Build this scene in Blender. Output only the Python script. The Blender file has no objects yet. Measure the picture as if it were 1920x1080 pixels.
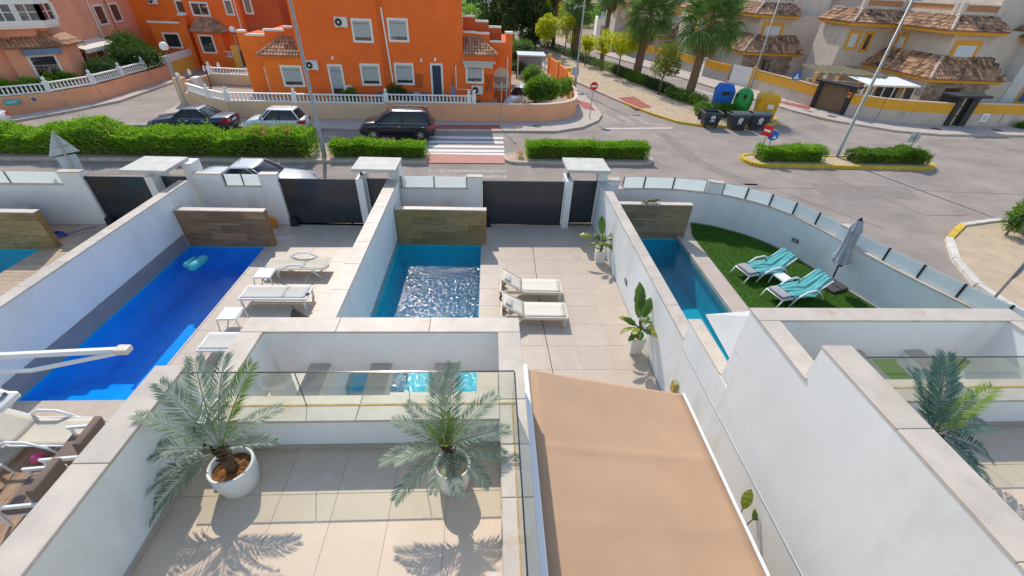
import bpy, bmesh, math, random
import numpy as np
from mathutils import Vector, Matrix
R = math.radians
random.seed(7); rng = np.random.default_rng(11)
scn = bpy.context.scene
COL = scn.collection

# ---------------------------------------------------------------- camera, world, sun, exposure
cam_d = bpy.data.cameras.new('camera'); cam = bpy.data.objects.new('camera', cam_d); COL.objects.link(cam)
cam_d.sensor_width = 36.0; cam_d.lens = 15.011; cam_d.clip_start = 0.05; cam_d.clip_end = 9000
cam.matrix_world = Matrix(((0.99837491, -0.00591805, -0.05667907, 0.0),
                           (-0.04239583, 0.58748511, -0.80812366, 0.0),
                           (0.03808063, 0.80921334, 0.58627949, 8.2),
                           (0, 0, 0, 1)))
scn.camera = cam
SUN_EL, SUN_AZ = 44.0, 107.0        # azimuth measured counter-clockwise from +X
wd = bpy.data.worlds.new('World'); scn.world = wd; wd.use_nodes = True
nt = wd.node_tree; nt.nodes.clear()
sky = nt.nodes.new('ShaderNodeTexSky'); sky.sky_type = 'NISHITA'; sky.sun_disc = False
sky.sun_elevation = R(SUN_EL); sky.sun_rotation = R(90 - SUN_AZ); sky.air_density = 1.35; sky.dust_density = 0.5; sky.ozone_density = 0.3
bg = nt.nodes.new('ShaderNodeBackground'); bg.inputs[1].default_value = 0.15
wo = nt.nodes.new('ShaderNodeOutputWorld')
nt.links.new(sky.outputs[0], bg.inputs[0]); nt.links.new(bg.outputs[0], wo.inputs[0])
sl = bpy.data.lights.new('sun', 'SUN'); sl.energy = 2.95; sl.angle = R(0.5); sl.color = (1.0, 0.92, 0.80)
so = bpy.data.objects.new('sun', sl); COL.objects.link(so)
sd = Vector((math.cos(R(SUN_EL)) * math.cos(R(SUN_AZ)), math.cos(R(SUN_EL)) * math.sin(R(SUN_AZ)), math.sin(R(SUN_EL))))
so.rotation_euler = sd.to_track_quat('Z', 'Y').to_euler(); so.location = sd * 60
scn.view_settings.view_transform = 'Standard'; scn.view_settings.look = 'None'
scn.view_settings.exposure = 0.36; scn.view_settings.gamma = 1.0; scn.view_settings.use_curve_mapping = False

# ---------------------------------------------------------------- materials
MATS = {}
def mat(name, col, rough=.6, var=.12, vs=3., bump=0., bs=60., metal=0., spec=.4, stain=None, ss=1.2, st=(.56, .66), rnd=0., stretch=None, coat=0., island=0., detail=5.):
    if name in MATS: return MATS[name]
    m = bpy.data.materials.new(name); m.use_nodes = True; n = m.node_tree.nodes; L = m.node_tree.links
    b = n['Principled BSDF']; b.inputs['Roughness'].default_value = rough; b.inputs['Metallic'].default_value = metal
    b.inputs['Specular IOR Level'].default_value = spec; b.inputs['Coat Weight'].default_value = coat
    tc = n.new('ShaderNodeTexCoord'); mp = n.new('ShaderNodeMapping'); L.new(tc.outputs['Object'], mp.inputs[0])
    if stretch: mp.inputs['Scale'].default_value = stretch
    oi = n.new('ShaderNodeObjectInfo')
    ad = n.new('ShaderNodeVectorMath'); ad.operation = 'MULTIPLY_ADD'
    cx = n.new('ShaderNodeCombineXYZ'); L.new(oi.outputs['Random'], cx.inputs[0]); L.new(oi.outputs['Random'], cx.inputs[1])
    ad.inputs[1].default_value = (37, 53, 0) if rnd else (0, 0, 0)
    L.new(cx.outputs[0], ad.inputs[0]); L.new(mp.outputs[0], ad.inputs[2])
    nz = n.new('ShaderNodeTexNoise'); nz.inputs['Scale'].default_value = vs; nz.inputs['Detail'].default_value = detail; nz.inputs['Roughness'].default_value = .62
    L.new(ad.outputs[0], nz.inputs['Vector'])
    mr = n.new('ShaderNodeMapRange'); mr.inputs[1].default_value = .3; mr.inputs[2].default_value = .7
    mr.inputs[3].default_value = 1 - var; mr.inputs[4].default_value = 1 + var; L.new(nz.outputs[0], mr.inputs[0])
    fac = mr.outputs[0]
    if rnd or island:
        src = oi.outputs['Random']
        if island:
            ge = n.new('ShaderNodeNewGeometry'); src = ge.outputs['Random Per Island']
        k = rnd or island
        m2 = n.new('ShaderNodeMapRange'); m2.inputs[3].default_value = 1 - k; m2.inputs[4].default_value = 1 + k; L.new(src, m2.inputs[0])
        mu = n.new('ShaderNodeMath'); mu.operation = 'MULTIPLY'; L.new(fac, mu.inputs[0]); L.new(m2.outputs[0], mu.inputs[1]); fac = mu.outputs[0]
    vm = n.new('ShaderNodeVectorMath'); vm.operation = 'SCALE'; vm.inputs[0].default_value = col[:3]; L.new(fac, vm.inputs['Scale'])
    out = vm.outputs[0]
    if stain:
        n2 = n.new('ShaderNodeTexNoise'); n2.inputs['Scale'].default_value = ss; n2.inputs['Detail'].default_value = 7; n2.inputs['Roughness'].default_value = .66
        L.new(ad.outputs[0], n2.inputs['Vector'])
        r2 = n.new('ShaderNodeMapRange'); r2.inputs[1].default_value = st[0]; r2.inputs[2].default_value = st[1]; L.new(n2.outputs[0], r2.inputs[0])
        mx = n.new('ShaderNodeMix'); mx.data_type = 'RGBA'; L.new(r2.outputs[0], mx.inputs[0]); L.new(out, mx.inputs[6]); mx.inputs[7].default_value = (*stain, 1)
        out = mx.outputs[2]
    L.new(out, b.inputs['Base Color'])
    if bump:
        nb = n.new('ShaderNodeTexNoise'); nb.inputs['Scale'].default_value = bs; nb.inputs['Detail'].default_value = 4; L.new(mp.outputs[0], nb.inputs['Vector'])
        bp = n.new('ShaderNodeBump'); bp.inputs['Strength'].default_value = bump; bp.inputs['Distance'].default_value = .02
        L.new(nb.outputs[0], bp.inputs['Height']); L.new(bp.outputs[0], b.inputs['Normal'])
    MATS[name] = m; return m

def leafmat(name, c1, c2, trans=.35, rough=.45):
    if name in MATS: return MATS[name]
    m = bpy.data.materials.new(name); m.use_nodes = True; n = m.node_tree.nodes; L = m.node_tree.links
    b = n['Principled BSDF']; b.inputs['Roughness'].default_value = rough; b.inputs['Specular IOR Level'].default_value = .35
    ge = n.new('ShaderNodeNewGeometry'); tc = n.new('ShaderNodeTexCoord')
    nz = n.new('ShaderNodeTexNoise'); nz.inputs['Scale'].default_value = 1.6; nz.inputs['Detail'].default_value = 3; L.new(tc.outputs['Object'], nz.inputs['Vector'])
    mx = n.new('ShaderNodeMath'); mx.operation = 'MULTIPLY_ADD'; L.new(ge.outputs['Random Per Island'], mx.inputs[0]); mx.inputs[1].default_value = .55
    mm = n.new('ShaderNodeMapRange'); mm.inputs[1].default_value = .3; mm.inputs[2].default_value = .7; mm.inputs[4].default_value = .45; L.new(nz.outputs[0], mm.inputs[0]); L.new(mm.outputs[0], mx.inputs[2])
    mi = n.new('ShaderNodeMix'); mi.data_type = 'RGBA'; L.new(mx.outputs[0], mi.inputs[0]); mi.inputs[6].default_value = (*c1, 1); mi.inputs[7].default_value = (*c2, 1)
    L.new(mi.outputs[2], b.inputs['Base Color'])
    tr = n.new('ShaderNodeBsdfTranslucent'); hs = n.new('ShaderNodeHueSaturation'); hs.inputs['Value'].default_value = 1.5; hs.inputs['Hue'].default_value = .485
    L.new(mi.outputs[2], hs.inputs['Color']); L.new(hs.outputs[0], tr.inputs[0])
    ms = n.new('ShaderNodeMixShader'); ms.inputs[0].default_value = trans
    L.new(b.outputs[0], ms.inputs[1]); L.new(tr.outputs[0], ms.inputs[2]); L.new(ms.outputs[0], n['Material Output'].inputs[0])
    MATS[name] = m; return m

def schlick(n, L, f0, boost=0., normal=None):
    """mirror share of a surface seen at an angle, the same from both sides"""
    lw = n.new('ShaderNodeLayerWeight'); lw.inputs['Blend'].default_value = .5
    if normal is not None: L.new(normal, lw.inputs['Normal'])
    pw = n.new('ShaderNodeMath'); pw.operation = 'POWER'; L.new(lw.outputs['Facing'], pw.inputs[0]); pw.inputs[1].default_value = 5
    ma = n.new('ShaderNodeMath'); ma.operation = 'MULTIPLY_ADD'; ma.use_clamp = True; L.new(pw.outputs[0], ma.inputs[0]); ma.inputs[1].default_value = 1-f0; ma.inputs[2].default_value = f0+boost
    return ma.outputs[0]
def glassmat(name, tint, reflect=.12, rough=.02, opacity=.0, body=(.6, .7, .7)):
    """thin pane: tinted transparency + sky reflection by Fresnel, optionally a milky body"""
    if name in MATS: return MATS[name]
    m = bpy.data.materials.new(name); m.use_nodes = True; n = m.node_tree.nodes; L = m.node_tree.links; n.clear()
    o = n.new('ShaderNodeOutputMaterial'); t = n.new('ShaderNodeBsdfTransparent'); t.inputs[0].default_value = (*tint, 1)
    g = n.new('ShaderNodeBsdfGlossy'); g.inputs['Roughness'].default_value = rough
    fac = schlick(n, L, .04, reflect-.04)
    base = t.outputs[0]
    if opacity:
        d = n.new('ShaderNodeBsdfDiffuse'); d.inputs[0].default_value = (*body, 1); tl = n.new('ShaderNodeBsdfTranslucent'); tl.inputs[0].default_value = (*body, 1)
        m1 = n.new('ShaderNodeMixShader'); m1.inputs[0].default_value = .68; L.new(d.outputs[0], m1.inputs[1]); L.new(tl.outputs[0], m1.inputs[2])
        m2 = n.new('ShaderNodeMixShader'); m2.inputs[0].default_value = opacity; L.new(base, m2.inputs[1]); L.new(m1.outputs[0], m2.inputs[2]); base = m2.outputs[0]
    m3 = n.new('ShaderNodeMixShader'); L.new(fac, m3.inputs[0]); L.new(base, m3.inputs[1]); L.new(g.outputs[0], m3.inputs[2]); L.new(m3.outputs[0], o.inputs[0])
    MATS[name] = m; return m

def watermat(name, tint, bump=.25, scale=3.2, rough=.03):
    m = bpy.data.materials.new(name); m.use_nodes = True; n = m.node_tree.nodes; L = m.node_tree.links; n.clear()
    o = n.new('ShaderNodeOutputMaterial'); t = n.new('ShaderNodeBsdfTransparent'); t.inputs[0].default_value = (*tint, 1)
    g = n.new('ShaderNodeBsdfGlossy'); g.inputs['Roughness'].default_value = rough
    tc = n.new('ShaderNodeTexCoord')
    nz = n.new('ShaderNodeTexNoise'); nz.inputs['Scale'].default_value = scale; nz.inputs['Detail'].default_value = 4; nz.inputs['Distortion'].default_value = .6; L.new(tc.outputs['Object'], nz.inputs['Vector'])
    bp = n.new('ShaderNodeBump'); bp.inputs['Strength'].default_value = bump; bp.inputs['Distance'].default_value = .1; L.new(nz.outputs[0], bp.inputs['Height'])
    L.new(bp.outputs[0], g.inputs['Normal'])
    ms = n.new('ShaderNodeMixShader'); L.new(schlick(n, L, .02, 0, bp.outputs[0]), ms.inputs[0]); L.new(t.outputs[0], ms.inputs[1]); L.new(g.outputs[0], ms.inputs[2]); L.new(ms.outputs[0], o.inputs[0])
    MATS[name] = m; return m

WHITE = mat('white_stucco', (.80, .80, .79), .85, .05, 1.2, .16, 150, stain=(.66, .63, .57), ss=.9, st=(.54, .80), stretch=(1,1,.4))
WHITE2 = mat('white_paint', (.82, .82, .82), .4, .02)
TRAV = mat('travertine', (.53, .455, .385), .5, .13, 2.4, .05, 40, stain=(.46, .29, .17), ss=1.7, st=(.61, .72), rnd=.06)
TILE = mat('porcelain_tile', (.515, .425, .345), .42, .06, 1.6, .04, 30, rnd=.035, stain=(.58, .52, .46), ss=.8, st=(.55, .75))
TTILE = mat('terrace_tile', (.66, .515, .385), .38, .06, 1.3, .03, 30, rnd=.03, stain=(.66, .60, .52), ss=2.2, st=(.60, .66))
GROUT = mat('grout', (.42, .355, .30), .8, .08)
WOODT = mat('wood_look_tile', (.30, .175, .085), .45, .35, 2.2, .05, 30, rnd=.22, stretch=(1.2, 9, 9), detail=7)
WOODG = mat('greenish_wood_tile', (.31, .205, .085), .45, .35, 2.2, .05, 30, rnd=.2, stretch=(1.2, 9, 9), detail=7)
WDECK = mat('shade_brown_wood_deck', (.36, .235, .15), .5, .22, 2.0, .05, 30, rnd=.12, stretch=(9, 1.2, 9), detail=7)  # brown holds the shade lying on these wood-look planks, mixed into the colour
ANTH = mat('anthracite_metal', (.030, .036, .045), .24, .1, 4, 0, spec=.6)
ANTH2 = mat('anthracite_trim', (.04, .045, .05), .4, .1)
CONC = mat('pale_concrete', (.55, .52, .47), .7, .12, 3.5, .15, 50, stain=(.42, .38, .33), ss=1.6)
GREYTILE = mat('grey_pool_tile', (.27, .25, .25), .45, .1, 3, rnd=.05)
BLACK = mat('black_plastic', (.02, .02, .022), .45, .1)
ASPH = mat('sunbleached_asphalt', (.325, .268, .232), .9, .17, .5, .4, 120, stain=(.235, .20, .178), ss=.3, st=(.48, .70))
ASPH2 = mat('asphalt_side', (.27, .235, .20), .9, .14, .5, .3, 110, stain=(.21, .185, .165), ss=.3)
PATCH = mat('asphalt_patch', (.255, .215, .19), .9, .12, 1.5, .3, 120)
PAVE = mat('paving_slabs', (.46, .39, .35), .85, .12, 2.2, .2, 60, rnd=.05)
PAVER = mat('red_paving', (.38, .105, .085), .85, .15, 3, .2, 60, rnd=.06)
KERB = mat('kerb_stone', (.52, .43, .35), .85, .12, 3, .2, 60, rnd=.07)
KERBY = mat('yellow_kerb_paint', (.62, .40, .035), .7, .22, 4, .2, 60, rnd=.06, stain=(.42, .33, .22), ss=3, st=(.6, .75))
KERBW = mat('white_kerb_paint', (.62, .58, .52), .7, .18, 3, .2, 60, rnd=.05)
ROADW = mat('road_marking_white', (.62, .58, .53), .8, .12, 2, .1, 80, stain=(.34, .30, .26), ss=5, st=(.56, .72))
DIRT = mat('dry_earth', (.42, .29, .18), .95, .2, .9, .5, 30, stain=(.52, .40, .28), ss=.6)
SAND = mat('pale_sandy_ground', (.50, .38, .26), .95, .14, 1.4, .4, 40, stain=(.36, .25, .16), ss=1.3, st=(.58, .74))

# ---------------------------------------------------------------- helpers
class MB:
    def __init__(s): s.v = []; s.f = []
    def add(s, vs, fs):
        o = len(s.v); s.v += [tuple(v) for v in vs]; s.f += [tuple(i + o for i in f) for f in fs]; return s
    def box(s, x0, y0, z0, x1, y1, z1):
        return s.add([(x0,y0,z0),(x1,y0,z0),(x1,y1,z0),(x0,y1,z0),(x0,y0,z1),(x1,y0,z1),(x1,y1,z1),(x0,y1,z1)],
                     [(0,3,2,1),(4,5,6,7),(0,1,5,4),(1,2,6,5),(2,3,7,6),(3,0,4,7)])
    def bev(s, x0, y0, z0, x1, y1, z1, b=.01):
        """box whose vertical and top edges are chamfered"""
        def ring(x0, y0, x1, y1, z, c): return [(x0+c,y0,z),(x1-c,y0,z),(x1,y0+c,z),(x1,y1-c,z),(x1-c,y1,z),(x0+c,y1,z),(x0,y1-c,z),(x0,y0+c,z)]
        vs = ring(x0,y0,x1,y1,z0,b) + ring(x0,y0,x1,y1,z1-b,b) + ring(x0+b,y0+b,x1-b,y1-b,z1,b*.6)
        fs = [tuple(range(7,-1,-1)), tuple(range(16,24))]
        for k in (0, 8):
            for i in range(8): j = (i+1) % 8; fs.append((k+i, k+j, k+8+j, k+8+i))
        return s.add(vs, fs)
    def seg(s, p, q, w, z0, z1, off=0.):
        """wall segment from p to q (2D), thickness w centred (+off to the left), heights may be pairs"""
        z0 = (z0, z0) if not isinstance(z0, tuple) else z0; z1 = (z1, z1) if not isinstance(z1, tuple) else z1
        d = Vector((q[0]-p[0], q[1]-p[1])).normalized(); n = Vector((-d.y, d.x))
        a, b = n*(off - w/2), n*(off + w/2)
        P = [(p[0]+a.x,p[1]+a.y),(q[0]+a.x,q[1]+a.y),(q[0]+b.x,q[1]+b.y),(p[0]+b.x,p[1]+b.y)]
        zz0 = [z0[0],z0[1],z0[1],z0[0]]; zz1 = [z1[0],z1[1],z1[1],z1[0]]
        return s.add([(*P[i],zz0[i]) for i in range(4)] + [(*P[i],zz1[i]) for i in range(4)],
                     [(0,3,2,1),(4,5,6,7),(0,1,5,4),(1,2,6,5),(2,3,7,6),(3,0,4,7)])
    def prism(s, poly, z0, z1):
        a = sum(poly[i][0]*poly[(i+1) % len(poly)][1] - poly[(i+1) % len(poly)][0]*poly[i][1] for i in range(len(poly)))
        if a < 0: poly = poly[::-1]
        n = len(poly)
        return s.add([(x,y,z0) for x,y in poly] + [(x,y,z1) for x,y in poly],
                     [tuple(range(n-1,-1,-1)), tuple(range(n,2*n))] + [(i,(i+1) % n,n+(i+1) % n,n+i) for i in range(n)])
    def sheet(s, poly, z=0):
        a = sum(poly[i][0]*poly[(i+1) % len(poly)][1] - poly[(i+1) % len(poly)][0]*poly[i][1] for i in range(len(poly)))
        if a < 0: poly = poly[::-1]
        return s.add([(x,y,z) for x,y in poly], [tuple(range(len(poly)))])
    def tube(s, pts, r, n=8, cap=True):
        pts = [Vector(p) for p in pts]; rs = r if isinstance(r, (list, tuple)) else [r]*len(pts)
        rings = []; prev = None
        for i, p in enumerate(pts):
            t = (pts[min(i+1,len(pts)-1)] - pts[max(i-1,0)]).normalized()
            u = prev - t*prev.dot(t) if prev is not None else t.orthogonal()
            if u.length < 1e-5: u = t.orthogonal()
            u.normalize(); prev = u; w = t.cross(u)
            rings.append([p + (u*math.cos(2*math.pi*k/n) + w*math.sin(2*math.pi*k/n))*rs[i] for k in range(n)])
        fs = []
        for i in range(len(pts)-1):
            for k in range(n): fs.append((i*n+k, i*n+(k+1) % n, (i+1)*n+(k+1) % n, (i+1)*n+k))
        if cap: fs += [tuple(range(n-1,-1,-1)), tuple(range((len(pts)-1)*n, len(pts)*n))]
        return s.add([v for rg in rings for v in rg], fs)
    def bar(s, p, q, w, h=None, up=(0,0,1)):
        """rectangular bar from p to q"""
        h = h or w; p, q = Vector(p), Vector(q); t = (q-p).normalized(); up = Vector(up)
        if abs(t.dot(up)) > .98: up = Vector((1,0,0))
        a = t.cross(up).normalized()*w/2; b = a.cross(t).normalized()*h/2
        vs = [p-a-b,p+a-b,p+a+b,p-a+b,q-a-b,q+a-b,q+a+b,q-a+b]
        return s.add(vs, [(0,3,2,1),(4,5,6,7),(0,1,5,4),(1,2,6,5),(2,3,7,6),(3,0,4,7)])
    def lathe(s, prof, n=16, c=(0,0,0), axis='z', cap=True):
        vs = []
        for r, z in prof:
            for k in range(n):
                a = 2*math.pi*k/n; x, y = r*math.cos(a), r*math.sin(a)
                p = (x,y,z) if axis == 'z' else ((x,z,y) if axis == 'y' else (z,x,y))
                vs.append((c[0]+p[0], c[1]+p[1], c[2]+p[2]))
        fs = []
        for i in range(len(prof)-1):
            for k in range(n): fs.append((i*n+k, i*n+(k+1) % n, (i+1)*n+(k+1) % n, (i+1)*n+k))
        if cap: fs += [tuple(range(n-1,-1,-1)), tuple(range((len(prof)-1)*n, len(prof)*n))]
        return s.add(vs, fs)
    def grid(s, fn, nu, nv):
        vs = [fn(i/nu, j/nv) for j in range(nv+1) for i in range(nu+1)]
        return s.add(vs, [(j*(nu+1)+i, j*(nu+1)+i+1, (j+1)*(nu+1)+i+1, (j+1)*(nu+1)+i) for j in range(nv) for i in range(nu)])
    def mesh(s, name, m, smooth=False):
        me = bpy.data.meshes.new(name); me.from_pydata(s.v, [], s.f); me.validate()
        bm = bmesh.new(); bm.from_mesh(me); bmesh.ops.recalc_face_normals(bm, faces=bm.faces) if len(bm.faces) < 60000 else None; bm.to_mesh(me); bm.free()
        if m is not None: me.materials.append(m)
        if smooth: me.shade_smooth()
        return me
    def build(s, name, m, parent=None, smooth=False, loc=None):
        return link(name, s.mesh(name, m, smooth), parent, loc)
def link(name, me, parent=None, loc=None, rot=None, scale=None):
    o = bpy.data.objects.new(name, me); COL.objects.link(o)
    if parent is not None: o.parent = parent
    if loc is not None: o.location = loc
    if rot is not None: o.rotation_euler = rot
    if scale is not None: o.scale = scale
    return o
def npmesh(name, V, F, m, smooth=False):
    me = bpy.data.meshes.new(name); V = np.asarray(V, np.float32); F = np.asarray(F, np.int32); k = F.shape[1]
    me.vertices.add(len(V)); me.vertices.foreach_set('co', V.ravel())
    me.loops.add(F.size); me.loops.foreach_set('vertex_index', F.ravel())
    me.polygons.add(len(F)); me.polygons.foreach_set('loop_start', np.arange(0, F.size, k, dtype=np.int32))
    me.update(calc_edges=True); me.materials.append(m)
    if smooth: me.shade_smooth()
    return me
def tag(o, label=None, cat=None, group=None, kind=None):
    if label: o['label'] = label
    if cat: o['category'] = cat
    if group: o['group'] = group
    if kind: o['kind'] = kind
    return o
def thing(name, label, cat, loc=(0,0,0), rz=0., group=None):
    o = bpy.data.objects.new(name, None); COL.objects.link(o); o.location = loc; o.rotation_euler = (0,0,rz)
    o.empty_display_size = .2
    return tag(o, label, cat, group)
def struct(name, mb, m, smooth=False): return tag(mb.build(name, m, None, smooth), kind='structure')
def kids(o): return list(o.children)
def dup(o, parent=None):
    c = o.copy(); COL.objects.link(c)
    if parent is not None: c.parent = parent
    for ch in kids(o): dup(ch, c)
    return c
def bevel(o, w=.01, seg=2):
    md = o.modifiers.new('bevel', 'BEVEL'); md.width = w; md.segments = seg; md.limit_method = 'ANGLE'; md.angle_limit = R(40); return o

# leaves: kites scattered in space
def kites(P, D, ln, wd, droop=.25):
    n = len(P); D = D/np.linalg.norm(D, axis=1, keepdims=True)
    rd = rng.normal(size=(n,3)); S = np.cross(D, rd); S /= np.linalg.norm(S, axis=1, keepdims=True)+1e-9
    ln = np.broadcast_to(np.asarray(ln, float), n)[:,None]; wd = np.broadcast_to(np.asarray(wd, float), n)[:,None]
    tip = P + D*ln; tip[:,2] -= droop*ln[:,0]
    mid = P + D*ln*.45
    V = np.stack([P, mid + S*wd/2, tip, mid - S*wd/2], 1).reshape(-1,3)
    return V, np.arange(4*n).reshape(-1,4)
def blob_pts(n, c, r, shell=.55):
    d = rng.normal(size=(n,3)); d /= np.linalg.norm(d, axis=1, keepdims=True)
    rad = shell + (1-shell)*rng.random((n,1)); return np.asarray(c) + d*rad*np.asarray(r), d
def leafblob(name, blobs, n, ln, wd, m, parent=None, droop=.2, up=.5):
    """foliage mesh over several ellipsoids (c, r)"""
    vol = np.array([b[1][0]*b[1][1]*b[1][2] for b in blobs])**.67; vol /= vol.sum()
    Ps, Ds = [], []
    for b, w in zip(blobs, vol):
        k = max(8, int(n*w)); p, d = blob_pts(k, b[0], b[1]); Ps.append(p); Ds.append(d + np.array([0,0,up]) + rng.normal(size=(k,3))*.55)
    P = np.concatenate(Ps); D = np.concatenate(Ds)
    V, F = kites(P, D, ln*(.6+.8*rng.random(len(P))), wd*(.7+.6*rng.random(len(P))), droop)
    return link(name, npmesh(name, V, F, m), parent)
# ---------------------------------------------------------------- ground, streets, kerbs, markings
g = MB()
g.sheet([(-1500,15.75),(1500,15.75),(1500,2500),(-1500,2500)], -.05)
g.sheet([(14.9,-300),(1500,-300),(1500,15.75),(9,15.75),(11.5,13.9),(13.0,10)], -.05)
g.sheet([(-1500,-300),(14.9,-300),(13.0,10),(11.5,13.9),(9,15.75),(-1500,15.75)], -1.75)
struct('ground', g, DIRT)
far_field = mat('ploughed_field', (.34, .235, .15), .95, .22, .06, .4, 3, stain=(.20, .20, .09), ss=.03, st=(.5, .6))
struct('field', MB().sheet([(-160,88),(260,88),(420,700),(-320,700)], -.04), far_field)
road = MB()
road.sheet([(-70,15.9),(4.6,15.9),(7.5,16.5),(8.9,16.2),(10.2,15.5),(11.2,14.5),(11.95,12.4),(12.6,10),(14.2,5),(16,-20),(80,-20),(80,32),(26.5,34),(25,40),(22.7,46),(20.4,54),(14,76),(-3,110),(-6.5,108),(2.6,76),(6.9,52),(7.6,42),(7.6,37),(6.5,33.5),(4,30.5),(-14,29.3),(-20.3,30.5),(-21.6,33.4),(-23.2,37),(-27,52),(-31,52),(-27.5,42),(-27.2,33),(-30,28.5),(-70,24)], 0)
struct('road', road, ASPH)
pt = MB()
pt.sheet([(16.6,19.0),(21.6,19.1),(22.3,20.7),(17.1,20.9)], .004)
pt.sheet([(11.6,24.0),(12.5,24.0),(12.3,29.6),(11.5,29.6)], .004); pt.sheet([(12.0,22.9),(12.8,23.2),(14.4,20.3),(13.5,20.2)], .004)
pt.sheet([(-40,20.2),(2,20.6),(14,20.7),(14,20.52),(2,20.4),(-40,20.0)], .004)
struct('asphalt_patch', pt, PATCH)
# raised pavements
FK = [(-30,26.9),(-24,27.35),(-21.3,27.9),(-14.7,28.2),(-7.3,28.25),(-2.6,28.42),(0.9,28.72),(4.4,28.95),(6.4,30.1),(7.9,32.0),(8.5,33.7),(8.5,36.5),(8.35,42),(7.7,52),(3.6,76)]
FW = [(2.7,76),(6.7,52),(7.35,42),(7.2,38),(6.6,34),(5.2,32.05),(3.1,31.3),(-3.8,30.75),(-11.4,30.3),(-16.7,30.0),(-18.7,31.2),(-20.6,32.6)]
pav = MB(); pav.prism(FK[3:] + FW[:-2] + [(-17.4,30.3)], -.04, .12)
pav.prism([(-20.9,29.6),(-19.3,28.5),(-14.7,28.21),(-16.7,30.0),(-18.7,31.3),(-20.7,32.7),(-21.4,34.5),(-21.9,33.6),(-21.7,31.2)], -.04, .115)
pav.prism([(-29.9,28.4),(-28.3,31.2),(-27.3,33.7),(-27.5,42),(-29.5,52),(-28.7,52),(-26.6,42),(-26.4,33.5),(-27.6,30.2),(-29.2,27.3)], -.04, .12)
RK = [(15.3,69),(20.4,53.4),(22.7,45.6),(24.9,39.6),(25.6,36.9),(27.2,34.0),(30.4,31.5),(33.2,30.8),(40.6,31.2),(60,31.6)]
RW = [(60,34.2),(43.2,33.8),(37.8,33.8),(35.3,33.35),(31.0,34.4),(29.5,35.9),(28.3,38.2),(27.6,42),(26.0,48.3),(24.4,52),(22.5,59.3),(19,69)]
pav.prism(RK + RW, -.04, .12)
struct('pavement', pav, PAVE)
# median in the near street, three pieces
def rpoly(x0, y0, x1, y1, r=.6, n=5, s=0.):
    P = []
    for cx, cy, a0 in ((x1-r, y1-r, 0), (x0+r, y1-r, 90), (x0+r, y0+r, 180), (x1-r, y0+r, 270)):
        for k in range(n+1): a = R(a0 + 90*k/n); P.append((cx + r*math.cos(a), cy + r*math.sin(a)))
    return [(x, y + s*(x - x0)) for x, y in P]
med = MB(); med.prism([(-45,20.9),(-24,21.9),(-12,22.45),(-3.3,22.6),(-3.3,24.05),(-12,23.9),(-45,22.7)], -.04, .13)
MEDB = rpoly(.92, 22.8, 9.35, 24.3, .7, 5, .045)
med.prism(MEDB, -.04, .13)
struct('median', med, SAND)
redm = MB(); redm.prism([(-3.28,22.62),(.9,22.8),(.9,24.1),(-3.28,24.04)], -.04, .05)
struct('red_crossing_pavement', redm, mat('sunlit_red_paving', (.50,.24,.19), .85, .15, 3, .2, 60))  # paler pink is the sunlit tone of the red paving, put into the colour
redp = MB(); redp.sheet([(-3.5,28.7),(.8,29.0),(.7,30.0),(-3.5,29.6)], .126); redp.sheet([(7.25,38.4),(8.3,37.2),(8.3,34.6),(7.5,35.3)], .126); redp.sheet([(25.9,39.7),(26.6,40.4),(28.2,38.5),(27.2,37.2)], .126)
struct('red_pavement', redp, PAVER)
ISL = rpoly(15.0, 23.3, 26.6, 25.0, .8, 6, .01)
struct('traffic_island', MB().prism(ISL, -.04, .14), SAND)
# sandy walk and planting strip of the avenue
ML = [(2.2,76),(5.2,61),(5.55,58.8),(8.72,46.4),(9.9,42.4),(11.4,37.8),(12.65,34.5),(14.0,32.2),(15.4,31.5),(17.5,31.3),(20.2,31.6),(21.8,32.6),(22.6,34.2),(22.5,35.8),(21.6,36.8)]
MR = [(19.7,37.6),(18.4,40.5),(17.6,43),(16.3,51.5),(14.9,56.1),(9.6,76)]
struct('avenue_median', MB().prism(ML + MR, -.04, .13), SAND)
redq = MB(); redq.sheet([(11.25,39.5),(12.9,40.3),(13.3,36.3),(11.75,35.7)], .136)
struct('red_ramp', redq, PAVER)
def kerb(name, path, m, w=.16, z1=.15, closed=False, step=1.0, z0=-.04):
    """kerb stones laid one by one along a path, each a part of its kerb"""
    root = tag(thing(name, None, None), kind='structure')
    P = [Vector(p) for p in path] + ([Vector(path[0])] if closed else [])
    tot = 0; acc = []
    for a, b in zip(P[:-1], P[1:]):
        L = (b - a).length; n = max(1, int(round(L/step)))
        for k in range(n): acc.append((a.lerp(b, k/n), a.lerp(b, (k+1)/n)))
    unit = MB().bev(0, -w/2, z0, 1, w/2, z1, .014).mesh('kerb_stone', m)
    for p, q in acc:
        d = q - p; link('kerb_stone', unit, root, (p.x, p.y, 0), (0, 0, math.atan2(d.y, d.x)), (d.length*.99, 1, random.uniform(.97, 1.03)))
    return root
kerb('pavement_kerb', FK[1:13], KERB, .18, .145)
kerb('pavement_kerb', [(-29.2,27.2),(-27.5,30.2),(-26.3,33.5),(-26.5,42)], KERB, .15, .14, step=1.5)
kerb('pavement_kerb', RK[1:], KERB, .18, .145)
kerb('median_kerb', [(-30,21.55),(-24,21.83),(-12,22.38),(-3.3,22.53)], KERB, .17, .15)
kerb('median_kerb', [(-3.3,24.1),(-12,23.95),(-30,23.2)], KERB, .15, .15, step=1.5)
kerb('median_kerb', MEDB, KERB, .17, .15, True)
kerb('island_kerb', ISL, KERBY, .22, .19, True, .9)
kerb('avenue_kerb', ML[1:6], KERB, .16, .15, step=1.4); kerb('yellow_kerb', ML[5:], KERBY, .18, .16)
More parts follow.
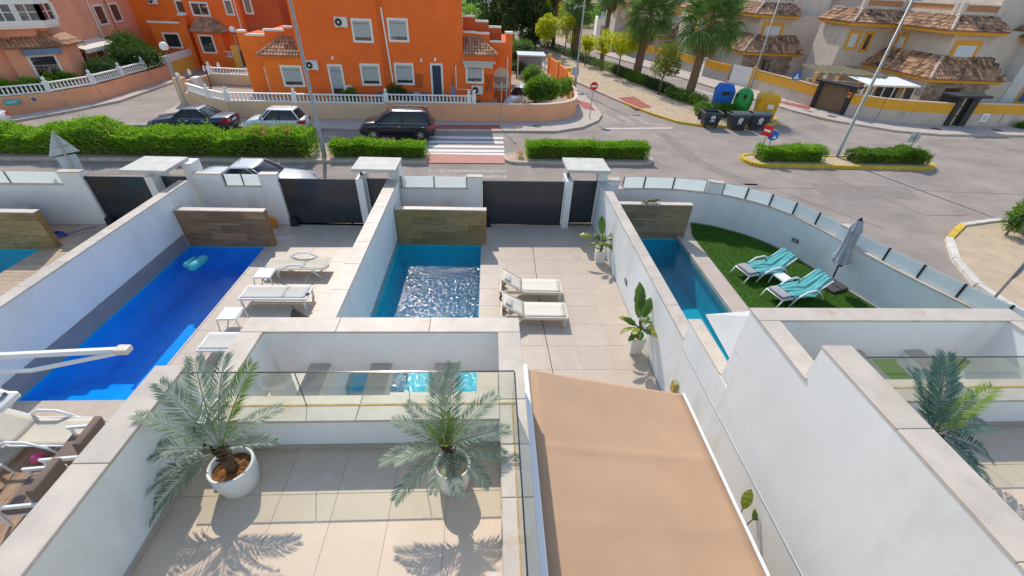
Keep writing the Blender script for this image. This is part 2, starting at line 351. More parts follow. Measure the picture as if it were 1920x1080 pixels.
kerb('planting_kerb', [(5.1,74),(9.05,63.6),(11.0,55.7),(13.4,48.6),(14.2,43.0),(15.2,40.2),(16.7,35.2),(17.6,33.6)], KERB, .14, .2, step=1.5, z0=.1)
kerb('avenue_kerb', MR, KERB, .16, .15, step=1.5)
# corner planter at the right edge
PLN = [(17.3,9.6),(17.2,10.5),(17.25,11.5),(18.0,13.2),(19.3,14.9),(21.0,16.1),(23,16.6),(26,16.9),(34,16.9),(34,9.6)]
struct('corner_planter', MB().prism(PLN, -.04, .10), SAND)
kerb('painted_kerb', PLN[:5], KERBW, .24, .17, step=.9); kerb('painted_kerb', PLN[4:6], KERBY, .24, .172, step=.9); kerb('painted_kerb', PLN[5:9], KERBW, .24, .17, step=.9)
# markings
seam_m = mat('tar_seam', (.10,.088,.08), .8, .2, 3)
sm = MB()
for pts in ([(-38,18.2),(-20,18.6),(-3,18.9),(6,19.6),(12,20.1),(19,20.3),(30,20.0),(44,20.6)], [(10.4,29.5),(11.6,27.2),(12.2,24.6),(13.0,22.4),(15.6,18.4),(17.2,15.8)], [(5.5,18.4),(8.2,17.9),(11.6,16.4)], [(24,28.4),(30,28.0),(38,27.6),(48,27.9)], [(-26,25.2),(-12,25.6),(-4.2,25.9)], [(19.0,21.8),(20.4,17.2),(22.6,17.4)]):
    pts = [Vector(p) for p in pts]; pts = [a.lerp(b, k/6) + Vector((random.uniform(-.06,.06), random.uniform(-.06,.06))) for a, b in zip(pts[:-1], pts[1:]) for k in range(6)] + [pts[-1]]
    for a, b in zip(pts[:-1], pts[1:]):
        n_ = Vector((-(b-a).y, (b-a).x)).normalized()*.022; sm.sheet([tuple(a-n_), tuple(b-n_), tuple(b+n_), tuple(a+n_)], .0022)
struct('tar_seam', sm, seam_m)
mk = MB()
for y in (27.25, 26.35, 25.5, 24.75, 24.15):
    mk.sheet([(-3.75+(27.8-y)*.1, y-.2),(.92, y+.02),(.92, y+.44),(-3.75+(27.8-y)*.1, y+.24)], .004)
struct('zebra_crossing', mk, mat('zebra_paint', (.74,.71,.66), .8, .06, 2, .1, 80, stain=(.50,.46,.41), ss=6, st=(.62,.74)))
mk = MB()
for y in (21.55, 20.75): mk.sheet([(-3.1,y-.2),(.95,y),(.95,y+.4),(-3.1,y+.2)], .0045)
struct('worn_zebra_crossing', mk, mat('worn_marking', (.42,.37,.32), .85, .2, 5, stain=(.27,.24,.21), ss=4, st=(.45,.6)))
mk = MB(); mk.sheet([(8.1,30.15),(13.1,30.75),(13.1,31.0),(8.1,30.42)], .004)
struct('stop_line', mk, ROADW)
mk = MB()
for x, y in ((9.3,33.0),(10.4,32.9),(11.5,32.7)):
    mk.sheet([(x-.1,y-1),(x+.35,y-1),(x-.25,y+1.2),(x-.7,y+1.2)], .0046)
struct('arrow_marking', mk, mat('worn_marking', None))
mk = MB(); mk.sheet([(-40,26.0),(-9.3,26.9),(-9.3,27.0),(-40,26.1)], .004)
mk.sheet([(22.4,47),(23.9,41.5),(24.05,41.5),(22.55,47)], .004); mk.sheet([(20.2,46.2),(20.5,46.2),(21.6,42.2),(21.3,42.2)], .004)
struct('edge_line', mk, ROADW)
cov = mat('iron_cover', (.10,.09,.08), .6, .2, 20, .2, 40)
for i, (x, y, w) in enumerate(((2.0,29.6,.32),(3.3,29.9,.28),(15.4,22.3,.0),(34.2,32.2,.35),(39.4,32.4,.35),(27.9,35.2,.35))):
    if w: struct('manhole_cover', MB().lathe([(w,.1),(w,.132)], 16, (x,y,0)), cov)
# ---------------------------------------------------------------- pools, decks
def slab_tiles(name, rects, tx, ty, m, z=0., gap=.004, th=.03, base_m=None, tilelen=None, bond=False, kind='structure', root=None, skip=None, tname='tile'):
    """floor of separate tiles on a grout bed; returns the root"""
    if root is None: root = tag(thing(name, None, None), kind=kind)
    bed = MB(); cache = {}
    for ri, (x0, y0, x1, y1) in enumerate(rects):
        bed.box(x0, y0, z-.12-.0007*ri, x1, y1, z-.004-.0003*ri)
        nx = max(1, int(round((x1-x0)/tx))); ny = max(1, int(round((y1-y0)/ty))); dx = (x1-x0)/nx; dy = (y1-y0)/ny
        key = (round(dx,4), round(dy,4))
        for i in range(nx):
            for j in range(ny):
                a, b = x0+i*dx, y0+j*dy
                if skip and skip(a+dx/2, b+dy/2): continue
                if key not in cache: cache[key] = MB().bev(gap/2, gap/2, -th, dx-gap/2, dy-gap/2, 0, .003).mesh(tname, m)
                link(tname, cache[key], root, (a, b, z + random.uniform(-.0008, .0008)))
    bed.build('grout_bed', base_m or GROUT, root)
    return root
def pool(name, x0, y0, x1, y1, depth, liner, wat, label_m, steps=None, zw=-.05):
    b = MB(); t = .12
    for bx in ((x0-t,y0-t,-depth-t,x1+t,y1+t,-depth),(x0-t,y0-t,-depth,x0,y1+t,-.035),(x1,y0-t,-depth,x1+t,y1+t,-.035),(x0,y0-t,-depth,x1,y0,-.035),(x0,y1,-depth,x1,y1+t,-.035)): b.box(*bx)
    o = tag(b.build(name, liner), kind='structure')
    if steps:
        s = MB()
        for k, (a0,b0,a1,b1,zt) in enumerate(steps): s.box(a0,b0,-depth+.002,a1,b1,zt)
        s.build('pool_steps', liner, o)
    nx = int((x1-x0)*14); ny = int((y1-y0)*14)
    w = MB().grid(lambda u, v: (x0+.003+(x1-x0-.006)*u, y0+.003+(y1-y0-.006)*v, zw), 2, 2).build('pool_water', wat)
    tag(w, kind='structure'); return o
LB = mat('blue_pool_liner', (.002,.44,.80), .5, .12, 2.2, rnd=0)
LT = mat('turquoise_pool_tile', (.02,.52,.60), .5, .14, 2.0)
LD = mat('teal_pool_tile', (.015,.46,.54), .5, .12, 2.0)
WB = watermat('water_blue', (.08,.76,1.0), .10, 6, .10)
WT = watermat('water_turquoise', (.30,.86,.98), .36, 8., .09)
WD = watermat('water_teal', (.3,.80,.90), .08, 6., .13)
pool('pool_basin', -10.68, 6.84, -8.02, 13.75, 1.35, LB, WB, None, steps=[(-10.678,6.842,-8.6,7.25,-.35),(-10.678,7.251,-8.9,7.65,-.6),(-10.678,7.651,-9.3,8.05,-.85)])
pool('pool_basin', -3.28, 7.0, -.27, 14.02, 1.4, LT, WT, None)
pool('pool_basin', 4.75, 5.6, 7.7, 14.72, 1.4, LD, WD, None)
pool('pool_basin', -19.0, 8.0, -15.5, 13.4, 1.4, LT, WT, None)
SEAM = mat('dark_joint', (.10,.085,.07), .8)
d2 = slab_tiles('pool_deck', [(-.26,5.9,4.33,15.75)], .92, .92, TILE)
slab_tiles(None, [(-3.3,14.14,-.27,15.75),(-3.3,3.0,-.27,6.98),(-.26,2.6,4.33,5.89)], .95, .92, TILE, root=d2)
seamv = MB(); seamv.bar((1.69,14.0,.0),(1.62,9.7,.0),.022,.006); seamv.bar((1.62,9.7,.0),(1.75,6.0,.0),.022,.006); seamv.build('expansion_joint', SEAM, d2)
d1 = slab_tiles('pool_deck', [(-8.0,5.62,-3.76,15.5)], .94, .94, TILE)
slab_tiles(None, [(-10.7,13.95,-8.02,15.5),(-10.7,5.62,-8.02,6.82)], .94, .62, TILE, root=d1)
slab_tiles(None, [(-10.7,1.2,-3.76,5.6)], .2, 1.1, WDECK, root=d1, tname='plank', base_m=mat('plank_bed', (.12,.08,.05), .9))  # near end of the left deck, shade painted into the plank colour
d0 = slab_tiles('pool_deck', [(-15.48,6.0,-11.06,15.3)], 1.1, .22, mat('oak_floor_tile', (.47,.34,.235), .5, .2, 2, rnd=.1, stretch=(1.5,8,8)), tname='plank')
slab_tiles(None, [(-22,13.75,-15.5,15.2)], 1.1, .22, MATS['oak_floor_tile'], root=d0, tname='plank')
d3 = slab_tiles('pool_deck', [(7.71,5.3,8.3,15.2)], .6, .8, TILE)
slab_tiles(None, [(4.72,14.95,8.7,16.05)], .8, .8, TILE, root=d3)
struct('pool_kerb', MB().box(7.60,5.5,-.2,7.705,14.95,.075), TRAV)
struct('pool_kerb', MB().box(-8.045,6.85,-.2,-8.0,13.75,.012), TRAV)
# artificial lawn
CW = [(4.75,16.3),(6.4,16.38),(7.6,16.36),(8.72,16.15),(9.6,15.85),(10.55,15.2),(11.25,14.4),(11.75,13.3),(12.05,12.2),(12.3,11.3),(12.6,10.3),(12.95,9.3),(13.4,8.2),(14.0,6.8),(14.7,5.2)]
lawnpoly = [(8.31,5.3),(8.31,15.05)] + [(x-.05,y-.05) for x, y in CW[3:]]
lawn_m = mat('artificial_turf', (.045,.125,.008), .9, .2, 3, .4, 90)
lawn = struct('lawn', MB().sheet(lawnpoly, .012), lawn_m)
struct('lawn_base', MB().prism(lawnpoly, -.4, .0), GROUT)
def inside(x, y, poly):
    c = np.zeros(len(x), bool); j = len(poly)-1
    for i in range(len(poly)):
        xi, yi = poly[i]; xj, yj = poly[j]
        c ^= ((yi > y) != (yj > y)) & (x < (xj-xi)*(y-yi)/((yj-yi) or 1e-9)+xi); j = i
    return c
gx = 8.3 + 6*rng.random(90000); gy = 9.0 + 7.2*rng.random(90000); ok = inside(gx, gy, lawnpoly); gx, gy = gx[ok], gy[ok]; n = len(gx)
P = np.stack([gx, gy, np.full(n, .01)], 1); D = np.stack([rng.normal(size=n)*.5, rng.normal(size=n)*.5, np.ones(n)], 1)
V, F = kites(P, D, .045, .011, .1)
tag(link('turf_blades', npmesh('turf_blades', V, F, leafmat('turf_leaf', (.035,.115,.006), (.075,.20,.012), .3)), None), kind='stuff', label='short bright green artificial grass blades on the lawn', cat='grass')

# ---------------------------------------------------------------- garden walls with stone coping
def coping(parent, p, q, w, z, th=.035, step=1.1, m=TRAV, over=.0):
    p, q = Vector(p), Vector(q); L = (q-p).length; n = max(1, int(round(L/step))); a = math.atan2(q.y-p.y, q.x-p.x)
    unit = MB().bev(.001, -w/2, 0, L/n-.003, w/2, th, .006).mesh('coping_slab', m)
    for k in range(n):
        c = p.lerp(q, k/n); link('coping_slab', unit, parent, (c.x, c.y, z-th + random.uniform(-.0006,.0006)), (0,0,a))
def garden_wall(label, p, q, w, h, group=None, band=None):
    t = thing('garden_wall', label, 'wall', (p[0], p[1], 0), 0)
    P = (0,0); Q = (q[0]-p[0], q[1]-p[1])
    MB().seg(P, Q, w-.03, -.35, h-.034).build('wall_body', WHITE, t); coping(t, P, Q, w, h)
    if band:
        s, zb, off = band; MB().seg(P, (Q[0], Q[1]-1.0), .02, -.3, zb, off).build('tiled_band', GREYTILE, t)
    return t
w01 = garden_wall('white garden wall on the left side of the long deep blue pool', (-10.89,1.0), (-10.89,15.1), .33, 1.92, band=None)
MB().box(.151,5.84,-.3,.175,12.75,.47).build('tiled_band', GREYTILE, w01)
w12 = garden_wall('white garden wall with stained coping left of the sparkling turquoise pool', (-3.56,5.0), (-3.56,15.4), .42, 1.98)
MB().box(.197,2.0,-.3,.222,9.0,.20).build('tiled_band', mat('aqua_band', (.22,.36,.38), .5, .1, 3), w12)
# right hand wall, in steps
w23 = thing('garden_wall', 'long white party wall stepping up from the pedestrian gate towards the tan awning', 'wall', (4.5,0,0))
MB().box(-.15,6.85,-.3,.15,15.95,1.866).build('wall_body', WHITE, w23); coping(w23, (0,6.85), (0,15.0), .33, 1.9); coping(w23, (0,15.0), (0,15.95), .33, 1.9, .034, 1, CONC)
MB().box(-.15,5.041,-.3,.15,6.849,2.326).build('wall_body', WHITE, w23); coping(w23, (0,5.36), (0,6.95), .30, 2.36)
MB().box(-.165,-2,1.70,-.149,6.8,1.712).build('plaster_joint', mat('joint_shade', (.5,.5,.48), .9), w23)
lampm = mat('brass_lamp', (.42,.30,.05), .4, .1); 
def wall_light(x, y, z, m, label, rz=0):
    t = thing('wall_light', label, 'light', (x,y,z), rz); MB().bev(-.02,-.12,-.07,.0,.12,.07,.008).build('frame', m, t); MB().box(-.024,-.09,-.045,-.0205,.09,.045).build('lens', mat('dim_lens', (.28,.30,.30), .25), t); return t
wall_light(4.347,10.85,.62,ANTH2,'small dark recessed light in the white wall between the two potted plants')
o = thing('wall_light','brass coloured box light on the white wall beside the tan awning edge','light',(4.345,6.45,.75)); MB().bev(-.10,-.09,-.14,0,.09,.14,.01).build('housing', lampm, o); MB().box(-.08,-.07,.1405,-.01,.07,.144).build('lens', MATS['dim_lens'], o)
# timber-look pool walls (planks)
def plank_wall(label, x0, x1, y, h, m, z0=-.35, th=.22, slot=None, rows=6):
    t = thing('pool_wall', label, 'wall', (x0,y,0)); W = x1-x0
    MB().box(.01,.02,z0,W-.01,th,h-.03).build('wall_core', m, t)
    hh = (h-.03-z0)/rows; pl = 1.22
    for r in range(rows):
        off = (r*.45) % pl; xs = [0.]; x = off if off > .05 else pl
        while x < W-.06: xs.append(x); x += pl
        xs.append(W)
        for a, b in zip(xs[:-1], xs[1:]):
            MB().bev(a+.0015,0,z0+r*hh+.0015,b-.0015,.02,z0+(r+1)*hh-.0015,.001).build('plank', m, t)
        MB().box(W-.0099,.0201,z0+r*hh+.0015,W+.004,th-.001,z0+(r+1)*hh-.0015).build('plank', m, t)
    coping(t, (-.01,th/2), (W+.01,th/2), th+.03, h, .03, 1.2, mat('pale_cap', (.62,.52,.43), .5, .08))
    if slot: MB().bev(slot[0],-.025,slot[1],slot[0]+slot[2],0,slot[1]+.045,.005).build('waterfall_spout', mat('dull_spout', (.34,.27,.20), .5, .05), t)
    return t
plank_wall('brown wood look wall with water spout behind the deep blue pool', -10.72, -7.74, 13.80, 1.39, WOODT, slot=(1.0,.86,1.05))
plank_wall('olive brown wood look wall with water spout behind the sparkling turquoise pool', -3.32, -.07, 14.10, 1.42, WOODG, slot=(1.1,.72,.9))
plank_wall('brown wood look wall with water spout behind the narrow teal pool', 4.72, 7.86, 14.80, 1.44, mat('taupe_wood_tile', (.245,.17,.10), .45, .32, 2.2, .05, 30, rnd=.2, stretch=(1.2,9,9), detail=7), slot=(.95,.80,.95))
plank_wall('mossy brown wood look wall at the left edge of the picture', -19.2, -14.95, 13.48, 1.38, WOODG, slot=(.5,.6,2.2))

# ---------------------------------------------------------------- street front: walls, frosted panes, gates, door portals
FROST = glassmat('frosted_glass', (.9,.95,.95), .08, .15, .93, (.86,.91,.92))
def fy(x): return 15.77 + .022*x
def glass_wall(label, x0, x1, zb=1.58, zt=2.0, panes=2, blockL=0., blockR=0.):
    t = thing('garden_wall', label, 'wall', (x0, fy(x0), 0), math.atan(.022)); W = x1-x0
    MB().box(0,-.1,-.05,W,.1,zb-.03).build('wall_body', WHITE, t)
    MB().bev(blockL,-.12,zb-.03,W-blockR,.12,zb,.006).build('coping_slab', TRAV, t)
    for a, b in ((0,blockL),(W-blockR,W)):
        if b-a > .01:
            MB().box(a,-.12,zb-.029,b,.12,zt+.03).build('pier', WHITE, t); MB().bev(a-.02,-.14,zt+.03,b+.02,.14,zt+.06,.006).build('coping_slab', TRAV, t)
    a0, a1 = blockL+.04, W-blockR-.04; w = (a1-a0)/panes
    for k in range(panes):
        MB().box(a0+k*w+.02,-.008,zb+.012,a0+(k+1)*w-.02,.008,zt).build('frosted_pane', FROST, t)
    for k in range(panes+1):
        MB().box(a0+k*w-.018,-.022,zb+.001,a0+(k+1e-6)*w+.018,.022,zt+.005).build('pane_post', ANTH, t)
    return t
glass_wall('white street wall with frosted panes at far left beside the first dark gate', -22.5, -14.55, panes=4, blockR=.75)
glass_wall('white street wall with frosted panes behind the storage bench left of the second gate', -10.72, -7.8, panes=2, blockL=.95, blockR=.62)
glass_wall('white street wall with frosted panes left of the third gate', -3.36, -.24, panes=2, blockR=.55)
def gate(label, x0, x1, h=1.86, ped=False):
    t = thing('pedestrian_gate' if ped else 'sliding_gate', label, 'gate', (x0, fy(x0)+(.12 if ped else 0), 0), math.atan(.022)); W = x1-x0; n = 13
    f = MB(); f.box(0,-.025,.03,.05,.025,h); f.box(W-.05,-.025,.03,W,.025,h); f.box(.05,-.025,h-.05,W-.05,.025,h); f.box(.05,-.025,.03,W-.05,.025,.09); f.build('gate_frame', ANTH, t)
    hh = (h-.14)/n; unit = MB().bev(.0505,-.016,.002,W-.0505,.016,hh-.003,.002).mesh('slat', ANTH)
    MB().box(.0502,.0165,.091,W-.0502,.0185,h-.051).build('backing_sheet', ANTH, t)
    for k in range(n): link('slat', unit, t, (0,0,.09+k*hh))
    if ped: MB().bev(.07,-.05,.95,.10,-.026,1.15,.005).build('handle', ANTH2, t)
    else:
        MB().box(-.12,-.05,h-.12,.04,-.028,h-.05).build('guide_bracket', ANTH2, t)
        MB().box(-.2,.03,.0,W+.2,.09,.02).build('track', ANTH2, t)
        for wx in (.5, W-.5): MB().lathe([(.05,-.02),(.05,.02)], 10, (wx,0,.03), 'y').build('wheel', BLACK, t)
        MB().bev(.05,-.28,.0,.33,-.06,.30,.02).build('gate_motor', BLACK, t)
    return t
gate('dark sliding gate at far left behind the leftmost wood pool wall', -14.53, -12.25)
gate('dark sliding gate with reflections between the first and second stone door caps', -7.78, -4.93)
gate('dark sliding gate in front of the grey shaded deck beside the third door cap', -.22, 2.98)
gate('narrow dark pedestrian gate under the leftmost stone door cap', -12.0, -11.1, 1.85, True)
gate('narrow dark pedestrian gate under the middle stone door cap', -4.62, -3.78, 1.85, True)
gate('narrow dark pedestrian gate beside the small potted banana plant', 3.28, 4.3, 1.86, True)
def portal(label, x, wl, wr, cap):
    t = thing('door_portal', label, 'door portal', (x, fy(x), 0)); cx0, cy0, cx1, cy1 = cap
    MB().box(wl[0]-x,-.30,-.02,wl[1]-x,.62,1.98).build('post', WHITE, t); MB().box(wl[0]-x+.08,.1,1.98,wl[0]-x+.15,.2,2.36).build('cap_strut', ANTH2, t)
    MB().box(wr[0]-x,.06,-.02,wr[1]-x,.62,2.36).build('post', WHITE, t)
    bevel(MB().box(cx0-x,cy0-fy(x),2.36,cx1-x,cy1-fy(x),2.47).build('cap_slab', CONC, t), .008, 1)
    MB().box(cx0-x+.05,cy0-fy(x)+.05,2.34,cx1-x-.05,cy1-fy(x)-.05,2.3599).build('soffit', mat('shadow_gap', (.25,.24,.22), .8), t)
    return t
portal('white door portal with flat stone cap at the left, beside the first dark gate', -12, (-12.3,-12.03), (-11.08,-10.73), (-12.5,14.55,-10.98,15.95))
portal('white door portal with flat stone cap in the middle, right of the second gate', -4.7, (-4.92,-4.66), (-3.77,-3.36), (-4.93,15.1,-3.34,16.4))
portal('white door portal with flat stone cap beside the third gate and curved wall', 3.1, (3.0,3.26), (4.31,4.66), (2.96,15.45,4.62,16.85))
# pump boxes
def pump_box(label, x0, y0, x1, y1, h, m, slats=0):
    t = thing('pump_box', label, 'storage box', (x0,y0,0)); W, Dp = x1-x0, y1-y0
    MB().box(.02,.02,0,W-.02,Dp-.02,h-.05).build('body', m, t)
    n = slats or 1
    for k in range(n): MB().bev(k*W/n+.006,0,h-.05,(k+1)*W/n-.006,Dp,h,.004).build('lid_slat', mat('weathered_lid', (.42,.35,.29), .6, .15, 3, rnd=.1), t)
    return t
pump_box('dark wood storage box behind the wood wall of the deep blue pool', -10.6, 14.35, -9.55, 15.3, .62, mat('dark_lid', (.13,.09,.065), .5, .2))
pump_box('slatted storage box behind the wall of the turquoise pool, lid propped', -3.25, 14.55, -2.25, 15.5, .70, WOODG, 6)
pump_box('brown storage box at far left edge behind the mossy wood wall', -17.6, 14.0, -16.4, 14.9, .9, MATS['dark_lid'])
# curved wall of the corner villa
cw = thing('curved_garden_wall', 'curved white wall topped with frosted panes around the green lawn', 'wall')
def offs(P, d):
    o = []
    for i in range(len(P)):
        a = Vector(P[max(i-1,0)]); b = Vector(P[min(i+1,len(P)-1)]); t = (b-a).normalized(); o.append((P[i][0]-t.y*d, P[i][1]+t.x*d))
    return o
def spline(P, k=4):
    out = []; P = [Vector(p) for p in P]
    for i in range(len(P)-1):
        p0, p1, p2, p3 = P[max(i-1,0)], P[i], P[i+1], P[min(i+2,len(P)-1)]
        for j in range(k):
            t = j/k; out.append(tuple(.5*((2*p1)+(p2-p0)*t+(2*p0-5*p1+4*p2-p3)*t*t+(3*p1-p0-3*p2+p3)*t**3)))
    return out + [tuple(P[-1])]
S = spline(CW, 4); ins, out_ = offs(S, -.02), offs(S, .20)
MB().prism(ins + out_[::-1], -.4, 1.385).build('wall_body', WHITE, cw)
c0, c1 = offs(S, -.05), offs(S, .23)
for i in range(0, len(S)-4, 4): MB().prism(c0[i:i+5] + c1[i:i+5][::-1], 1.385, 1.42).build('coping_slab', TRAV, cw)
mid = offs(S, .09)
arc = [0]
for a, b in zip(mid[:-1], mid[1:]): arc.append(arc[-1] + math.dist(a, b))
def at(s):
    for i in range(len(arc)-1):
        if arc[i+1] >= s: return Vector(mid[i]).lerp(Vector(mid[i+1]), (s-arc[i])/(arc[i+1]-arc[i]))
    return Vector(mid[-1])
def sof(x, y): return arc[min(range(len(mid)), key=lambda i: math.dist(mid[i], (x, y)))]
blocks = [sof(9.15,16.1), sof(12.1,12.3)]
edges = [sof(5.4,16.4), sof(6.55,16.45), sof(7.65,16.43), blocks[0]-.32]
def pane(s0, s1):
    a, b = at(s0), at(s1); d = (b-a).normalized(); a2, b2 = a + d*.025, b - d*.025
    MB().seg(a2, b2, .014, 1.435, 1.86).build('frosted_pane', FROST, cw)
    for p, dd in ((a, d), (b, -d)): MB().seg(p - dd*.0 + dd*.002, p + dd*.028, .05, 1.42, 1.88).build('pane_post', ANTH, cw)
for a, b in zip(edges[:-1], edges[1:]): pane(a, b)
s0, s1 = blocks[0]+.32, blocks[1]-.3
for k in range(5): pane(s0+(s1-s0)*k/5, s0+(s1-s0)*(k+1)/5)
s = blocks[1]+.3
while s + 1.0 < arc[-1]: pane(s, s+1.02); s += 1.02
for bs in blocks:
    a, b = at(bs-.3), at(bs+.3); MB().seg(a, b, .24, 1.42, 1.86).build('pier', WHITE, cw); MB().seg(a, b, .30, 1.86, 1.90).build('coping_slab', TRAV, cw)
MB().box(4.72,16.15,-.05,5.25,16.45,1.8).build('pier', WHITE, cw); MB().box(4.70,16.12,1.8,5.28,16.48,1.84).build('coping_slab', TRAV, cw)
sk0, sk1 = offs(S, -.06), offs(S, -.021); MB().prism(sk0[12:] + sk1[12:][::-1], 0, .06).build('skirting', mat('stone_skirting', (.50,.43,.36), .6, .1), cw)
wl = wall_light(11.55, 13.6, .62, BLACK, 'black recessed light in the curved white wall behind the grey parasol', R(28))

# ---------------------------------------------------------------- the two white villas seen from above
PANE = glassmat('balustrade_glass', (.93,.965,.93), .08, .015)
EDGE = mat('glass_edge', (.015,.03,.03), .2)
def villa(label, xl, xr, yf, ycurb, zc, zf, zw, yback, capL, partyL, rightfull=True, beams=(), solid=False):
    """xl..xr outer faces, yf front face, ycurb outer edge of the glass curb, zf terrace floor, zw party wall top, partyL = (x0,x1,yfront)"""
    t = thing('white_villa', label, 'house', (xl, ycurb, 0)); X = lambda x: x-xl; Y = lambda y: y-ycurb
    w = .33; px0, px1, pyf = partyL
    # front and side frames of the open porch roof
    MB().box(X(xl+.02),Y(yf-w+.02),3.06,X(xr-.02),Y(yf-.02),zc-.035).build('front_beam', WHITE, t)
    if solid:
        MB().box(X(xl+.02),Y(yback-3.5),-.3,X(xl+w-.02),Y(yf-w+.0195),zc-.0352).build('side_wall', WHITE, t); MB().box(X(xl+.02),Y(yback-3.5),zc-.0352,X(partyL[1]-.02),Y(partyL[2]-.02),zw-.035).build('party_wall', WHITE, t)
    else: MB().box(X(xl+.02),Y(ycurb-.02),3.06,X(xl+w-.02),Y(yf-w+.0195),zc-.0352).build('side_beam', WHITE, t)
    MB().box(X(xr-w+.02),Y(yback),0,X(xr-.02),Y(yf-w+.0195),zc-.0354).build('side_wall', WHITE, t)
    coping(t, (X(xl),Y(yf-w/2)), (X(xr),Y(yf-w/2)), w, zc, .035, 1.35)
    coping(t, (X(xr-w/2),Y(yback)), (X(xr-w/2),Y(yf-w-.001)), w, zc, .035, 1.25)
    coping(t, (X(xl+w/2),Y(ycurb+.02)), (X(xl+w/2),Y(yf-w-.001)), w, zc, .035, 1.25)
    coping(t, (X(xl+w+.002),Y(ycurb-.19)), (X(xr-w-.002),Y(ycurb-.19)), .38, zc, .035, 1.7)
    MB().box(X(px1-.05 if solid else xl+.01),Y(ycurb-.36),3.05,X(xr-w-.002),Y(ycurb-.02),zc-.0356).build('terrace_kerb', WHITE, t)
    for bx in beams:
        MB().box(X(bx-.15),Y(ycurb-.019),2.98,X(bx+.15),Y(yf-w+.019),3.25).build('cross_beam', WHITE, t); MB().bev(X(bx-.155),Y(ycurb-.018),3.25,X(bx+.155),Y(yf-w+.0185),3.28,.005).build('coping_slab', TRAV, t)
    # front posts of the porch
    MB().box(X(xl+.03),Y(yf-w+.03),0,X(xl+w-.03),Y(yf-.03),3.06).build('porch_post', WHITE, t)
    # terrace
    px0, px1, pyf = partyL
    xs_ = px1-.05 if solid else xl
    fl = MB().box(X(xs_),Y(yback),2.9,X(xr-w+.02),Y(ycurb-.361),zf-.03).build('terrace_slab', WHITE, t)
    bed = MB().box(X(xs_),Y(yback)+.01,zf-.0299,X(xr-w+.019),Y(ycurb-.362),zf-.004).build('grout_bed', GROUT, t)
    y = Y(ycurb-.372); rows = (.58, 1.19, 1.19, 1.19); x0, x1 = X(xs_+.02), X(xr-w+.018)
    for ri, rh in enumerate(rows):
        n = 6; dx = (x1-x0)/n; off = 0
        for k in range(n): MB().bev(x0+k*dx+.0025,y-rh+.0025,zf-.0035,x0+(k+1)*dx-.0025,y-.0025,zf,.001).build('floor_tile', TTILE, t)
        y -= rh
    sk = MB(); sk.box(x0,Y(ycurb-.384),zf+.0005,x1-.012,Y(ycurb-.3605),zf+.075)
    if rightfull: sk.box(x1-.012,Y(yback)+.1,zf+.0005,x1+.004,Y(ycurb-.385),zf+.075)
    sk.build('skirting', mat('tile_skirting', (.46,.39,.31), .5, .06), t)
    # party wall
    px0, px1, pyf = partyL
    if not solid: MB().box(X(px0+.015),Y(yback-2),-.3,X(px1-.015),Y(pyf-.015),zw-.035).build('party_wall', WHITE, t)
    coping(t, (X((px0+px1)/2),Y(yback-1)), (X((px0+px1)/2),Y(pyf)), px1-px0, zw, .035, 1.3)
    MB().box(X(px1-.0149),Y(yback),zf+.0005,X(px1+.008),Y(ycurb-.385),zf+.075).build('skirting', MATS['tile_skirting'], t)
    MB().box(X(px1-.014),Y(ycurb-.36),zf-.4,X(px1+.03),Y(ycurb+.0),zc-.036).build('kerb_end', WHITE, t)
    # glass balustrade
    gy = Y(ycurb-.15); gx0, gx1 = X(px1+.02), X(xr-w+.16); hgt = .57; n = 3; dw = (gx1-gx0)/n
    for k in range(n):
        MB().box(gx0+k*dw+.006,gy-.006,zc+.002,gx0+(k+1)*dw-.006,gy+.006,zc+hgt).build('glass_pane', PANE, t)
        e = MB(); e.box(gx0+k*dw+.004,gy-.0075,zc+hgt+.0005,gx0+(k+1)*dw-.004,gy+.0075,zc+hgt+.008); e.box(gx0+(k+1)*dw-.0058,gy-.007,zc+.002,gx0+(k+1)*dw-.001,gy+.007,zc+hgt); e.build('glass_edge', EDGE, t)
    yy = gy-.01
    for k in range(3):
        MB().box(gx1-.006,yy-1.22,zc+.002,gx1+.006,yy-.006,zc+hgt).build('glass_pane', PANE, t); MB().box(gx1-.0075,yy-1.224,zc+hgt+.0005,gx1+.0075,yy-.004,zc+hgt+.008).build('glass_edge', EDGE, t); yy -= 1.23
    r = MB(); r.box(gx0,gy-.0151,zc+.0005,gx1-.012,gy+.0151,zc+.004); r.box(gx1-.0151,gy-3.6,zc+.0005,gx1+.0151,gy-.016,zc+.0041); r.build('sealant_joint', mat('rusty_sealant', (.42,.27,.10), .6, .3, 4, stain=(.55,.42,.22), ss=6), t)
    # ground floor behind the porch
    MB().box(X(xl+.06),Y(yback-1),0,X(xr-.03),Y(ycurb-1.2),2.9).build('house_body', WHITE, t)
    MB().box(X(xl+.8),Y(ycurb-1.199),.1,X(xr-.8),Y(ycurb-1.17),2.3).build('sliding_door', glassmat('dark_window', (.1,.12,.13), .25, .03), t)
    return t
v2 = villa('white villa with open porch frame and terrace directly below the viewer', -3.56, .485, 5.08, 3.58, 3.95, 3.40, 4.50, -1.5, None, (-3.755,-3.425,3.57), beams=(-2.57,-1.64,-.66))
v3 = villa('white corner villa at right with stepped side wall and its own terrace', 4.33, 8.93, 5.35, 3.78, 3.95, 3.40, 4.50, -1.5, None, (4.34,4.74,3.88), beams=(5.05,6.25,7.35), solid=True)
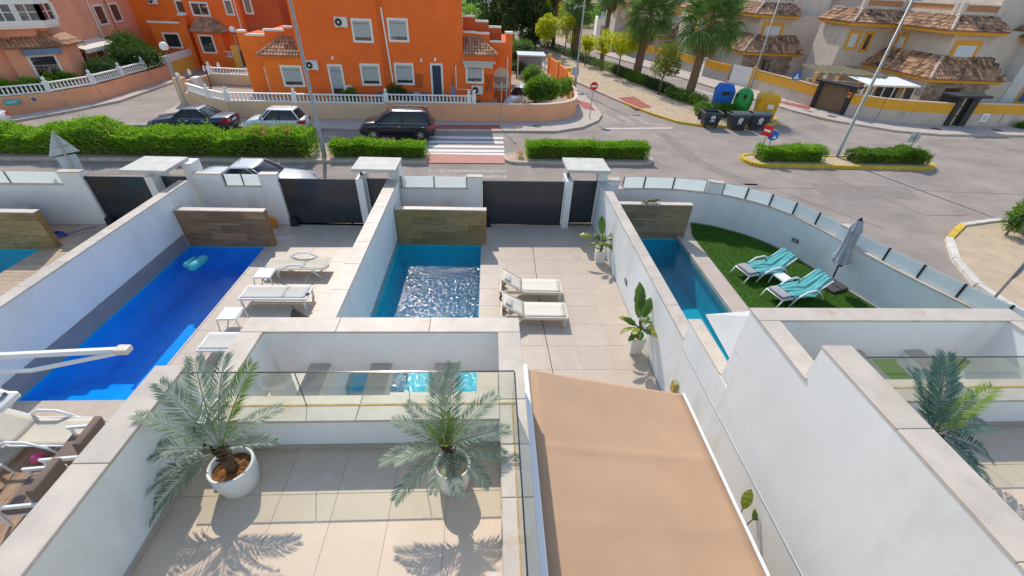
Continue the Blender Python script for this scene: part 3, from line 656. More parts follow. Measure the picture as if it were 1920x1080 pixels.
# white shade sail in front of the corner villa
sail = thing('shade_sail', 'white triangular shade sail tied to the corner of the right villa', 'shade sail', (4.62,5.38,3.86))
sm = mat('white_sailcloth', (.82,.82,.82), .8, .03)
tri = [(0,0,0),(-.03,-.05,-.10),(-.0,.0,-1.42),(.05,1.55,-1.36)]
s_ = MB().add([(0.03,0.02,0),(-.0,-.04,-.10),(.02,-.03,-1.42),(.07,1.55,-1.36)], [(0,1,3),(1,2,3)]); so_ = s_.build('cloth', sm, sail); md = so_.modifiers.new('thick','SOLIDIFY'); md.thickness = .012
# folding arm awning on the side wall
aw = thing('awning', 'large tan fabric awning stretched from the villa side wall to a white front bar', 'awning', (.62,3.0,2.78))
AWF = mat('tan_awning_fabric', (.49,.315,.20), .8, .05, 1.5, .12, 260, stain=(.455,.285,.175), ss=.6, st=(.52,.8))
ax1, az1 = 3.02, -.72
def awf(u, v):
    x = .085 + (ax1-.085)*u; y = -4.6 + 6.75*v - .02*u; z = -.05 + (az1+.05)*u - .05*math.sin(math.pi*u)*(.6+.4*math.sin(v*16)) + .004*math.sin(v*46+u*3) + .010*math.exp(-((v-.78-.02*u)/.012)**2) + .008*math.exp(-((v-.62-.015*u)/.02)**2); return (x,y,z)
fo = MB().grid(awf, 16, 160).build('fabric', AWF, aw, True); md = fo.modifiers.new('thick','SOLIDIFY'); md.thickness = .004
MB().bev(-.11,-4.7,-.09,.08,2.2,.04,.02).build('cassette', WHITE2, aw)
MB().bev(ax1-.015,-4.6,az1-.05,ax1+.035,2.14,az1+.03,.012).build('front_bar', WHITE2, aw)
for yy in (.9,-2.6): MB().tube([(.05,yy,-.07),(1.5,yy+.6,-.56),(ax1-.06,yy+.1,az1-.10)], .022, 8).build('folding_arm', WHITE2, aw)
# ---------------------------------------------------------------- pool furniture
CREAM = mat('cream_aluminium', (.68,.61,.49), .4, .04)
CREAMF = mat('cream_mesh_fabric', (.72,.66,.56), .8, .04, 3, .15, 300)
WALU = mat('white_aluminium', (.80,.80,.79), .35, .02)
GREYF = mat('grey_mesh_fabric', (.56,.53,.49), .8, .05, 3, .15, 300)
SANDF = mat('sand_mesh_fabric', (.58,.52,.42), .8, .05, 3, .15, 300)
TEAL = mat('turquoise_towel', (.13,.44,.44), .95, .18, 3.5, .5, 120)
CUSH = mat('grey_cushion', (.36,.34,.36), .9, .06, 5, .2, 150)
BROWNC = mat('brown_cushion', (.20,.145,.12), .9, .08, 5, .2, 150)
NAVY = mat('navy_tie', (.03,.04,.16), .8)
def sling(mb_fn, name, m, parent, th=.012):
    o = mb_fn.build(name, m, parent, True); md = o.modifiers.new('thick', 'SOLIDIFY'); md.thickness = th; md.offset = 0; return o
def wheeled_lounger(label, x, y, rz=0, group=None):
    t = thing('sun_lounger', label, 'sun lounger', (x,y,0), rz, group); hw = .35
    f = MB()
    for s in (-1, 1): f.bev(-1.0,s*hw-.025,.26,.98,s*hw+.025,.345,.008)
    f.box(.93,-hw+.0251,.262,.978,hw-.0251,.343); f.box(-.30,-hw+.0251,.27,-.26,hw-.0251,.32); f.box(-.98,-hw+.0251,.262,-.93,hw-.0251,.343); f.build('frame', CREAM, t)
    leg = MB().bev(-.04,-.03,0,.04,.03,.258,.006).mesh('leg', CREAM)
    for lx in (.9,):
        for s in (-1, 1): link('leg', leg, t, (lx, s*(hw-.03), 0))
    for s in (-1, 1): link('leg', leg, t, (-.93, s*(hw-.03), 0))
    wh = MB().lathe([(.10,-.02),(.115,-.01),(.115,.01),(.10,.02)], 18, axis='y').mesh('wheel', BLACK); hub = MB().lathe([(.075,-.024),(.075,.024)], 14, axis='y').mesh('hub', CREAM)
    for s in (-1, 1): w = link('wheel', wh, t, (-.88, s*(hw+.05), .115)); link('hub', hub, w)
    sling(MB().grid(lambda u, v: (-.28+1.2*u, -.32+.64*v, .352-.012*math.sin(math.pi*v)), 8, 6), 'seat', CREAMF, t)
    a = R(32); bk = MB().grid(lambda u, v: (-.29-.72*u*math.cos(a), -.32+.64*v, .352+.72*u*math.sin(a)-.01*math.sin(math.pi*v)), 6, 6); sling(bk, 'backrest', CREAMF, t)
    bf = MB()
    for s in (-1, 1): bf.bar((-.28,s*.335,.345), (-.29-.74*math.cos(a),s*.335,.352+.74*math.sin(a)), .03, .04)
    bf.bar((-.29-.74*math.cos(a),-.335,.352+.74*math.sin(a)), (-.29-.74*math.cos(a),.335,.352+.74*math.sin(a)), .03, .04); bf.build('backrest_frame', CREAM, t)
    MB().bar((-.62,-.2,.55),(-.42,-.2,.27),.02).bar((-.62,.2,.55),(-.42,.2,.27),.02).build('prop_strut', CREAM, t)
    px, pz = -.29-.52*math.cos(a), .352+.52*math.sin(a); p = bevel(MB().box(-.11,-.2,0,.11,.2,.05).build('head_pillow', CREAMF, t, True), .02, 2); p.location = (px-.03, 0, pz+.02); p.rotation_euler = (0, a, 0)
    return t
GL2 = 'cream loungers beside the turquoise pool'
wheeled_lounger('cream wheeled sun lounger beside the turquoise pool, the one nearer the gate', 1.36, 10.98, R(-1.5), GL2)
wheeled_lounger('cream wheeled sun lounger beside the turquoise pool, the one nearer the viewer', 1.35, 9.75, R(-1), GL2)
def flat_lounger(label, x, y, rz=0, ties=True, group=None):
    t = thing('sun_lounger', label, 'sun lounger', (x,y,0), rz, group); hw = .325
    f = MB()
    for s in (-1, 1): f.bev(-.97,s*hw-.022,.32,.97,s*hw+.022,.385,.007)
    f.box(-.968,-hw+.0221,.322,-.92,hw-.0221,.383); f.box(.92,-hw+.0221,.322,.968,hw-.0221,.383); f.box(.28,-hw+.0221,.325,.32,hw-.0221,.375); f.build('frame', WALU, t)
    leg = MB().bev(-.03,-.022,0,.03,.022,.319,.005).mesh('leg', WALU)
    for lx in (-.9, .88):
        for s in (-1, 1): link('leg', leg, t, (lx, s*hw, 0))
    sling(MB().grid(lambda u, v: (-.93+1.22*u, -.30+.6*v, .39-.015*math.sin(math.pi*v)), 8, 6), 'seat', GREYF, t)
    sling(MB().grid(lambda u, v: (.31+.62*u, -.30+.6*v, .39-.012*math.sin(math.pi*v)), 4, 6), 'backrest', GREYF, t)
    MB().bar((.35,-.2,.33),(.15,-.2,.05),.02).build('prop_strut', WALU, t)
    if ties:
        q = MB()
        for k in range(4):
            a = k*math.pi/4; q.bar((.95-.06*math.cos(a),-.12-.06*math.sin(a),.41),(.95+.06*math.cos(a),-.12+.06*math.sin(a),.41),.018)
        q.build('strap_tie', NAVY, t)
    return t
GL1 = 'loungers along the deep blue pool'
flat_lounger('flat white framed lounger with grey fabric between the two small white tables', -6.28, 10.5, R(0), True, GL1)
flat_lounger('flat grey lounger half hidden by the parapet corner beside the deep blue pool', -6.32, 8.38, R(0), False, GL1)
def arc_lounger(label, x, y, rz=0, back=0., fabric=SANDF, legm=WALU, group=None, towel=False):
    """sling lounger whose side frames arch up into arm rests; head at +x"""
    t = thing('sun_lounger', label, 'sun lounger', (x,y,0), rz, group); hw = .34
    a = R(back); hx = .25; bl = .72
    bx, bz = hx + bl*math.cos(a), .34 + bl*math.sin(a)
    for s in (-1, 1):
        f = MB(); f.tube([(-.98,s*hw,.30),(-.3,s*hw,.33),(hx,s*hw,.335),(bx,s*hw,bz)], .021, 8); f.build('side_rail', legm, t, True)
        g_ = MB(); g_.tube([(-.62,s*(hw+.03),0),(-.45,s*(hw+.04),.30),(-.12,s*(hw+.045),.50),(.22,s*(hw+.045),.52),(.52,s*(hw+.04),.36),(.82,s*(hw+.03),0)], [.022,.026,.03,.03,.026,.022], 8); g_.build('arm_frame', legm, t, True)
    for cx_, cz_, cw_, cr_ in ((-.98,.30,hw,.019),(bx,bz,hw,.019),(-.5,.2,hw,.014),(.6,.26,hw+.03,.014)): MB().tube([(cx_,-cw_,cz_),(cx_,cw_,cz_)], cr_, 8).build('cross_tube', legm, t, True)
    for s in (-1, 1): MB().tube([(-.96,s*hw,.30),(-1.12,s*hw,.0)], .02, 8).build('leg', legm, t, True)
    sling(MB().grid(lambda u, v: (-.96+1.2*u, -.33+.66*v, .315+.03*u-.02*math.sin(math.pi*v)), 8, 6), 'seat', fabric, t)
    sling(MB().grid(lambda u, v: (hx+(bl-.01)*u*math.cos(a), -.33+.66*v, .345+bl*u*math.sin(a)-.02*math.sin(math.pi*v)), 6, 6), 'backrest', fabric, t)
    if back: MB().bar((hx+.5*math.cos(a),0,.33+.5*math.sin(a)), (hx+.62,0,.05), .025).build('prop_strut', legm, t)
    if towel:
        c = bevel(MB().box(-.97,-.31,.33,-.62,.31,.42).build('seat_cushion', CUSH, t, True), .035, 3)
        tw = thing('towel', towel, 'towel', (x,y,0), rz, 'turquoise towels on the lawn loungers')
        def fn(u, v):
            w = (v-.5); fold = .022*math.sin(u*7+v*17)+.018*math.sin(v*31+u*5)+.012*math.sin(u*23)
            L = -.60 + 1.68*u
            if L < hx: px, pz = L, .40
            elif L < hx + bl: px, pz = hx+(L-hx)*math.cos(a), .40+(L-hx)*math.sin(a)
            else: px, pz = bx + .05 + .10*(L-hx-bl), bz+.05 - .8*(L-hx-bl)
            py = w*(.74 + .10*math.sin(u*5)); drop = max(0, abs(w)-.42)*2.2
            return (px, py + .03*math.sin(u*9), pz + fold - drop*(.35+.3*math.sin(u*6)**2))
        o = MB().grid(fn, 60, 34).build('cloth', TEAL, tw, True); md = o.modifiers.new('thick', 'SOLIDIFY'); md.thickness = .012
    return t
arc_lounger('sand coloured lounger with curved white arms nearest the wood wall, beside the deep blue pool', -6.25, 12.15, R(0), 0, SANDF, WALU, GL1)
arc_lounger('sand coloured lounger with curved white arms and raised back at the lower left edge', -9.15, 5.75, R(180), 30, SANDF, WALU, GL1)
GL3 = 'towel covered loungers on the lawn'
arc_lounger('white lounger with grey foot cushion under a turquoise towel, nearer the curved wall', 9.75, 12.2, R(14), 36, GREYF, WALU, GL3, 'turquoise towel draped over the lawn lounger nearer the curved wall')
arc_lounger('white lounger with grey foot cushion under a turquoise towel, nearer the villa parapet', 10.15, 10.85, R(14), 36, GREYF, WALU, GL3, 'turquoise towel draped over the lawn lounger nearer the villa parapet')
def side_table(label, x, y, rz=0, s=.5, h=.42, group=None):
    t = thing('side_table', label, 'table', (x,y,0), rz, group); n = 5; w = s/n
    sl_ = MB().bev(-s/2+.02,.002,h-.018,s/2-.02,w-.003,h,.003).mesh('slat', WALU)
    for k in range(n): link('slat', sl_, t, (0,-s/2+k*w,0))
    f = MB()
    for a in (-1, 1): f.box(-s/2,a*(s/2-.011)-.011,h-.05,s/2,a*(s/2-.011)+.011,h-.019); f.box(a*(s/2-.01)-.01,-s/2+.023,h-.05,a*(s/2-.01)+.01,s/2-.023,h-.019)
    f.build('frame', WALU, t)
    for a in (-1, 1):
        for b in (-1, 1): MB().bar((a*(s/2-.015),b*(s/2-.015),h-.05),(a*(s/2+.02),b*(s/2+.0),0),.028).build('leg', WALU, t)
    return t
side_table('small white side table beside the deep blue pool, nearer the wood wall', -7.02, 11.47, R(2), .52, .42, 'white side tables by the pools')
side_table('small white side table beside the deep blue pool, nearer the parapet', -7.12, 9.47, R(2), .52, .42, 'white side tables by the pools')
side_table('small white side table on the lawn between the towel covered loungers', 9.98, 11.52, R(14), .45, .40, 'white side tables by the pools')
# closed grey parasol
t = thing('closed_parasol', 'closed grey parasol on a dark base plate beside the curved white wall', 'parasol', (11.86,11.6,0), R(20))
MB().bev(-.45,-.45,.012,.45,.45,.07,.01).build('base_plate', ANTH2, t)
bsl = MB().bev(.006,.006,.0702,.436,.436,.11,.012).mesh('ballast_slab', mat('dark_ballast', (.075,.07,.07), .7, .15, 6, .2, 60))
for a, b in ((-.45,-.45),(.005,-.45),(-.45,.005),(.005,.005)): link('ballast_slab', bsl, t, (a,b,0))
lean = Vector((-.10,.02,1))
MB().tube([(0,0,.07),(lean.x*2.5,lean.y*2.5,2.55)], .027, 10).build('pole', ANTH, t)
MB().bev(.02,-.03,.75,.09,.03,.93,.01).build('crank', ANTH2, t)
pg = mat('grey_parasol_cloth', (.42,.42,.46), .9, .1, 4, .2, 150)
def pf(u, v):
    z = .98 + 1.50*v; r = (.235-.10*min(v*2.2,1) if v < .45 else .135+.01*math.sin((v-.45)*9)) if v < .8 else .15 - .35*(v-.8)
    if v < .1: r += .02
    th = 2*math.pi*u; r *= 1 + .22*math.sin(8*th + 3*v) + .08*math.sin(5*th-7*v)
    return (lean.x*z + r*math.cos(th), lean.y*z + r*math.sin(th), z + (.05*math.sin(8*th) if v < .05 else 0))
MB().grid(pf, 72, 26).build('folded_canopy', pg, t, True)
def pv(u, v):
    z = 2.14 + .36*v; r = .185 - .11*v; th = 2*math.pi*u; r *= 1 + .2*math.sin(8*th+1)
    return (lean.x*z + r*math.cos(th), lean.y*z + r*math.sin(th), z)
MB().grid(pv, 64, 6).build('vent_flap', pg, t, True); MB().lathe([(.05,2.49),(.055,2.56),(.02,2.60)], 10, (lean.x*2.5,lean.y*2.5,0)).build('finial', ANTH, t)
MB().bev(-.17,.0,2.33,-.11,.09,2.47,.008).build('hub', ANTH2, t)
# cantilever parasol of the left deck
t = thing('cantilever_parasol', 'folded white cantilever parasol with double boom reaching over the deep blue pool', 'parasol', (-9.95,5.42,0))
MB().bev(-.45,-.45,0,.45,.45,.1,.02).build('base', CONC, t); MB().box(-.05,-.05,.1,.05,.05,2.75).build('mast', WALU, t)
MB().box(-.10,-.13,2.42,.16,.13,2.68).build('hinge_block', WALU, t); q = MB().box(-.13,-.13,2.6801,.13,.13,2.70).build('hinge_cap', BLACK, t); q.location = (.98,.10,-.05); q.rotation_euler = (0,0,R(45))
MB().bar((.16,.09,2.62),(3.5,.38,2.58),.07,.10).build('boom', WALU, t); MB().bar((.16,-.06,2.45),(2.1,.04,2.42),.05,.06).bar((2.1,.04,2.42),(3.45,.35,2.55),.05,.06).build('stay', WALU, t)
bevel(MB().box(3.35,.29,2.52,3.58,.47,2.64).build('boom_end', CREAM, t), .03, 2)
def pc(u, v): th = 2*math.pi*u; r = (.10+.05*v)*(1+.16*math.sin(7*th)); return (.75+.55*v*1.1, -.05+r*math.cos(th)-.0*v, 2.18-.55*v*.8+r*math.sin(th))
MB().grid(pc, 48, 12).build('folded_canopy', mat('white_parasol_cloth', (.80,.80,.80), .8, .04, 3, .1, 120), t, True)
MB().bev(1.22,-.26,1.66,1.42,.16,1.80,.04).build('canopy_end', MATS['white_parasol_cloth'], t)
# terrace chairs of the left deck
def deck_chair(label, x, y, rz):
    t = thing('garden_armchair', label, 'armchair', (x,y,0), rz, 'brown cushioned chairs on the left deck')
    for s in (-1, 1):
        f = MB(); f.bar((-.36,s*.36,0),(-.30,s*.36,.56),.035,.05); f.bar((.36,s*.36,0),(.30,s*.36,.56),.035,.05); f.bar((-.36,s*.36,.575),(.36,s*.36,.575),.04,.07); f.build('arm_frame', WALU, t)
    MB().box(-.33,-.335,.24,.33,.335,.28).build('seat_frame', WALU, t); bevel(MB().box(-.33,-.33,.281,.33,.33,.42).build('seat_cushion', BROWNC, t, True), .03, 2)
    b = bevel(MB().box(-.07,-.33,0,.07,.33,.50).build('back_cushion', BROWNC, t, True), .03, 2); b.location = (.30,0,.42); b.rotation_euler = (0,R(10),0)
    return t
deck_chair('brown cushioned garden armchair with white arms on the left deck, farther from the viewer', -8.02, 5.32, R(5))
deck_chair('brown cushioned garden armchair with white arms on the left deck, nearer the viewer', -8.1, 4.42, R(5))
side_table('white low table standing between the chairs and the picture edge on the left deck', -9.45, 4.75, R(8), .5, .36)
t = thing('play_ball', 'small pink ball lying under the lounger at the lower left edge', 'ball', (-8.95,5.30,.0)); MB().lathe([(.0,.0),(.06,.015),(.10,.06),(.11,.11),(.10,.16),(.06,.205),(.0,.22)], 14, cap=False).build('shell', mat('pink_vinyl', (.75,.10,.25), .4), t, True)
# bean bag
t = thing('bean_bag', 'dark brown pyramid shaped bean bag on the deck behind the parapet', 'bean bag', (-5.25,9.35,0))
def bb(u, v):
    th = 2*math.pi*u; sq = 1/max(abs(math.cos(th)),abs(math.sin(th)))**.75; r = .30*sq*(1-v)**.8 + .01; r *= 1+.06*math.sin(9*th+4*v)
    return (r*math.cos(th)-.10*v, r*math.sin(th)*.8+.10*v, .62*v + .02*math.sin(6*th)*(1-v))
MB().grid(bb, 40, 14).build('cover', mat('dark_brown_cloth', (.085,.065,.05), .9, .12, 5, .2, 120), t, True); MB().tube([(-.10,.10,.61),(-.13,.12,.66),(-.09,.13,.67)], .012, 6).build('handle', BLACK, t)
# pool float
t = thing('pool_float', 'turquoise inflatable float with two bolsters drifting in the deep blue pool', 'pool float', (-9.93,12.65,-.09), R(-8)); FL = mat('turquoise_vinyl', (.07,.48,.55), .25, .06, 3, spec=.6)
for dx, ln, r in ((-.15,.55,.12), (.13,.80,.155)):
    MB().lathe([(.02,-ln/2),(r*.75,-ln/2+.03),(r,-ln/2+.12),(r,ln/2-.12),(r*.75,ln/2-.03),(.02,ln/2)], 16, (dx,0,.08), 'y').build('air_chamber', FL, t, True)
MB().bev(-.22,-.24,.02,.26,.28,.06,.01).build('mat', FL, t)
# hoses and the gecko
t = thing('hose_reel', 'orange hose reel on the deck beside the second gate motor', 'hose reel', (-8.35,15.25,0)); MB().lathe([(.10,-.05),(.20,-.05),(.20,.05),(.10,.05)], 18, (0,0,.22), 'y').build('reel', mat('orange_hose', (.75,.26,.04), .5), t); MB().bar((-.12,0,0),(0,0,.24),.03).bar((.12,0,0),(0,0,.24),.03).build('stand', BLACK, t)
t = thing('pool_hose', 'blue pool hose coiled on the ground beside the first dark gate', 'hose', (-15.6,14.3,0)); MB().tube([(.30*math.cos(k*.5)*(1-.01*k), .26*math.sin(k*.5)*(1-.01*k), .025+.0035*k) for k in range(40)], .022, 6).build('coil', mat('blue_hose', (.02,.07,.38), .4), t, True); MB().tube([(.28,.1,.05),(.7,.35,.12),(1.05,.5,.16)], .018, 6).build('pole', mat('blue_hose', None), t)
t = thing('gecko_figure', 'olive brown gecko figure lying on top of the third wood wall', 'figurine', (6.15,14.9,1.44), R(12)); GK = mat('bronze_green', (.15,.145,.05), .6, .25, 14)
MB().tube([(-.34,.02,.03),(-.22,-.02,.05),(-.08,.0,.09),(.08,.01,.10),(.20,.0,.09),(.25,.0,.09)], [.012,.03,.065,.07,.045,.03], 10).build('body', GK, t, True); MB().tube([(.23,0,.10),(.30,0,.13),(.38,0,.115),(.42,0,.10)], [.03,.058,.045,.015], 10).build('head', GK, t, True)
for x0, sx in ((-.10,-1),(.14,1)):
    for s in (-1, 1): MB().tube([(x0,s*.05,.08),(x0+sx*.07,s*.13,.07),(x0+sx*.10,s*.15,.008)], [.026,.022,.016], 7).build('leg', GK, t, True)

# ---------------------------------------------------------------- potted plants
POTW = mat('white_pot', (.78,.76,.72), .35, .03)
SOIL = mat('bark_mulch', (.26,.11,.035), .95, .4, 14, .8, 40, stain=(.55,.40,.22), ss=16, st=(.6,.66))
def square_pot(t, w0, w1, h):
    b = MB(); a, c = w0/2, w1/2; i = c-.025
    vs = [(-a,-a,0),(a,-a,0),(a,a,0),(-a,a,0),(-c,-c,h),(c,-c,h),(c,c,h),(-c,c,h),(-i,-i,h),(i,-i,h),(i,i,h),(-i,i,h),(-i,-i,h-.06),(i,-i,h-.06),(i,i,h-.06),(-i,i,h-.06)]
    b.add(vs, [(0,3,2,1)] + [(k,(k+1)%4,4+(k+1)%4,4+k) for k in range(4)] + [(4+k,4+(k+1)%4,8+(k+1)%4,8+k) for k in range(4)] + [(8+k,8+(k+1)%4,12+(k+1)%4,12+k) for k in range(4)]).build('pot', POTW, t)
    MB().box(-i,-i,h-.09,i,i,h-.055).build('soil', mat('white_pebbles', (.55,.52,.48), .9, .5, 40, .9, 45), t)
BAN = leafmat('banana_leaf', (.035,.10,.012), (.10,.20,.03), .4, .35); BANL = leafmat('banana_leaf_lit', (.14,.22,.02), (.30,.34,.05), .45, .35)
def paddle(L, W, bend, m):
    """paddle leaf along +x with a folded midrib and torn edge"""
    def fn(u, v):
        s = v*2-1; w = W*.5*(math.sin(math.pi*min(u*1.02+.03,1))**.62)*(1-.12*u); x = L*u*math.cos(bend*u*.5); z = -L*u*math.sin(bend*u*.5) - abs(s)*w*.28 + .012*math.sin(u*26+s*3)
        return (x + abs(s)*w*.15, s*w + .006*math.sin(u*40), z)
    return MB().grid(fn, 14, 6).mesh('leaf', m, True)
def banana(label, x, y, h, pot, leaves, cat='potted plant'):
    t = thing('potted_banana_plant', label, cat, (x,y,0), 0, 'banana plants in white square pots'); square_pot(t, *pot)
    st_ = MB(); z0 = pot[2]-.07
    st_.tube([(0,0,z0),(.02,.0,z0+.25),(.0,.02,z0+.5)], [.05,.045,.03], 8); st_.build('stem', mat('brown_stem', (.20,.11,.05), .8, .3, 8, .4, 50), t, True)
    for az, el, pl, L, W, bend, lit in leaves:
        d = Vector((math.cos(R(az))*math.cos(R(el)), math.sin(R(az))*math.cos(R(el)), math.sin(R(el)))); b = Vector((0,0,z0+.30)); e = b + d*pl
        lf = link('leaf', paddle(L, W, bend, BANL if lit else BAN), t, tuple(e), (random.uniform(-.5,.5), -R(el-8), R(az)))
        s_ = MB().tube([b, b.lerp(e,.5)+Vector((0,0,.02)), e], [.018,.014,.009], 6).build('petiole', BAN, t, True)
    return t
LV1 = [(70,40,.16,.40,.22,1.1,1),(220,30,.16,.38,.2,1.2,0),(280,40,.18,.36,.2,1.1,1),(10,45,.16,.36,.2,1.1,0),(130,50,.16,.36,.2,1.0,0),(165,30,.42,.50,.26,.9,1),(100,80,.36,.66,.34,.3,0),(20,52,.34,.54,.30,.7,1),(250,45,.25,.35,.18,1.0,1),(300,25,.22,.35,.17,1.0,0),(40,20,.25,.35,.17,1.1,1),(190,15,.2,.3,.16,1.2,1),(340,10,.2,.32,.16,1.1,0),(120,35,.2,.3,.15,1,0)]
banana('small potted banana plant in a white square pot by the pedestrian gate', 4.02, 12.98, 1.6, (.30,.36,.50), LV1)
LV2 = [(110,80,.6,.75,.32,.35,0),(45,40,.2,.42,.22,1.1,0),(225,45,.2,.42,.22,1.1,1),(280,50,.2,.40,.22,1.0,0),(335,40,.2,.42,.22,1.1,1),(135,35,.2,.42,.22,1.1,0),(180,55,.2,.40,.22,1.0,0),(125,84,.42,.95,.40,.25,0),(60,66,.35,.58,.30,.6,0),(200,30,.3,.42,.18,1.1,1),(255,35,.3,.40,.17,1.1,0),(310,28,.3,.42,.18,1.1,1),(20,35,.3,.42,.18,1.0,0),(160,40,.3,.38,.17,1.0,1),(90,50,.3,.35,.16,.8,0),(230,10,.2,.34,.15,1.2,0)]
banana('tall potted banana plant in a white square pot halfway along the white wall', 4.03, 8.38, 2.1, (.30,.38,.55), LV2)
LV3 = [(100,50,.75,.45,.2,.6,0),(60,70,.7,.35,.17,.5,1),(270,50,.75,.55,.26,.8,0),(250,66,.8,.36,.17,.6,1),(20,60,.6,.4,.2,.8,0),(160,55,.6,.4,.2,.8,0)]
banana('banana plant squeezed between the awning bar and the white wall', 4.0, 3.1, 1.8, (.30,.38,.55), LV3)
FR = leafmat('silvery_palm_leaflet', (.085,.165,.085), (.47,.52,.40), .28, .5); FRG = leafmat('fresh_palm_leaflet', (.16,.26,.04), (.28,.38,.08), .35, .5); FRD = leafmat('dark_palm_leaflet', (.05,.12,.10), (.14,.24,.19), .22, .5)
def frond_mesh(L, droop, m, n=52, ll=.26, seed=0):
    r = np.random.default_rng(seed); V, F = [], []
    def pos(s):
        k = 12; p = np.zeros(3)
        for i in range(k): e = -droop*(s*(i+.5)/k)**1.2; p += np.array([math.cos(e),0,math.sin(e)])*L*s/k
        return p
    for i in range(n):
        s = .14 + .86*i/(n-1); p = pos(s); e = -droop*s**1.2; tx = np.array([math.cos(e),0,math.sin(e)]); up = np.array([-math.sin(e),0,math.cos(e)])
        l = ll*(math.sin(math.pi*(.12+.80*s))**.55)*(1.0 if s < .97 else .7)
        for sd_ in (-1, 1):
            fw = .55+.5*s; d = tx*fw + np.array([0,sd_,0])*.85 + up*(.42-.15*s) + r.normal(size=3)*.09; d /= np.linalg.norm(d)
            w = np.cross(d, up); w /= np.linalg.norm(w)+1e-9; wd = .017; o = len(V); mid = p + d*l*.5; tip = p + d*l; tip[2] -= .22*l
            V += [p, mid+w*wd/2, tip, mid-w*wd/2]; F.append((o,o+1,o+2,o+3))
    ra = MB().tube([tuple(pos(k/8)) for k in range(9)], [.012-.0011*k for k in range(9)], 5); o = len(V)
    V += [np.array(v) for v in ra.v]; F += [tuple(i+o for i in f) for f in ra.f if len(f) == 4]
    return npmesh('frond', np.array(V), np.array(F), m)
FM = [frond_mesh(1.0, dr, FR, seed=k) for k, dr in enumerate((.35,.7,1.1))]; FMG = frond_mesh(1.0, .3, FRG, seed=9); FMD = [frond_mesh(1.0, dr, FRD, seed=20+k) for k, dr in enumerate((.4,.8,1.1))]
def potted_palm(label, x, y, z, r, h, crown, fronds, fms=FM, fs=1.0):
    t = thing('potted_palm', label, 'potted palm', (x,y,z), 0, 'artificial palms in round white pots')
    MB().lathe([(r*.80,0),(r*.86,.02),(r*.97,h*.55),(r,h-.015),(r-.008,h),(r-.03,h),(r-.035,h-.09)], 40, cap=False).add([(r*.8*math.cos(k*math.pi/8), r*.8*math.sin(k*math.pi/8), .001) for k in range(16)], [tuple(range(16))]).build('pot', POTW, t, True)
    so2 = MB().grid(lambda u, v: ((r-.036)*v*math.cos(2*math.pi*u), (r-.036)*v*math.sin(2*math.pi*u), h-.085+.02*math.sin(u*40)*math.sin(v*9)), 24, 5).build('soil', SOIL, t)
    c = Vector(crown) - Vector((x,y,z)); pts = [(0,0,h-.12),(c.x*.3,c.y*.3,h+(c.z-h)*.3),(c.x*.75,c.y*.75,h+(c.z-h)*.7),tuple(c)]
    tr = MB(); tr.tube(pts, [.062,.06,.055,.045], 10); bk = mat('fibrous_trunk', (.13,.075,.04), .95, .45, 16, 1., 60); tr.build('trunk', bk, t, True)
    sc = MB()
    for k in range(34):
        s = random.random(); a = random.uniform(0,6.28); p = Vector(pts[1]).lerp(Vector(pts[3]), s); rr = .055; sc.bar(p + Vector((rr*.8*math.cos(a),rr*.8*math.sin(a),-.02)), p + Vector((rr*1.45*math.cos(a),rr*1.45*math.sin(a),.055)), .03, .010)
    tag(sc.build('leaf_scar', bk, t), kind='stuff')
    for az, el, L, k in fronds:
        L *= fs
        m = FMG if k == 9 else fms[k]; link('frond', m, t, tuple(c + Vector((math.cos(R(az))*.02, math.sin(R(az))*.02, -random.random()*.06))), (random.uniform(-.25,.25), -R(el), R(az)), (L,)*3)
    return t
potted_palm('silvery palm in a round white pot on the terrace, beside the left party wall', -2.81, 2.78, 3.4, .235, .37, (-2.84,2.80,4.05),
    [(172,46,.80,0),(186,16,.86,1),(203,-2,.90,1),(218,-14,.95,1),(150,66,.88,0),(112,72,.98,0),(84,68,1.0,0),(48,62,.98,9),(24,46,.74,1),(4,26,.58,1)])
potted_palm('silvery palm in a round white pot on the terrace, beside the right glass pane', -.38, 2.73, 3.4, .205, .40, (-.43,2.75,4.12),
    [(165,38,.72,1),(190,12,.78,1),(222,0,.80,1),(205,28,.62,1),(110,72,.92,0),(80,66,.98,0),(35,50,.85,1),(12,24,.78,1),(350,8,.72,1),(322,-4,.68,1),(285,10,.62,1),(262,20,.60,1),(95,85,.50,9),(160,68,.42,9),(20,70,.42,9),(200,74,.45,9),(330,74,.38,9),(45,80,.40,9),(270,66,.34,9),(150,50,.7,0)], FM, .87)
potted_palm('dark green palm in a round white pot on the right villa terrace', 5.22, 2.72, 3.4, .28, .42, (5.18,2.82,4.12),
    [(130,62,.85,0),(100,74,.9,0),(78,66,.95,0),(55,50,.95,1),(30,32,.95,1),(8,16,.92,1),(345,0,.85,1),(320,-8,.8,2),(290,10,.7,2),(70,35,.8,0),(20,55,.8,9)], FMD)
# ---------------------------------------------------------------- houses across the street
ORANGE = mat('orange_stucco', (.90,.165,.028), .9, .10, .9, .25, 70, stain=(.74,.135,.03), ss=.45, st=(.52,.72))
ORANGE2 = mat('tangerine_stucco', (.88,.195,.026), .9, .08, .9, .25, 70, stain=(.80,.17,.02), ss=.6)
RUST = mat('rust_red_stucco', (.55,.10,.03), .9, .08, .9, .2, 70)
SALMON = mat('salmon_stucco', (.84,.37,.23), .9, .07, .8, .25, 70, stain=(.74,.31,.19), ss=.5, st=(.55,.75))
SALMW = mat('salmon_wall_paint', (.84,.40,.22), .9, .07, .8, .25, 70, stain=(.68,.32,.20), ss=.9, st=(.62,.7))
CREAMW = mat('peeling_cream_wall', (.74,.50,.31), .9, .08, .7, .3, 60, stain=(.42,.30,.22), ss=.55, st=(.64,.68))
YELW = mat('yellow_wall_paint', (.83,.46,.07), .9, .07, .8, .25, 60)
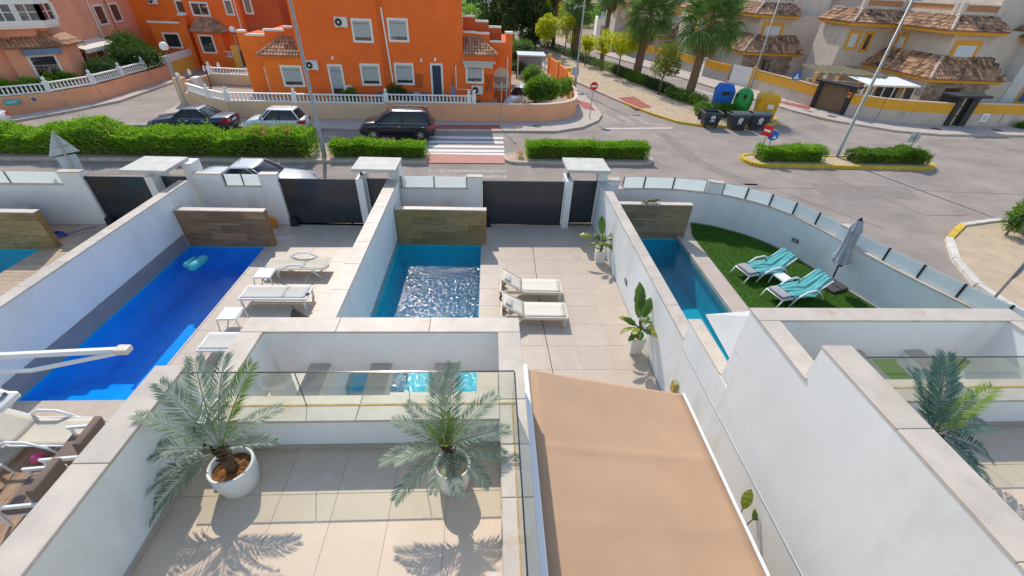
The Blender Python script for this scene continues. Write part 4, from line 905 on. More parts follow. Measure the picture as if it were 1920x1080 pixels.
TRIM = mat('white_window_surround', (.80,.77,.72), .7, .05)
WPIPE = mat('white_downpipe', (.80,.78,.74), .5, .05)
PANED = glassmat('window_glass', (.35,.38,.40), .22, .03, .55, (.16,.19,.22))
BLIND = mat('pale_blind', (.62,.64,.66), .6, .06, 1, stretch=(1,1,30))
IRON = mat('dark_iron', (.035,.03,.03), .5, .1)
ROOFT = mat('terracotta_tile', (.44,.235,.135), .85, .18, 6, .2, 60, island=.38, stain=(.25,.14,.09), ss=2, st=(.6,.75))
ROOFM = mat('mottled_roof_tile', (.44,.25,.145), .85, .25, 6, .2, 60, island=.55, stain=(.10,.065,.05), ss=1.4, st=(.52,.62))
BALW = mat('white_baluster', (.80,.79,.77), .6, .04)
YTRIM = mat('ochre_trim', (.74,.36,.035), .8, .08, 2)
BEIGE = mat('beige_render', (.60,.52,.45), .95, .09, 1.2, .35, 60, stain=(.52,.44,.38), ss=.7)
BEIGEW = mat('beige_garden_wall', (.55,.46,.39), .95, .09, 1.0, .3, 60, stain=(.47,.38,.31), ss=.8)
GREYW = mat('grey_plinth', (.42,.39,.38), .9, .08, 1.5)
STONE = mat('rubble_stone', (.30,.225,.165), .9, .3, 3, .6, 20, rnd=.3)
WH = mat('whitewash', (.78,.77,.74), .85, .06, .8)

def V3(p): return Vector(p)
def tile_roof(parent, p0, p1, p2, p3, m=ROOFT, tw=.25, co=.40, ridge=True, name='roof_tile'):
    """slope covered with barrel tiles: p0-p1 eave, p3-p2 top; every tile has its own barrel, joined because they are too small to pick apart"""
    p0, p1, p2, p3 = map(V3, (p0, p1, p2, p3)); e = (p1-p0).normalized(); nrm = (p1-p0).cross(p3-p0).normalized()
    if nrm.z < 0: nrm = -nrm
    s = nrm.cross(e); s = s if s.dot(p3-p0) > 0 else -s
    uv = [((p-p0).dot(e), (p-p0).dot(s)) for p in (p0,p1,p2,p3)]
    umin, umax = min(u for u,_ in uv), max(u for u,_ in uv); vmax = max(v for _,v in uv)
    nu = int((umax-umin)/tw)+1; nv = int(math.ceil(vmax/co))
    V, F = [], []
    arc = [(-1,0),(-.75,.62),(0,1),(.75,.62),(1,0)]
    us = np.array([umin + (i+.5)*tw for i in range(nu)]); 
    for j in range(nv):
        vv = min((j+.45)*co, vmax*.985)
        ok = inside(us, np.full(nu, vv), uv)
        for i in range(nu):
            if not ok[i]: continue
            o = len(V); a = us[i] + random.uniform(-.006,.006); va = j*co - .03 + random.uniform(-.015,.015); vb = min((j+1.12)*co, vmax+.02)
            for v, lift, r in ((va,.045,tw*.50),(vb,.012,tw*.43)):
                for x, z in arc: V.append(p0 + e*(a+x*r) + s*v + nrm*(lift + z*tw*.30))
            for k in range(4): F.append((o+k,o+k+1,o+5+k+1,o+5+k))
    ob = link(name, npmesh(name, np.array([tuple(v) for v in V]), np.array(F), m), parent); tag(ob, kind='stuff')
    sl_ = MB(); q = [p0,p1,p2,p3]; d = nrm*.05; sl_.add([p-d for p in q]+[p+nrm*.004 for p in q], [(0,3,2,1),(4,5,6,7),(0,1,5,4),(1,2,6,5),(2,3,7,6),(3,0,4,7)]).build('roof_deck', ROOFT, parent)
    return ob
def ridge_tiles(parent, p, q, m=ROOFT, r=.12):
    p, q = V3(p), V3(q); L = (q-p).length; n = max(2, int(L/.4)); b = MB()
    for k in range(n):
        a, c = p.lerp(q, k/n), p.lerp(q, (k+1.12)/n); b.tube([a+Vector((0,0,.05)), c+Vector((0,0,.03))], [r, r*.85], 7)
    tag(b.build('ridge_tile', m, parent), kind='stuff')
def window(parent, o, d, w, h, frame=.13, trim=TRIM, grille=True, pane=None, blind=0., name='window', proud=.06, bars=9, mull=0):
    """window on a wall: o = lower left corner (3D), d = direction along the wall (2D); surround, pane, blind, iron grille"""
    d = Vector((d[0], d[1], 0)).normalized(); n = Vector((d.y, -d.x, 0)); o = V3(o)
    def B(mb, a0, z0, a1, z1, n0, n1):
        P = [o + d*a0 + n*n0, o + d*a1 + n*n0, o + d*a1 + n*n1, o + d*a0 + n*n1]
        return mb.add([(p.x,p.y,o.z+z0) for p in P] + [(p.x,p.y,o.z+z1) for p in P], [(0,3,2,1),(4,5,6,7),(0,1,5,4),(1,2,6,5),(2,3,7,6),(3,0,4,7)])
    f = MB(); B(f,-frame,-frame,0,h+frame,-.02,proud); B(f,w,-frame,w+frame,h+frame,-.02,proud); B(f,0,h,w,h+frame,-.02,proud); B(f,-.0,-frame,w,0,-.02,proud+.02)
    win = f.build(name, trim, parent)
    B(MB(),0,0,w,h,.002,.012).build('pane', pane or PANED, win)
    if blind: B(MB(),.03,h*(1-blind),w-.03,h,.0125,.02).build('blind', BLIND, win)
    if mull:
        mm = MB()
        for k in range(1, mull): B(mm, w*k/mull-.03, 0, w*k/mull+.03, h, .0125, .03)
        mm.build('mullion', trim, win)
    if grille:
        gr = MB()
        for k in range(1, bars): a = w*k/bars; p = o + d*a + n*.045; gr.tube([(p.x,p.y,o.z),(p.x,p.y,o.z+h)], .011, 4, False)
        for z in (h*.16, h*.86): a, b = o + n*.045, o + d*w + n*.045; gr.tube([(a.x,a.y,o.z+z),(b.x,b.y,o.z+z)], .012, 4, False)
        gr.build('grille', IRON, win)
    return win
def ac_unit(parent_label, x, y, z, rz):
    t = thing('air_conditioner', parent_label, 'air conditioner', (x,y,z), rz, 'air conditioners on the orange house')
    bevel(MB().box(-.4,-.30,0,.4,0,.56).build('casing', mat('ac_casing', (.68,.66,.62), .5, .04), t), .02, 1)
    MB().lathe([(.22,-.315),(.22,-.301)], 20, (-.13,0,.28), 'y').build('fan_grille', IRON, t); MB().lathe([(.06,-.325),(.06,-.3151)], 12, (-.13,0,.28), 'y').build('fan_hub', WPIPE, t)
    MB().box(-.3,-.28,-.05,-.26,0,-.001).build('bracket', WPIPE, t); MB().box(.26,-.28,-.05,.3,0,-.001).build('bracket', WPIPE, t); return t
BALP = [(.055,0),(.06,.04),(.04,.08),(.062,.20),(.05,.33),(.032,.42),(.055,.46),(.055,.5)]
def balustrade(parent, p, q, z, h=.5, step=.24, posts=(), m=BALW, taper=True):
    p, q = Vector(p), Vector(q); L = (q-p).length; n = max(2, int(L/step)); ang = math.atan2(q.y-p.y, q.x-p.x)
    MB().seg(p, q, .20, z, z+.06).build('base_rail', m, parent); MB().seg(p, q, .20, z+.06+h-.12, z+h).build('top_rail', m, parent)
    hh = h-.12-.06+.06; un = MB().lathe([(r, a*hh/.5) for r, a in BALP], 6, cap=False).mesh('baluster', m, True)
    for k in range(n):
        c = p.lerp(q, (k+.5)/n); link('baluster', un, parent, (c.x, c.y, z+.06))
    for s in posts:
        c = p.lerp(q, s); o = MB(); o.bev(-.13,-.13,z-.02,.13,.13,z+h+.08,.02).build('post', m, parent, loc=(c.x,c.y,0)).rotation_euler = (0,0,ang)
        MB().lathe([(.06,z+h+.08),(.05,z+h+.13),(.10,z+h+.20),(.10,z+h+.26),(.05,z+h+.32),(.02,z+h+.36)], 10).build('finial', m, parent, True, loc=(c.x,c.y,0))

# --- orange semi-detached house in the middle
HO = thing('orange_house', 'large orange house with white framed barred windows and small tiled side roofs', 'house', (-15.63,32.49,0), R(3))
ho = HO
b = MB(); b.box(2.98,0,.0,13.86,9,7.12); o = b.build('wall', ORANGE, ho)
MB().box(8.38,-.012,.9,8.86,-.0005,7.11).build('rust_streak', mat('rust_streak_stucco', (.72,.125,.022), .9, .12, 1.2, .25, 70), ho)
MB().box(.62,0,0,2.979,5,3.52).build('annex_wall', ORANGE2, ho); MB().box(13.861,0,0,16.0,5,3.86).build('annex_wall', ORANGE, ho)
MB().box(.62,1.4,3.52,2.979,5,4.75).build('annex_wall', ORANGE, ho); MB().box(13.861,1.4,3.8601,14.78,5,5.02).build('annex_wall', ORANGE, ho)
cp = lambda x0,y0,x1,y1,z: MB().bev(x0-.05,y0-.05,z,x1+.05,y1+.05,z+.12,.015).build('coping', TRIM, ho)
cp(.62,1.4,1.9,1.6,4.75); cp(1.9,1.4,2.93,1.6,4.95); MB().box(1.9,1.4001,4.75,2.979,1.6,4.95).build('parapet', ORANGE, ho); cp(13.93,1.4,14.78,1.6,5.02)
for x0, x1, z in ((2.2,2.94,5.55),): MB().box(x0,3.0,4.7,x1,3.2,z).build('parapet', RUST, ho); cp(x0,3.0,x1,3.2,z)
for x0, x1, z in ((13.9,14.75,5.92),(14.75,15.7,5.65),(15.7,16.62,5.33)): MB().box(x0,1.95,3.8,x1-.001,2.15,z).build('parapet', RUST, ho); cp(x0+.05,1.95,x1-.06,2.15,z)
MB().box(14.781,1.4,3.86,15.75,1.6,4.98).build('parapet', ORANGE, ho); cp(14.84,1.4,15.7,1.6,4.98); MB().box(15.751,1.4,3.86,16.75,1.6,4.5).build('parapet', ORANGE, ho); cp(15.80,1.4,16.70,1.6,4.5)
MB().box(16.001,1.39,0,17.38,7,4.5).build('side_wing', ORANGE, ho); MB().box(16.9,1.385,4.5,17.38,1.85,5.05).build('parapet_pier', ORANGE, ho); cp(16.9,1.39,17.38,1.85,5.05)
rl = MB(); 
for k in range(7): rl.tube([(15.85+.15*k,1.5,4.62),(15.85+.15*k,1.5,5.02)], .012, 4)
rl.tube([(15.8,1.5,5.02),(16.88,1.5,5.02)], .016, 4); rl.build('railing', IRON, ho)
tile_roof(ho, (.45,-.3,3.50), (2.975,-.3,3.50), (2.975,1.38,4.45), (1.75,1.38,4.45), ROOFT, .2, .34); tile_roof(ho, (.45,2.6,3.50), (.45,-.3,3.50), (1.75,1.38,4.45), (1.75,2.6,4.45), ROOFT, .2, .34); ridge_tiles(ho, (.45,-.3,3.50), (1.75,1.38,4.45))
tile_roof(ho, (13.87,-.3,3.86), (16.18,-.3,3.90), (14.95,1.38,4.78), (13.87,1.38,4.78), ROOFT, .2, .34); tile_roof(ho, (16.18,-.3,3.90), (16.18,1.385,3.90), (14.95,1.385,4.78), (14.95,1.384,4.78), ROOFT, .2, .34); ridge_tiles(ho, (16.18,-.3,3.90), (14.95,1.38,4.78))
D = (1,0)
window(ho, (1.73,0,1.72), D, 1.14, 1.08, blind=.82); window(ho, (6.96,0,1.90), D, 1.06, 1.12, blind=.85); window(ho, (9.25,0,2.0), D, 1.06, 1.12, blind=.86); window(ho, (14.14,0,2.2), D, 1.0, .95, blind=.8)
window(ho, (6.82,0,4.52), D, 1.06, 1.10, blind=.86); window(ho, (9.12,0,4.62), D, 1.08, 1.10, blind=.86)
window(ho, (4.82,0,.95), D, .72, 1.98, name='door', bars=7, blind=.7); window(ho, (11.70,0,1.0), D, .60, 2.15, name='door', bars=8, grille=False, pane=mat('dark_door_curtain', (.03,.05,.09), .7, .3, 2, stretch=(18,1,1)))
w = MB().box(-.02,1.382,1.0,.62,1.399,2.55).build('porch_door', WPIPE, ho); MB().box(.05,1.37,1.05,.55,1.3819,2.45).build('pane', glassmat('pale_glass', (.6,.7,.65), .2, .05, .5, (.5,.55,.45)), w)
MB().box(-1.15,1.4,0,.619,5,4.42).build('side_wing', ORANGE2, ho); MB().box(-1.15,1.399,4.42,-.65,1.9,4.62).build('parapet_pier', ORANGE2, ho); cp(-1.1,1.42,-.7,1.85,4.62); cp(-.6,1.4,.56,1.6,4.43)
rl = MB()
for k in range(9): rl.tube([(-.55+.13*k,1.5,4.5),(-.55+.13*k,1.5,4.95)], .012, 4)
rl.tube([(-.6,1.5,4.95),(.6,1.5,4.95)], .016, 4); rl.build('railing', IRON, ho)
MB().tube([(8.72,-.06,6.4),(8.95,-.06,2.0)], .055, 8).build('downpipe', WPIPE, ho); MB().tube([(13.33,-.05,3.2),(13.33,-.05,1.65),(14.4,-.05,1.65)], .04, 8).build('downpipe', WPIPE, ho); MB().tube([(17.05,1.33,3.6),(17.05,1.33,.9)], .045, 8).build('downpipe', WPIPE, ho)
MB().bev(8.25,-.10,6.30,8.62,-.0121,6.42,.01).build('overflow_ledge', ORANGE, ho)
an = MB(); an.lathe([(.62,0),(.62,.03)], 20, (16.62,1.36,2.30), 'y'); an.box(16.0,1.36,1.35,17.24,1.389,2.30); an.build('arch_niche', mat('pale_niche', (.62,.48,.36), .8, .06), ho)
rl = MB()
for k in range(10): rl.tube([(16.05+.13*k,1.3,.95),(16.05+.13*k,1.3,1.5)], .014, 4)
rl.tube([(16.0,1.3,1.5),(17.3,1.3,1.5)], .02, 4); rl.build('porch_railing', IRON, ho)
for x, z in ((11.0,3.35),(5.15,3.35),(11.95,3.42)): MB().bev(x-.07,-.10,z,x+.07,0,z+.2,.02).build('wall_lamp', WPIPE, ho)
aw2 = MB(); aw2.bev(13.80,-.28,3.36,16.08,-.02,3.52,.02); aw2.build('awning_cassette', mat('grey_awning_cloth', (.52,.47,.42), .8, .06), ho); MB().grid(lambda u, v: (13.9+2.0*u, -.30-.015*math.sin(u*40), 3.36-.26*v), 24, 2).build('awning_valance', mat('grey_awning_cloth', None), ho)
cr = MB()
for k in range(7):
    for sg in (-1, 1):
        a0 = 15.5+.09*(k-3)*2; x0, x1 = a0-.25*sg, a0+.25*sg; lo, hi = 15.43, 15.93
        cr.bar((min(max(x0,lo),hi),-.03,1.5),(min(max(x1,lo),hi),-.03,2.7),.014)
cr.build('trellis', mat('rust_trellis', (.20,.07,.03), .8, .15), ho)
cr = MB()
for k in range(6):
    cr.bar((10.55+.1*k,-.03,1.7),(10.3+.12*k,-.03,2.6),.013); cr.bar((10.35+.1*k,-.03,1.7),(10.62+.1*k,-.03,2.6),.013)
cr.build('trellis', mat('rust_trellis', None), ho)
M_ho = Matrix.Translation((-15.63,32.49,0)) @ Matrix.Rotation(R(3), 4, 'Z')
def hw_(x, y, z): return M_ho @ Vector((x,y,z))
for lab, p in (('white air conditioner high on the orange house beside the upper left window', (6.12,0,5.25)), ('white air conditioner low on the orange house behind the lamp post', (3.75,0,2.72)), ('white air conditioner near the ground under the right side window of the orange house', (14.8,-.06,1.40))):
    q = hw_(*p); ac_unit(lab, q.x, q.y, q.z, R(3))
# terrace ground of the orange house plot
struct('garden_ground', MB().prism([(.62,31.35),(3.1,31.45),(5.1,32.2),(6.4,34.1),(7.1,38),(6.6,47),(.62,47)], -.04, .14).prism([(-21.3,33.2),(-20.3,32.3),(-18.6,31.3),(-16.8,30.2),(.62,31.3),(.62,47),(-2,47),(-22,44)], -.04, .88), mat('garden_tiles', (.40,.30,.23), .9, .12, 3))
wa = thing('boundary_wall', 'peeling cream wall with white balustrade in front of the left half of the orange house', 'wall')
MB().seg((-18.6,31.05),(-16.7,30.0),.2,-.04,1.13).seg((-16.7,30.0),(-6.85,30.57),.2,-.04,1.16).build('wall_body', CREAMW, wa)
MB().seg((-21.6,33.5),(-20.6,32.6),.2,-.04,.95).seg((-20.6,32.6),(-18.6,31.05),.2,-.04,1.10).build('wall_body', CREAMW, wa)
balustrade(wa, (-20.6,32.6), (-18.4,30.95), 1.12, .50, .22, ()); balustrade(wa, (-18.4,30.95), (-16.7,30.02), 1.12, .5, .22, (0,)); balustrade(wa, (-16.7,30.0), (-6.9,30.57), 1.15, .52, .235, (0,.42))
MB().bev(-21.9,33.3,0,-21.3,33.9,1.75,.02).build('gate_pier', CREAMW, wa); MB().lathe([(.05,1.75),(.16,1.85),(.14,1.98),(.03,2.08)], 10, (-21.6,33.6,0)).build('finial', BALW, wa)
wb = thing('boundary_wall', 'plain salmon wall with white balustrade curving round the corner of the orange house plot', 'wall')
SP = spline([(-6.85,30.57),(-2,30.86),(3.0,31.22),(4.3,31.55),(5.3,32.1),(6.1,33.0),(6.55,34.2),(6.75,36.0),(6.9,38)], 4)
o1, i1 = offs(SP, -.1), offs(SP, .1); MB().prism(o1 + i1[::-1], -.04, 1.2).build('wall_body', SALMW, wb)
for i in range(0, len(SP)-2, 2): MB().prism(offs(SP,-.14)[i:i+3] + offs(SP,.14)[i:i+3][::-1], 1.2, 1.26).build('coping', mat('cream_coping', (.66,.50,.40), .8, .08), wb)
balustrade(wb, (-6.8,30.58), (-1.0,30.93), 1.262, .48, .235, (0,.94,1.0))
yw = thing('boundary_wall', 'short white topped side wall with stained cream face and balustrade in the yard left of the orange house', 'wall')
MB().seg((-20.9,36.4),(-16.2,36.0),.18,.88,1.55).build('wall_body', CREAMW, yw); balustrade(yw, (-20.9,36.4), (-16.3,36.0), 1.55, .45, .22, (0,))
MB().seg((-21.5,34.0),(-21.0,36.4),.18,.88,1.5).build('wall_body', CREAMW, yw); MB().box(-21.35,34.5,1.0,-20.9,35.1,1.6).build('meter_box', BALW, yw)
for k in range(3): MB().lathe([(.08,1.5),(.12,1.62),(.10,1.78),(.03,1.9)], 10, (-22.2+.25*k,36.0+1.6*k,0)).build('finial', BALW, yw)
gt = thing('yard_gate', 'dark iron yard gate beside the stained cream side wall left of the orange house', 'gate', (-20.6,35.4,.88), R(-60)); MB().bev(0,-.03,0,.05,.03,1.5,.005).build('gate_post', IRON, gt)
for k in range(8): MB().tube([(.12+.12*k,0,.05),(.12+.12*k,0,1.35+.12*math.sin(k*.45))], .014, 5).build('bar', IRON, gt)
# small things along the orange facade
def place(x, y, z=.88): q = hw_(x, y, 0); return (q.x, q.y, z)
t = thing('garden_chair', 'brown wooden garden chair in front of the dark door of the orange house', 'chair', place(12.3,-1.0), R(3)); BW = mat('brown_wood', (.16,.06,.03), .6, .2)
MB().box(-.3,-.25,.4,.3,.25,.44).build('seat', BW, t)
for k in range(5): MB().bar((-.24+.12*k,-.24,.44),(-.24+.12*k,-.27,.95),.03).build('back_slat', BW, t)
for a in (-1,1):
    for c in (-1,1): MB().bar((a*.27,c*.22,0),(a*.27,c*.22,.4),.04).build('leg', BW, t)
for k, (x, c, lab) in enumerate(((10.15,(.03,.05,.18),'dark blue storage crate left of the trellis by the orange house'),(10.6,(.42,.40,.55),'lilac storage crate below the trellis by the orange house'),(11.1,(.05,.12,.30),'mid blue storage crate right of the trellis by the orange house'))):
    t = thing('storage_crate', lab, 'crate', place(x,-.9), R(3), 'crates in front of the orange house'); MB().bev(-.2,-.2,0,.2,.2,.62,.02).build('body', mat('crate_%d' % k, c, .5), t); MB().bev(-.22,-.22,.62,.22,.22,.67,.01).build('lid', mat('crate_%d' % k, c), t)
t = thing('hanging_cloth', 'pale blue cloth hanging on a dark stand by the orange house', 'laundry', place(13.1,-1.0), R(3)); MB().tube([(0,0,0),(0,0,1.75)], .03, 6).build('stand', IRON, t); MB().grid(lambda u, v: (-.16+.32*u*(1-.4*v)+.06*v, -.05-.03*math.sin(u*14), .3+.85*v), 14, 8).build('cloth', mat('pale_blue_cloth', (.18,.32,.60), .9), t, True)
t = thing('bird_table', 'white pedestal basin standing between door and window of the orange house', 'basin', place(6.1,-.8), R(3)); MB().lathe([(.14,0),(.12,.05),(.06,.12),(.055,.75),(.10,.8)], 12).build('pedestal', WPIPE, t); MB().lathe([(.08,.8),(.26,.92),(.28,1.0),(.24,1.0),(.1,.9)], 16).build('bowl', WPIPE, t); MB().bev(-.28,-.25,0,.28,.25,.35,.02).build('plinth', WPIPE, t)
t = thing('garden_bench', 'grey covered garden box beside the dark bush by the orange house', 'storage box', place(8.3,-.9), R(3)); MB().bev(-.45,-.3,0,.45,.3,.55,.02).build('body', mat('grey_box', (.16,.15,.13), .8), t); MB().bev(-.48,-.33,.55,.48,.33,.62,.02).build('lid', mat('grey_box', None), t)

# --- salmon pink corner house on the left
PK = thing('salmon_house', 'salmon pink corner house with white glazed bay and barred ground floor window', 'house', (-30.8,34.5,0), 0)
d1 = Vector((math.cos(R(98)), math.sin(R(98)))); d2 = Vector((math.cos(R(52)), math.sin(R(52)))); n1 = Vector((d1.y,-d1.x)); n2 = Vector((d2.y,-d2.x))
P1 = lambda u, off=0.: tuple(d1*u + n1*off); P2 = lambda u, off=0.: tuple(d2*u + n2*off)
k0 = Vector(P2(1.35)); 
MB().prism([P1(.7,0), P1(14.9,0), P1(14.9,-9), P1(0,-9), P2(-6.5,-.4), P2(-1.6,-.4), P2(.2,-.4)], -.04, 6.75).build('wall', SALMON, PK)
MB().prism([P2(-1.62,0), P2(1.35,0), tuple(k0 + d1*1.6), P1(1.5,-1.2), P2(-1.62,-1.5)], -.04, 3.2).build('front_room', SALMON, PK)
ea, eb, ec = Vector((*P2(-1.7,.25),3.2)), Vector((*P2(1.5,.25),3.2)), Vector((*tuple(Vector(P2(1.5,.25)) + d1*2.2),3.2))
ta, tb, tc = Vector((*P2(-1.7,-1.1),4.25)), Vector((*P2(.2,-1.1),4.25)), Vector((*P1(2.6,.02),4.2))
tile_roof(PK, ea, eb, tb, ta, ROOFT, .24, .36); tile_roof(PK, eb, ec, tc, tb, ROOFT, .24, .36); ridge_tiles(PK, eb, tb)
window(PK, (*P2(-.62,0),1.0), d2, 1.25, 1.62, bars=10); 
MB().seg(P2(-.85,.25), P2(1.15,.25), .35, 2.78, 3.12).build('blue_awning', mat('slate_blue_awning', (.16,.22,.33), .8, .06), PK)
# glazed bay
b0, b1 = Vector(P2(-2.6,.35)), Vector(P2(1.0,.35)); b2 = b1 + d1*1.3 
MB().seg(b0,b1,.16,4.45,4.75).seg(b1,b2,.16,4.45,4.75).seg(b0,b1,.16,5.65,6.0).seg(b1,b2,.16,5.65,6.0).build('bay_band', WPIPE, PK)
MB().prism([tuple(b0),tuple(b1),tuple(b2),P1(2.0,-.5),P2(-2.6,-.5)], 4.3, 4.449).prism([tuple(b0),tuple(b1),tuple(b2),P1(2.0,-.5),P2(-2.6,-.5)], 6.001, 6.12).build('bay_slab', TRIM, PK)
for a, b, n in ((b0,b1,3),(b1,b2,1)):
    for k in range(n+1):
        c = a.lerp(b, k/n); MB().box(c.x-.12,c.y-.12,4.751,c.x+.12,c.y+.12,5.649).build('bay_post', WPIPE, PK)
    for k in range(n):
        p, q = a.lerp(b,k/n), a.lerp(b,(k+1)/n); g_ = MB().seg(p,q,.04,4.751,5.649).build('bay_glass', PANED, PK); m_ = MB(); c = p.lerp(q,.5); m_.box(c.x-.04,c.y-.04,4.76,c.x+.04,c.y+.04,5.64); m_.seg(p,q,.06,5.2,5.24); m_.build('glazing_bar', WPIPE, g_)
MB().prism([P2(-3.2,.9),P2(-1.9,.9),P2(-1.9,-.4),P2(-3.2,-.4)], 3.5, 4.3).build('balcony', WPIPE, PK)
window(PK, (*P1(8.15,0),3.9), d1, 1.12, 1.18, bars=6, grille=False); window(PK, (*P1(10.4,0),3.95), d1, 1.12, 1.15, bars=6, grille=False); window(PK, (*P1(3.5,0),1.0), d1, 1.0, 1.3, grille=False); window(PK, (*P1(5.9,0),.95), d1, .9, 1.6, grille=False, name='door'); window(PK, (*P1(8.9,0),.95), d1, 1.0, 1.9, grille=False, name='door')
aa, bb_ = Vector((*P1(2.8,0),3.0)), Vector((*P1(7.1,0),3.0)); nn = Vector((n1.x,n1.y,0))
q = MB(); q.add([aa, bb_, bb_+nn*1.2+Vector((0,0,-.35)), aa+nn*1.2+Vector((0,0,-.35))], [(0,1,2,3)]); o = q.build('awning', mat('cream_awning', (.70,.62,.54), .8, .05), PK); md = o.modifiers.new('t','SOLIDIFY'); md.thickness = .06
MB().seg(tuple((aa+nn*1.2).xy), tuple((bb_+nn*1.2).xy), .06, 2.45, 2.66).build('awning_valance', WPIPE, PK)
q = MB(); aa, bb_ = Vector((*P1(7.9,0),2.95)), Vector((*P1(10.6,0),2.95)); q.add([aa, bb_, bb_+nn*1.1+Vector((0,0,-.75)), aa+nn*1.1+Vector((0,0,-.75))], [(0,1,2,3)]); o = q.build('awning', mat('charcoal_awning', (.055,.05,.06), .85, .1), PK); md = o.modifiers.new('t','SOLIDIFY'); md.thickness = .05
for u in (2.4, 7.6): p = P1(u,.07); MB().tube([(*p,6.7),(*p,2.6 if u > 5 else 4.3)], .05, 7).build('downpipe', TRIM, PK)
MB().prism([P1(9.95,.035),P1(10.1,.035),P1(10.1,-.01),P1(9.95,-.01)], 2.9, 6.7).build('damp_streak', mat('damp_streak_stucco', (.42,.17,.11), .9, .12), PK)
PK2 = thing('pale_pink_house', 'pale pink house cut by the left picture edge beyond the salmon house', 'house', (-37,34,0)); MB().prism([(-9,-6),(1.2,-1.6),(2.6,.3),(0,8),(-9,8)], -.04, 6.2).build('wall', mat('pale_pink_stucco', (.82,.46,.42), .9, .07, .8), PK2); window(PK2, (-3.5,-3.72,1.0), (10.2,4.4), 1.2, 1.2, grille=False); MB().prism([(-9.2,-6.2),(1.3,-1.7),(1.2,-1.5),(-9.2,-5.9)], 6.2, 6.35).build('coping', TRIM, PK2)
pw = thing('boundary_wall', 'long salmon wall with white balustrade curving into the side street', 'wall')
PWP = spline([(-36,26.3),(-30.6,29.35),(-28.5,31.2),(-27.55,33.7),(-27.5,36.5),(-27.6,42.0)], 4); o1, i1 = offs(PWP,-.1), offs(PWP,.1); MB().prism(o1+i1[::-1], -.04, 1.08).build('wall_body', SALMW, pw)
pn = [(-33.0,27.95),(-30.6,29.35),(-28.5,31.2),(-27.55,33.7),(-27.5,36.5),(-27.55,39.2),(-27.6,42.0)]
for i, (a, b) in enumerate(zip(pn[:-1], pn[1:])): balustrade(pw, a, b, 1.08 + .03*i, .52, .21, (0,) if i else ())
yel = thing('boundary_wall', 'yellow wall with white top at the end of the salmon wall in the side street', 'wall'); MB().seg((-27.6,42.15),(-28.0,47.6),.2,-.04,1.25).build('wall_body', YELW, yel); MB().seg((-27.6,42.15),(-28.0,47.6),.24,1.25,1.75).build('coping', TRIM, yel); MB().box(-27.75,42.0,-.04,-27.4,42.14,1.5).build('pier', TRIM, yel)
# --- row of orange houses beyond the side street
OR = thing('orange_row_house', 'rusty orange terraced house with tiled porch beyond the side street', 'house', (-24,46.5,0), R(3))
MB().box(-9,2,-.04,-3.6,9,7.6).build('wall', ORANGE2, OR); MB().box(-3.599,1.2,-.04,1.2,9,7.6).build('wall', ORANGE, OR); MB().box(1.201,1.8,-.04,4.5,9,7.4).build('wall', RUST, OR)
MB().box(-6.6,.3,-.04,-3.5,1.999,3.75).build('porch_room', ORANGE2, OR); MB().bev(-6.7,.2,3.75,-4.0,.4,3.9,.02).build('coping', TRIM, OR); MB().box(-3.9,.29,3.75,-3.4,.8,4.4).build('parapet_pier', ORANGE, OR); MB().bev(-3.95,.24,4.4,-3.35,.85,4.52,.02).build('coping', TRIM, OR)
MB().box(-3.0,.0,-.04,-.6,1.199,3.2).build('porch_room', ORANGE, OR); tile_roof(OR, (-3.1,-.25,3.2), (-.3,-.25,3.2), (-1.2,1.19,4.15), (-2.9,1.19,4.15), ROOFT, .24, .36); tile_roof(OR, (-.3,-.25,3.2), (-.3,1.19,3.2), (-1.2,1.19,4.15), (-1.2,1.18,4.15), ROOFT, .24, .36)
window(OR, (-4.55,2.0,4.55), D, .6, .8, grille=False); window(OR, (-2.9,1.2,4.45), D, 1.3, .85, grille=False, mull=2); window(OR, (-2.5,0,1.6), D, 1.0, 1.25); window(OR, (-5.7,.3,1.9), D, 1.2, 1.0, trim=TRIM); window(OR, (.05,1.2,4.6), D, .5, 1.0, grille=False); window(OR, (1.5,1.8,4.7), D, .5, 1.0, grille=False); MB().tube([(.9,1.13,8),(.9,1.13,3.4)], .05, 6).build('downpipe', TRIM, OR)
q = OR.matrix_basis @ Vector((-6.6,2.0,5.0)); ac_unit('small white air conditioner on the tangerine part of the orange terrace beyond the side street', -30.4, 47.95, 5.1, R(3))
ow = thing('boundary_wall', 'white balustrade on a low orange wall in front of the terraced orange house', 'wall'); MB().seg((-28.0,47.7),(-23.4,46.1),.2,-.04,1.2).build('wall_body', ORANGE2, ow); balustrade(ow, (-28.0,47.7), (-23.4,46.1), 1.2, .5, .25, (1,))
MB().bev(-23.5,45.3,-.04,-22.9,45.9,2.3,.02).build('gate_pier', YELW, ow); MB().bev(-22.0,44.9,-.04,-21.4,45.5,2.3,.02).build('gate_pier', YELW, ow)
for i, x in enumerate((-22.85,)): MB().box(x,45.3,.05,x+.82,45.36,1.9).build('gate_leaf', mat('brown_gate', (.13,.06,.025), .7, .2), ow)
OR2 = thing('orange_row_house', 'brick red terraced house with white roof rails at the far end of the side street', 'house', (-19,50,0), R(3)); MB().box(-1,2,-.04,9,10,8.5).build('wall', RUST, OR2); MB().box(-.5,.5,-.04,2.5,1.999,3.2).build('porch_room', YELW, OR2); window(OR2, (.4,2,4.5), D, .8, 1.1, grille=False); window(OR2, (3.0,2,4.4), D, .7, 1.1, grille=False); window(OR2, (4.4,2,4.4), D, .7, 1.1, grille=False); window(OR2, (.1,.5,1.0), D, .9, 1.5)
pg_ = MB()
for k in range(6): pg_.bar((-.6+.65*k,-.9,3.1),(-.6+.65*k,2.0,3.3),.09)
pg_.bar((-.7,-.8,3.05),(3.2,-.8,3.05),.1).build('pergola', TRIM, OR2)
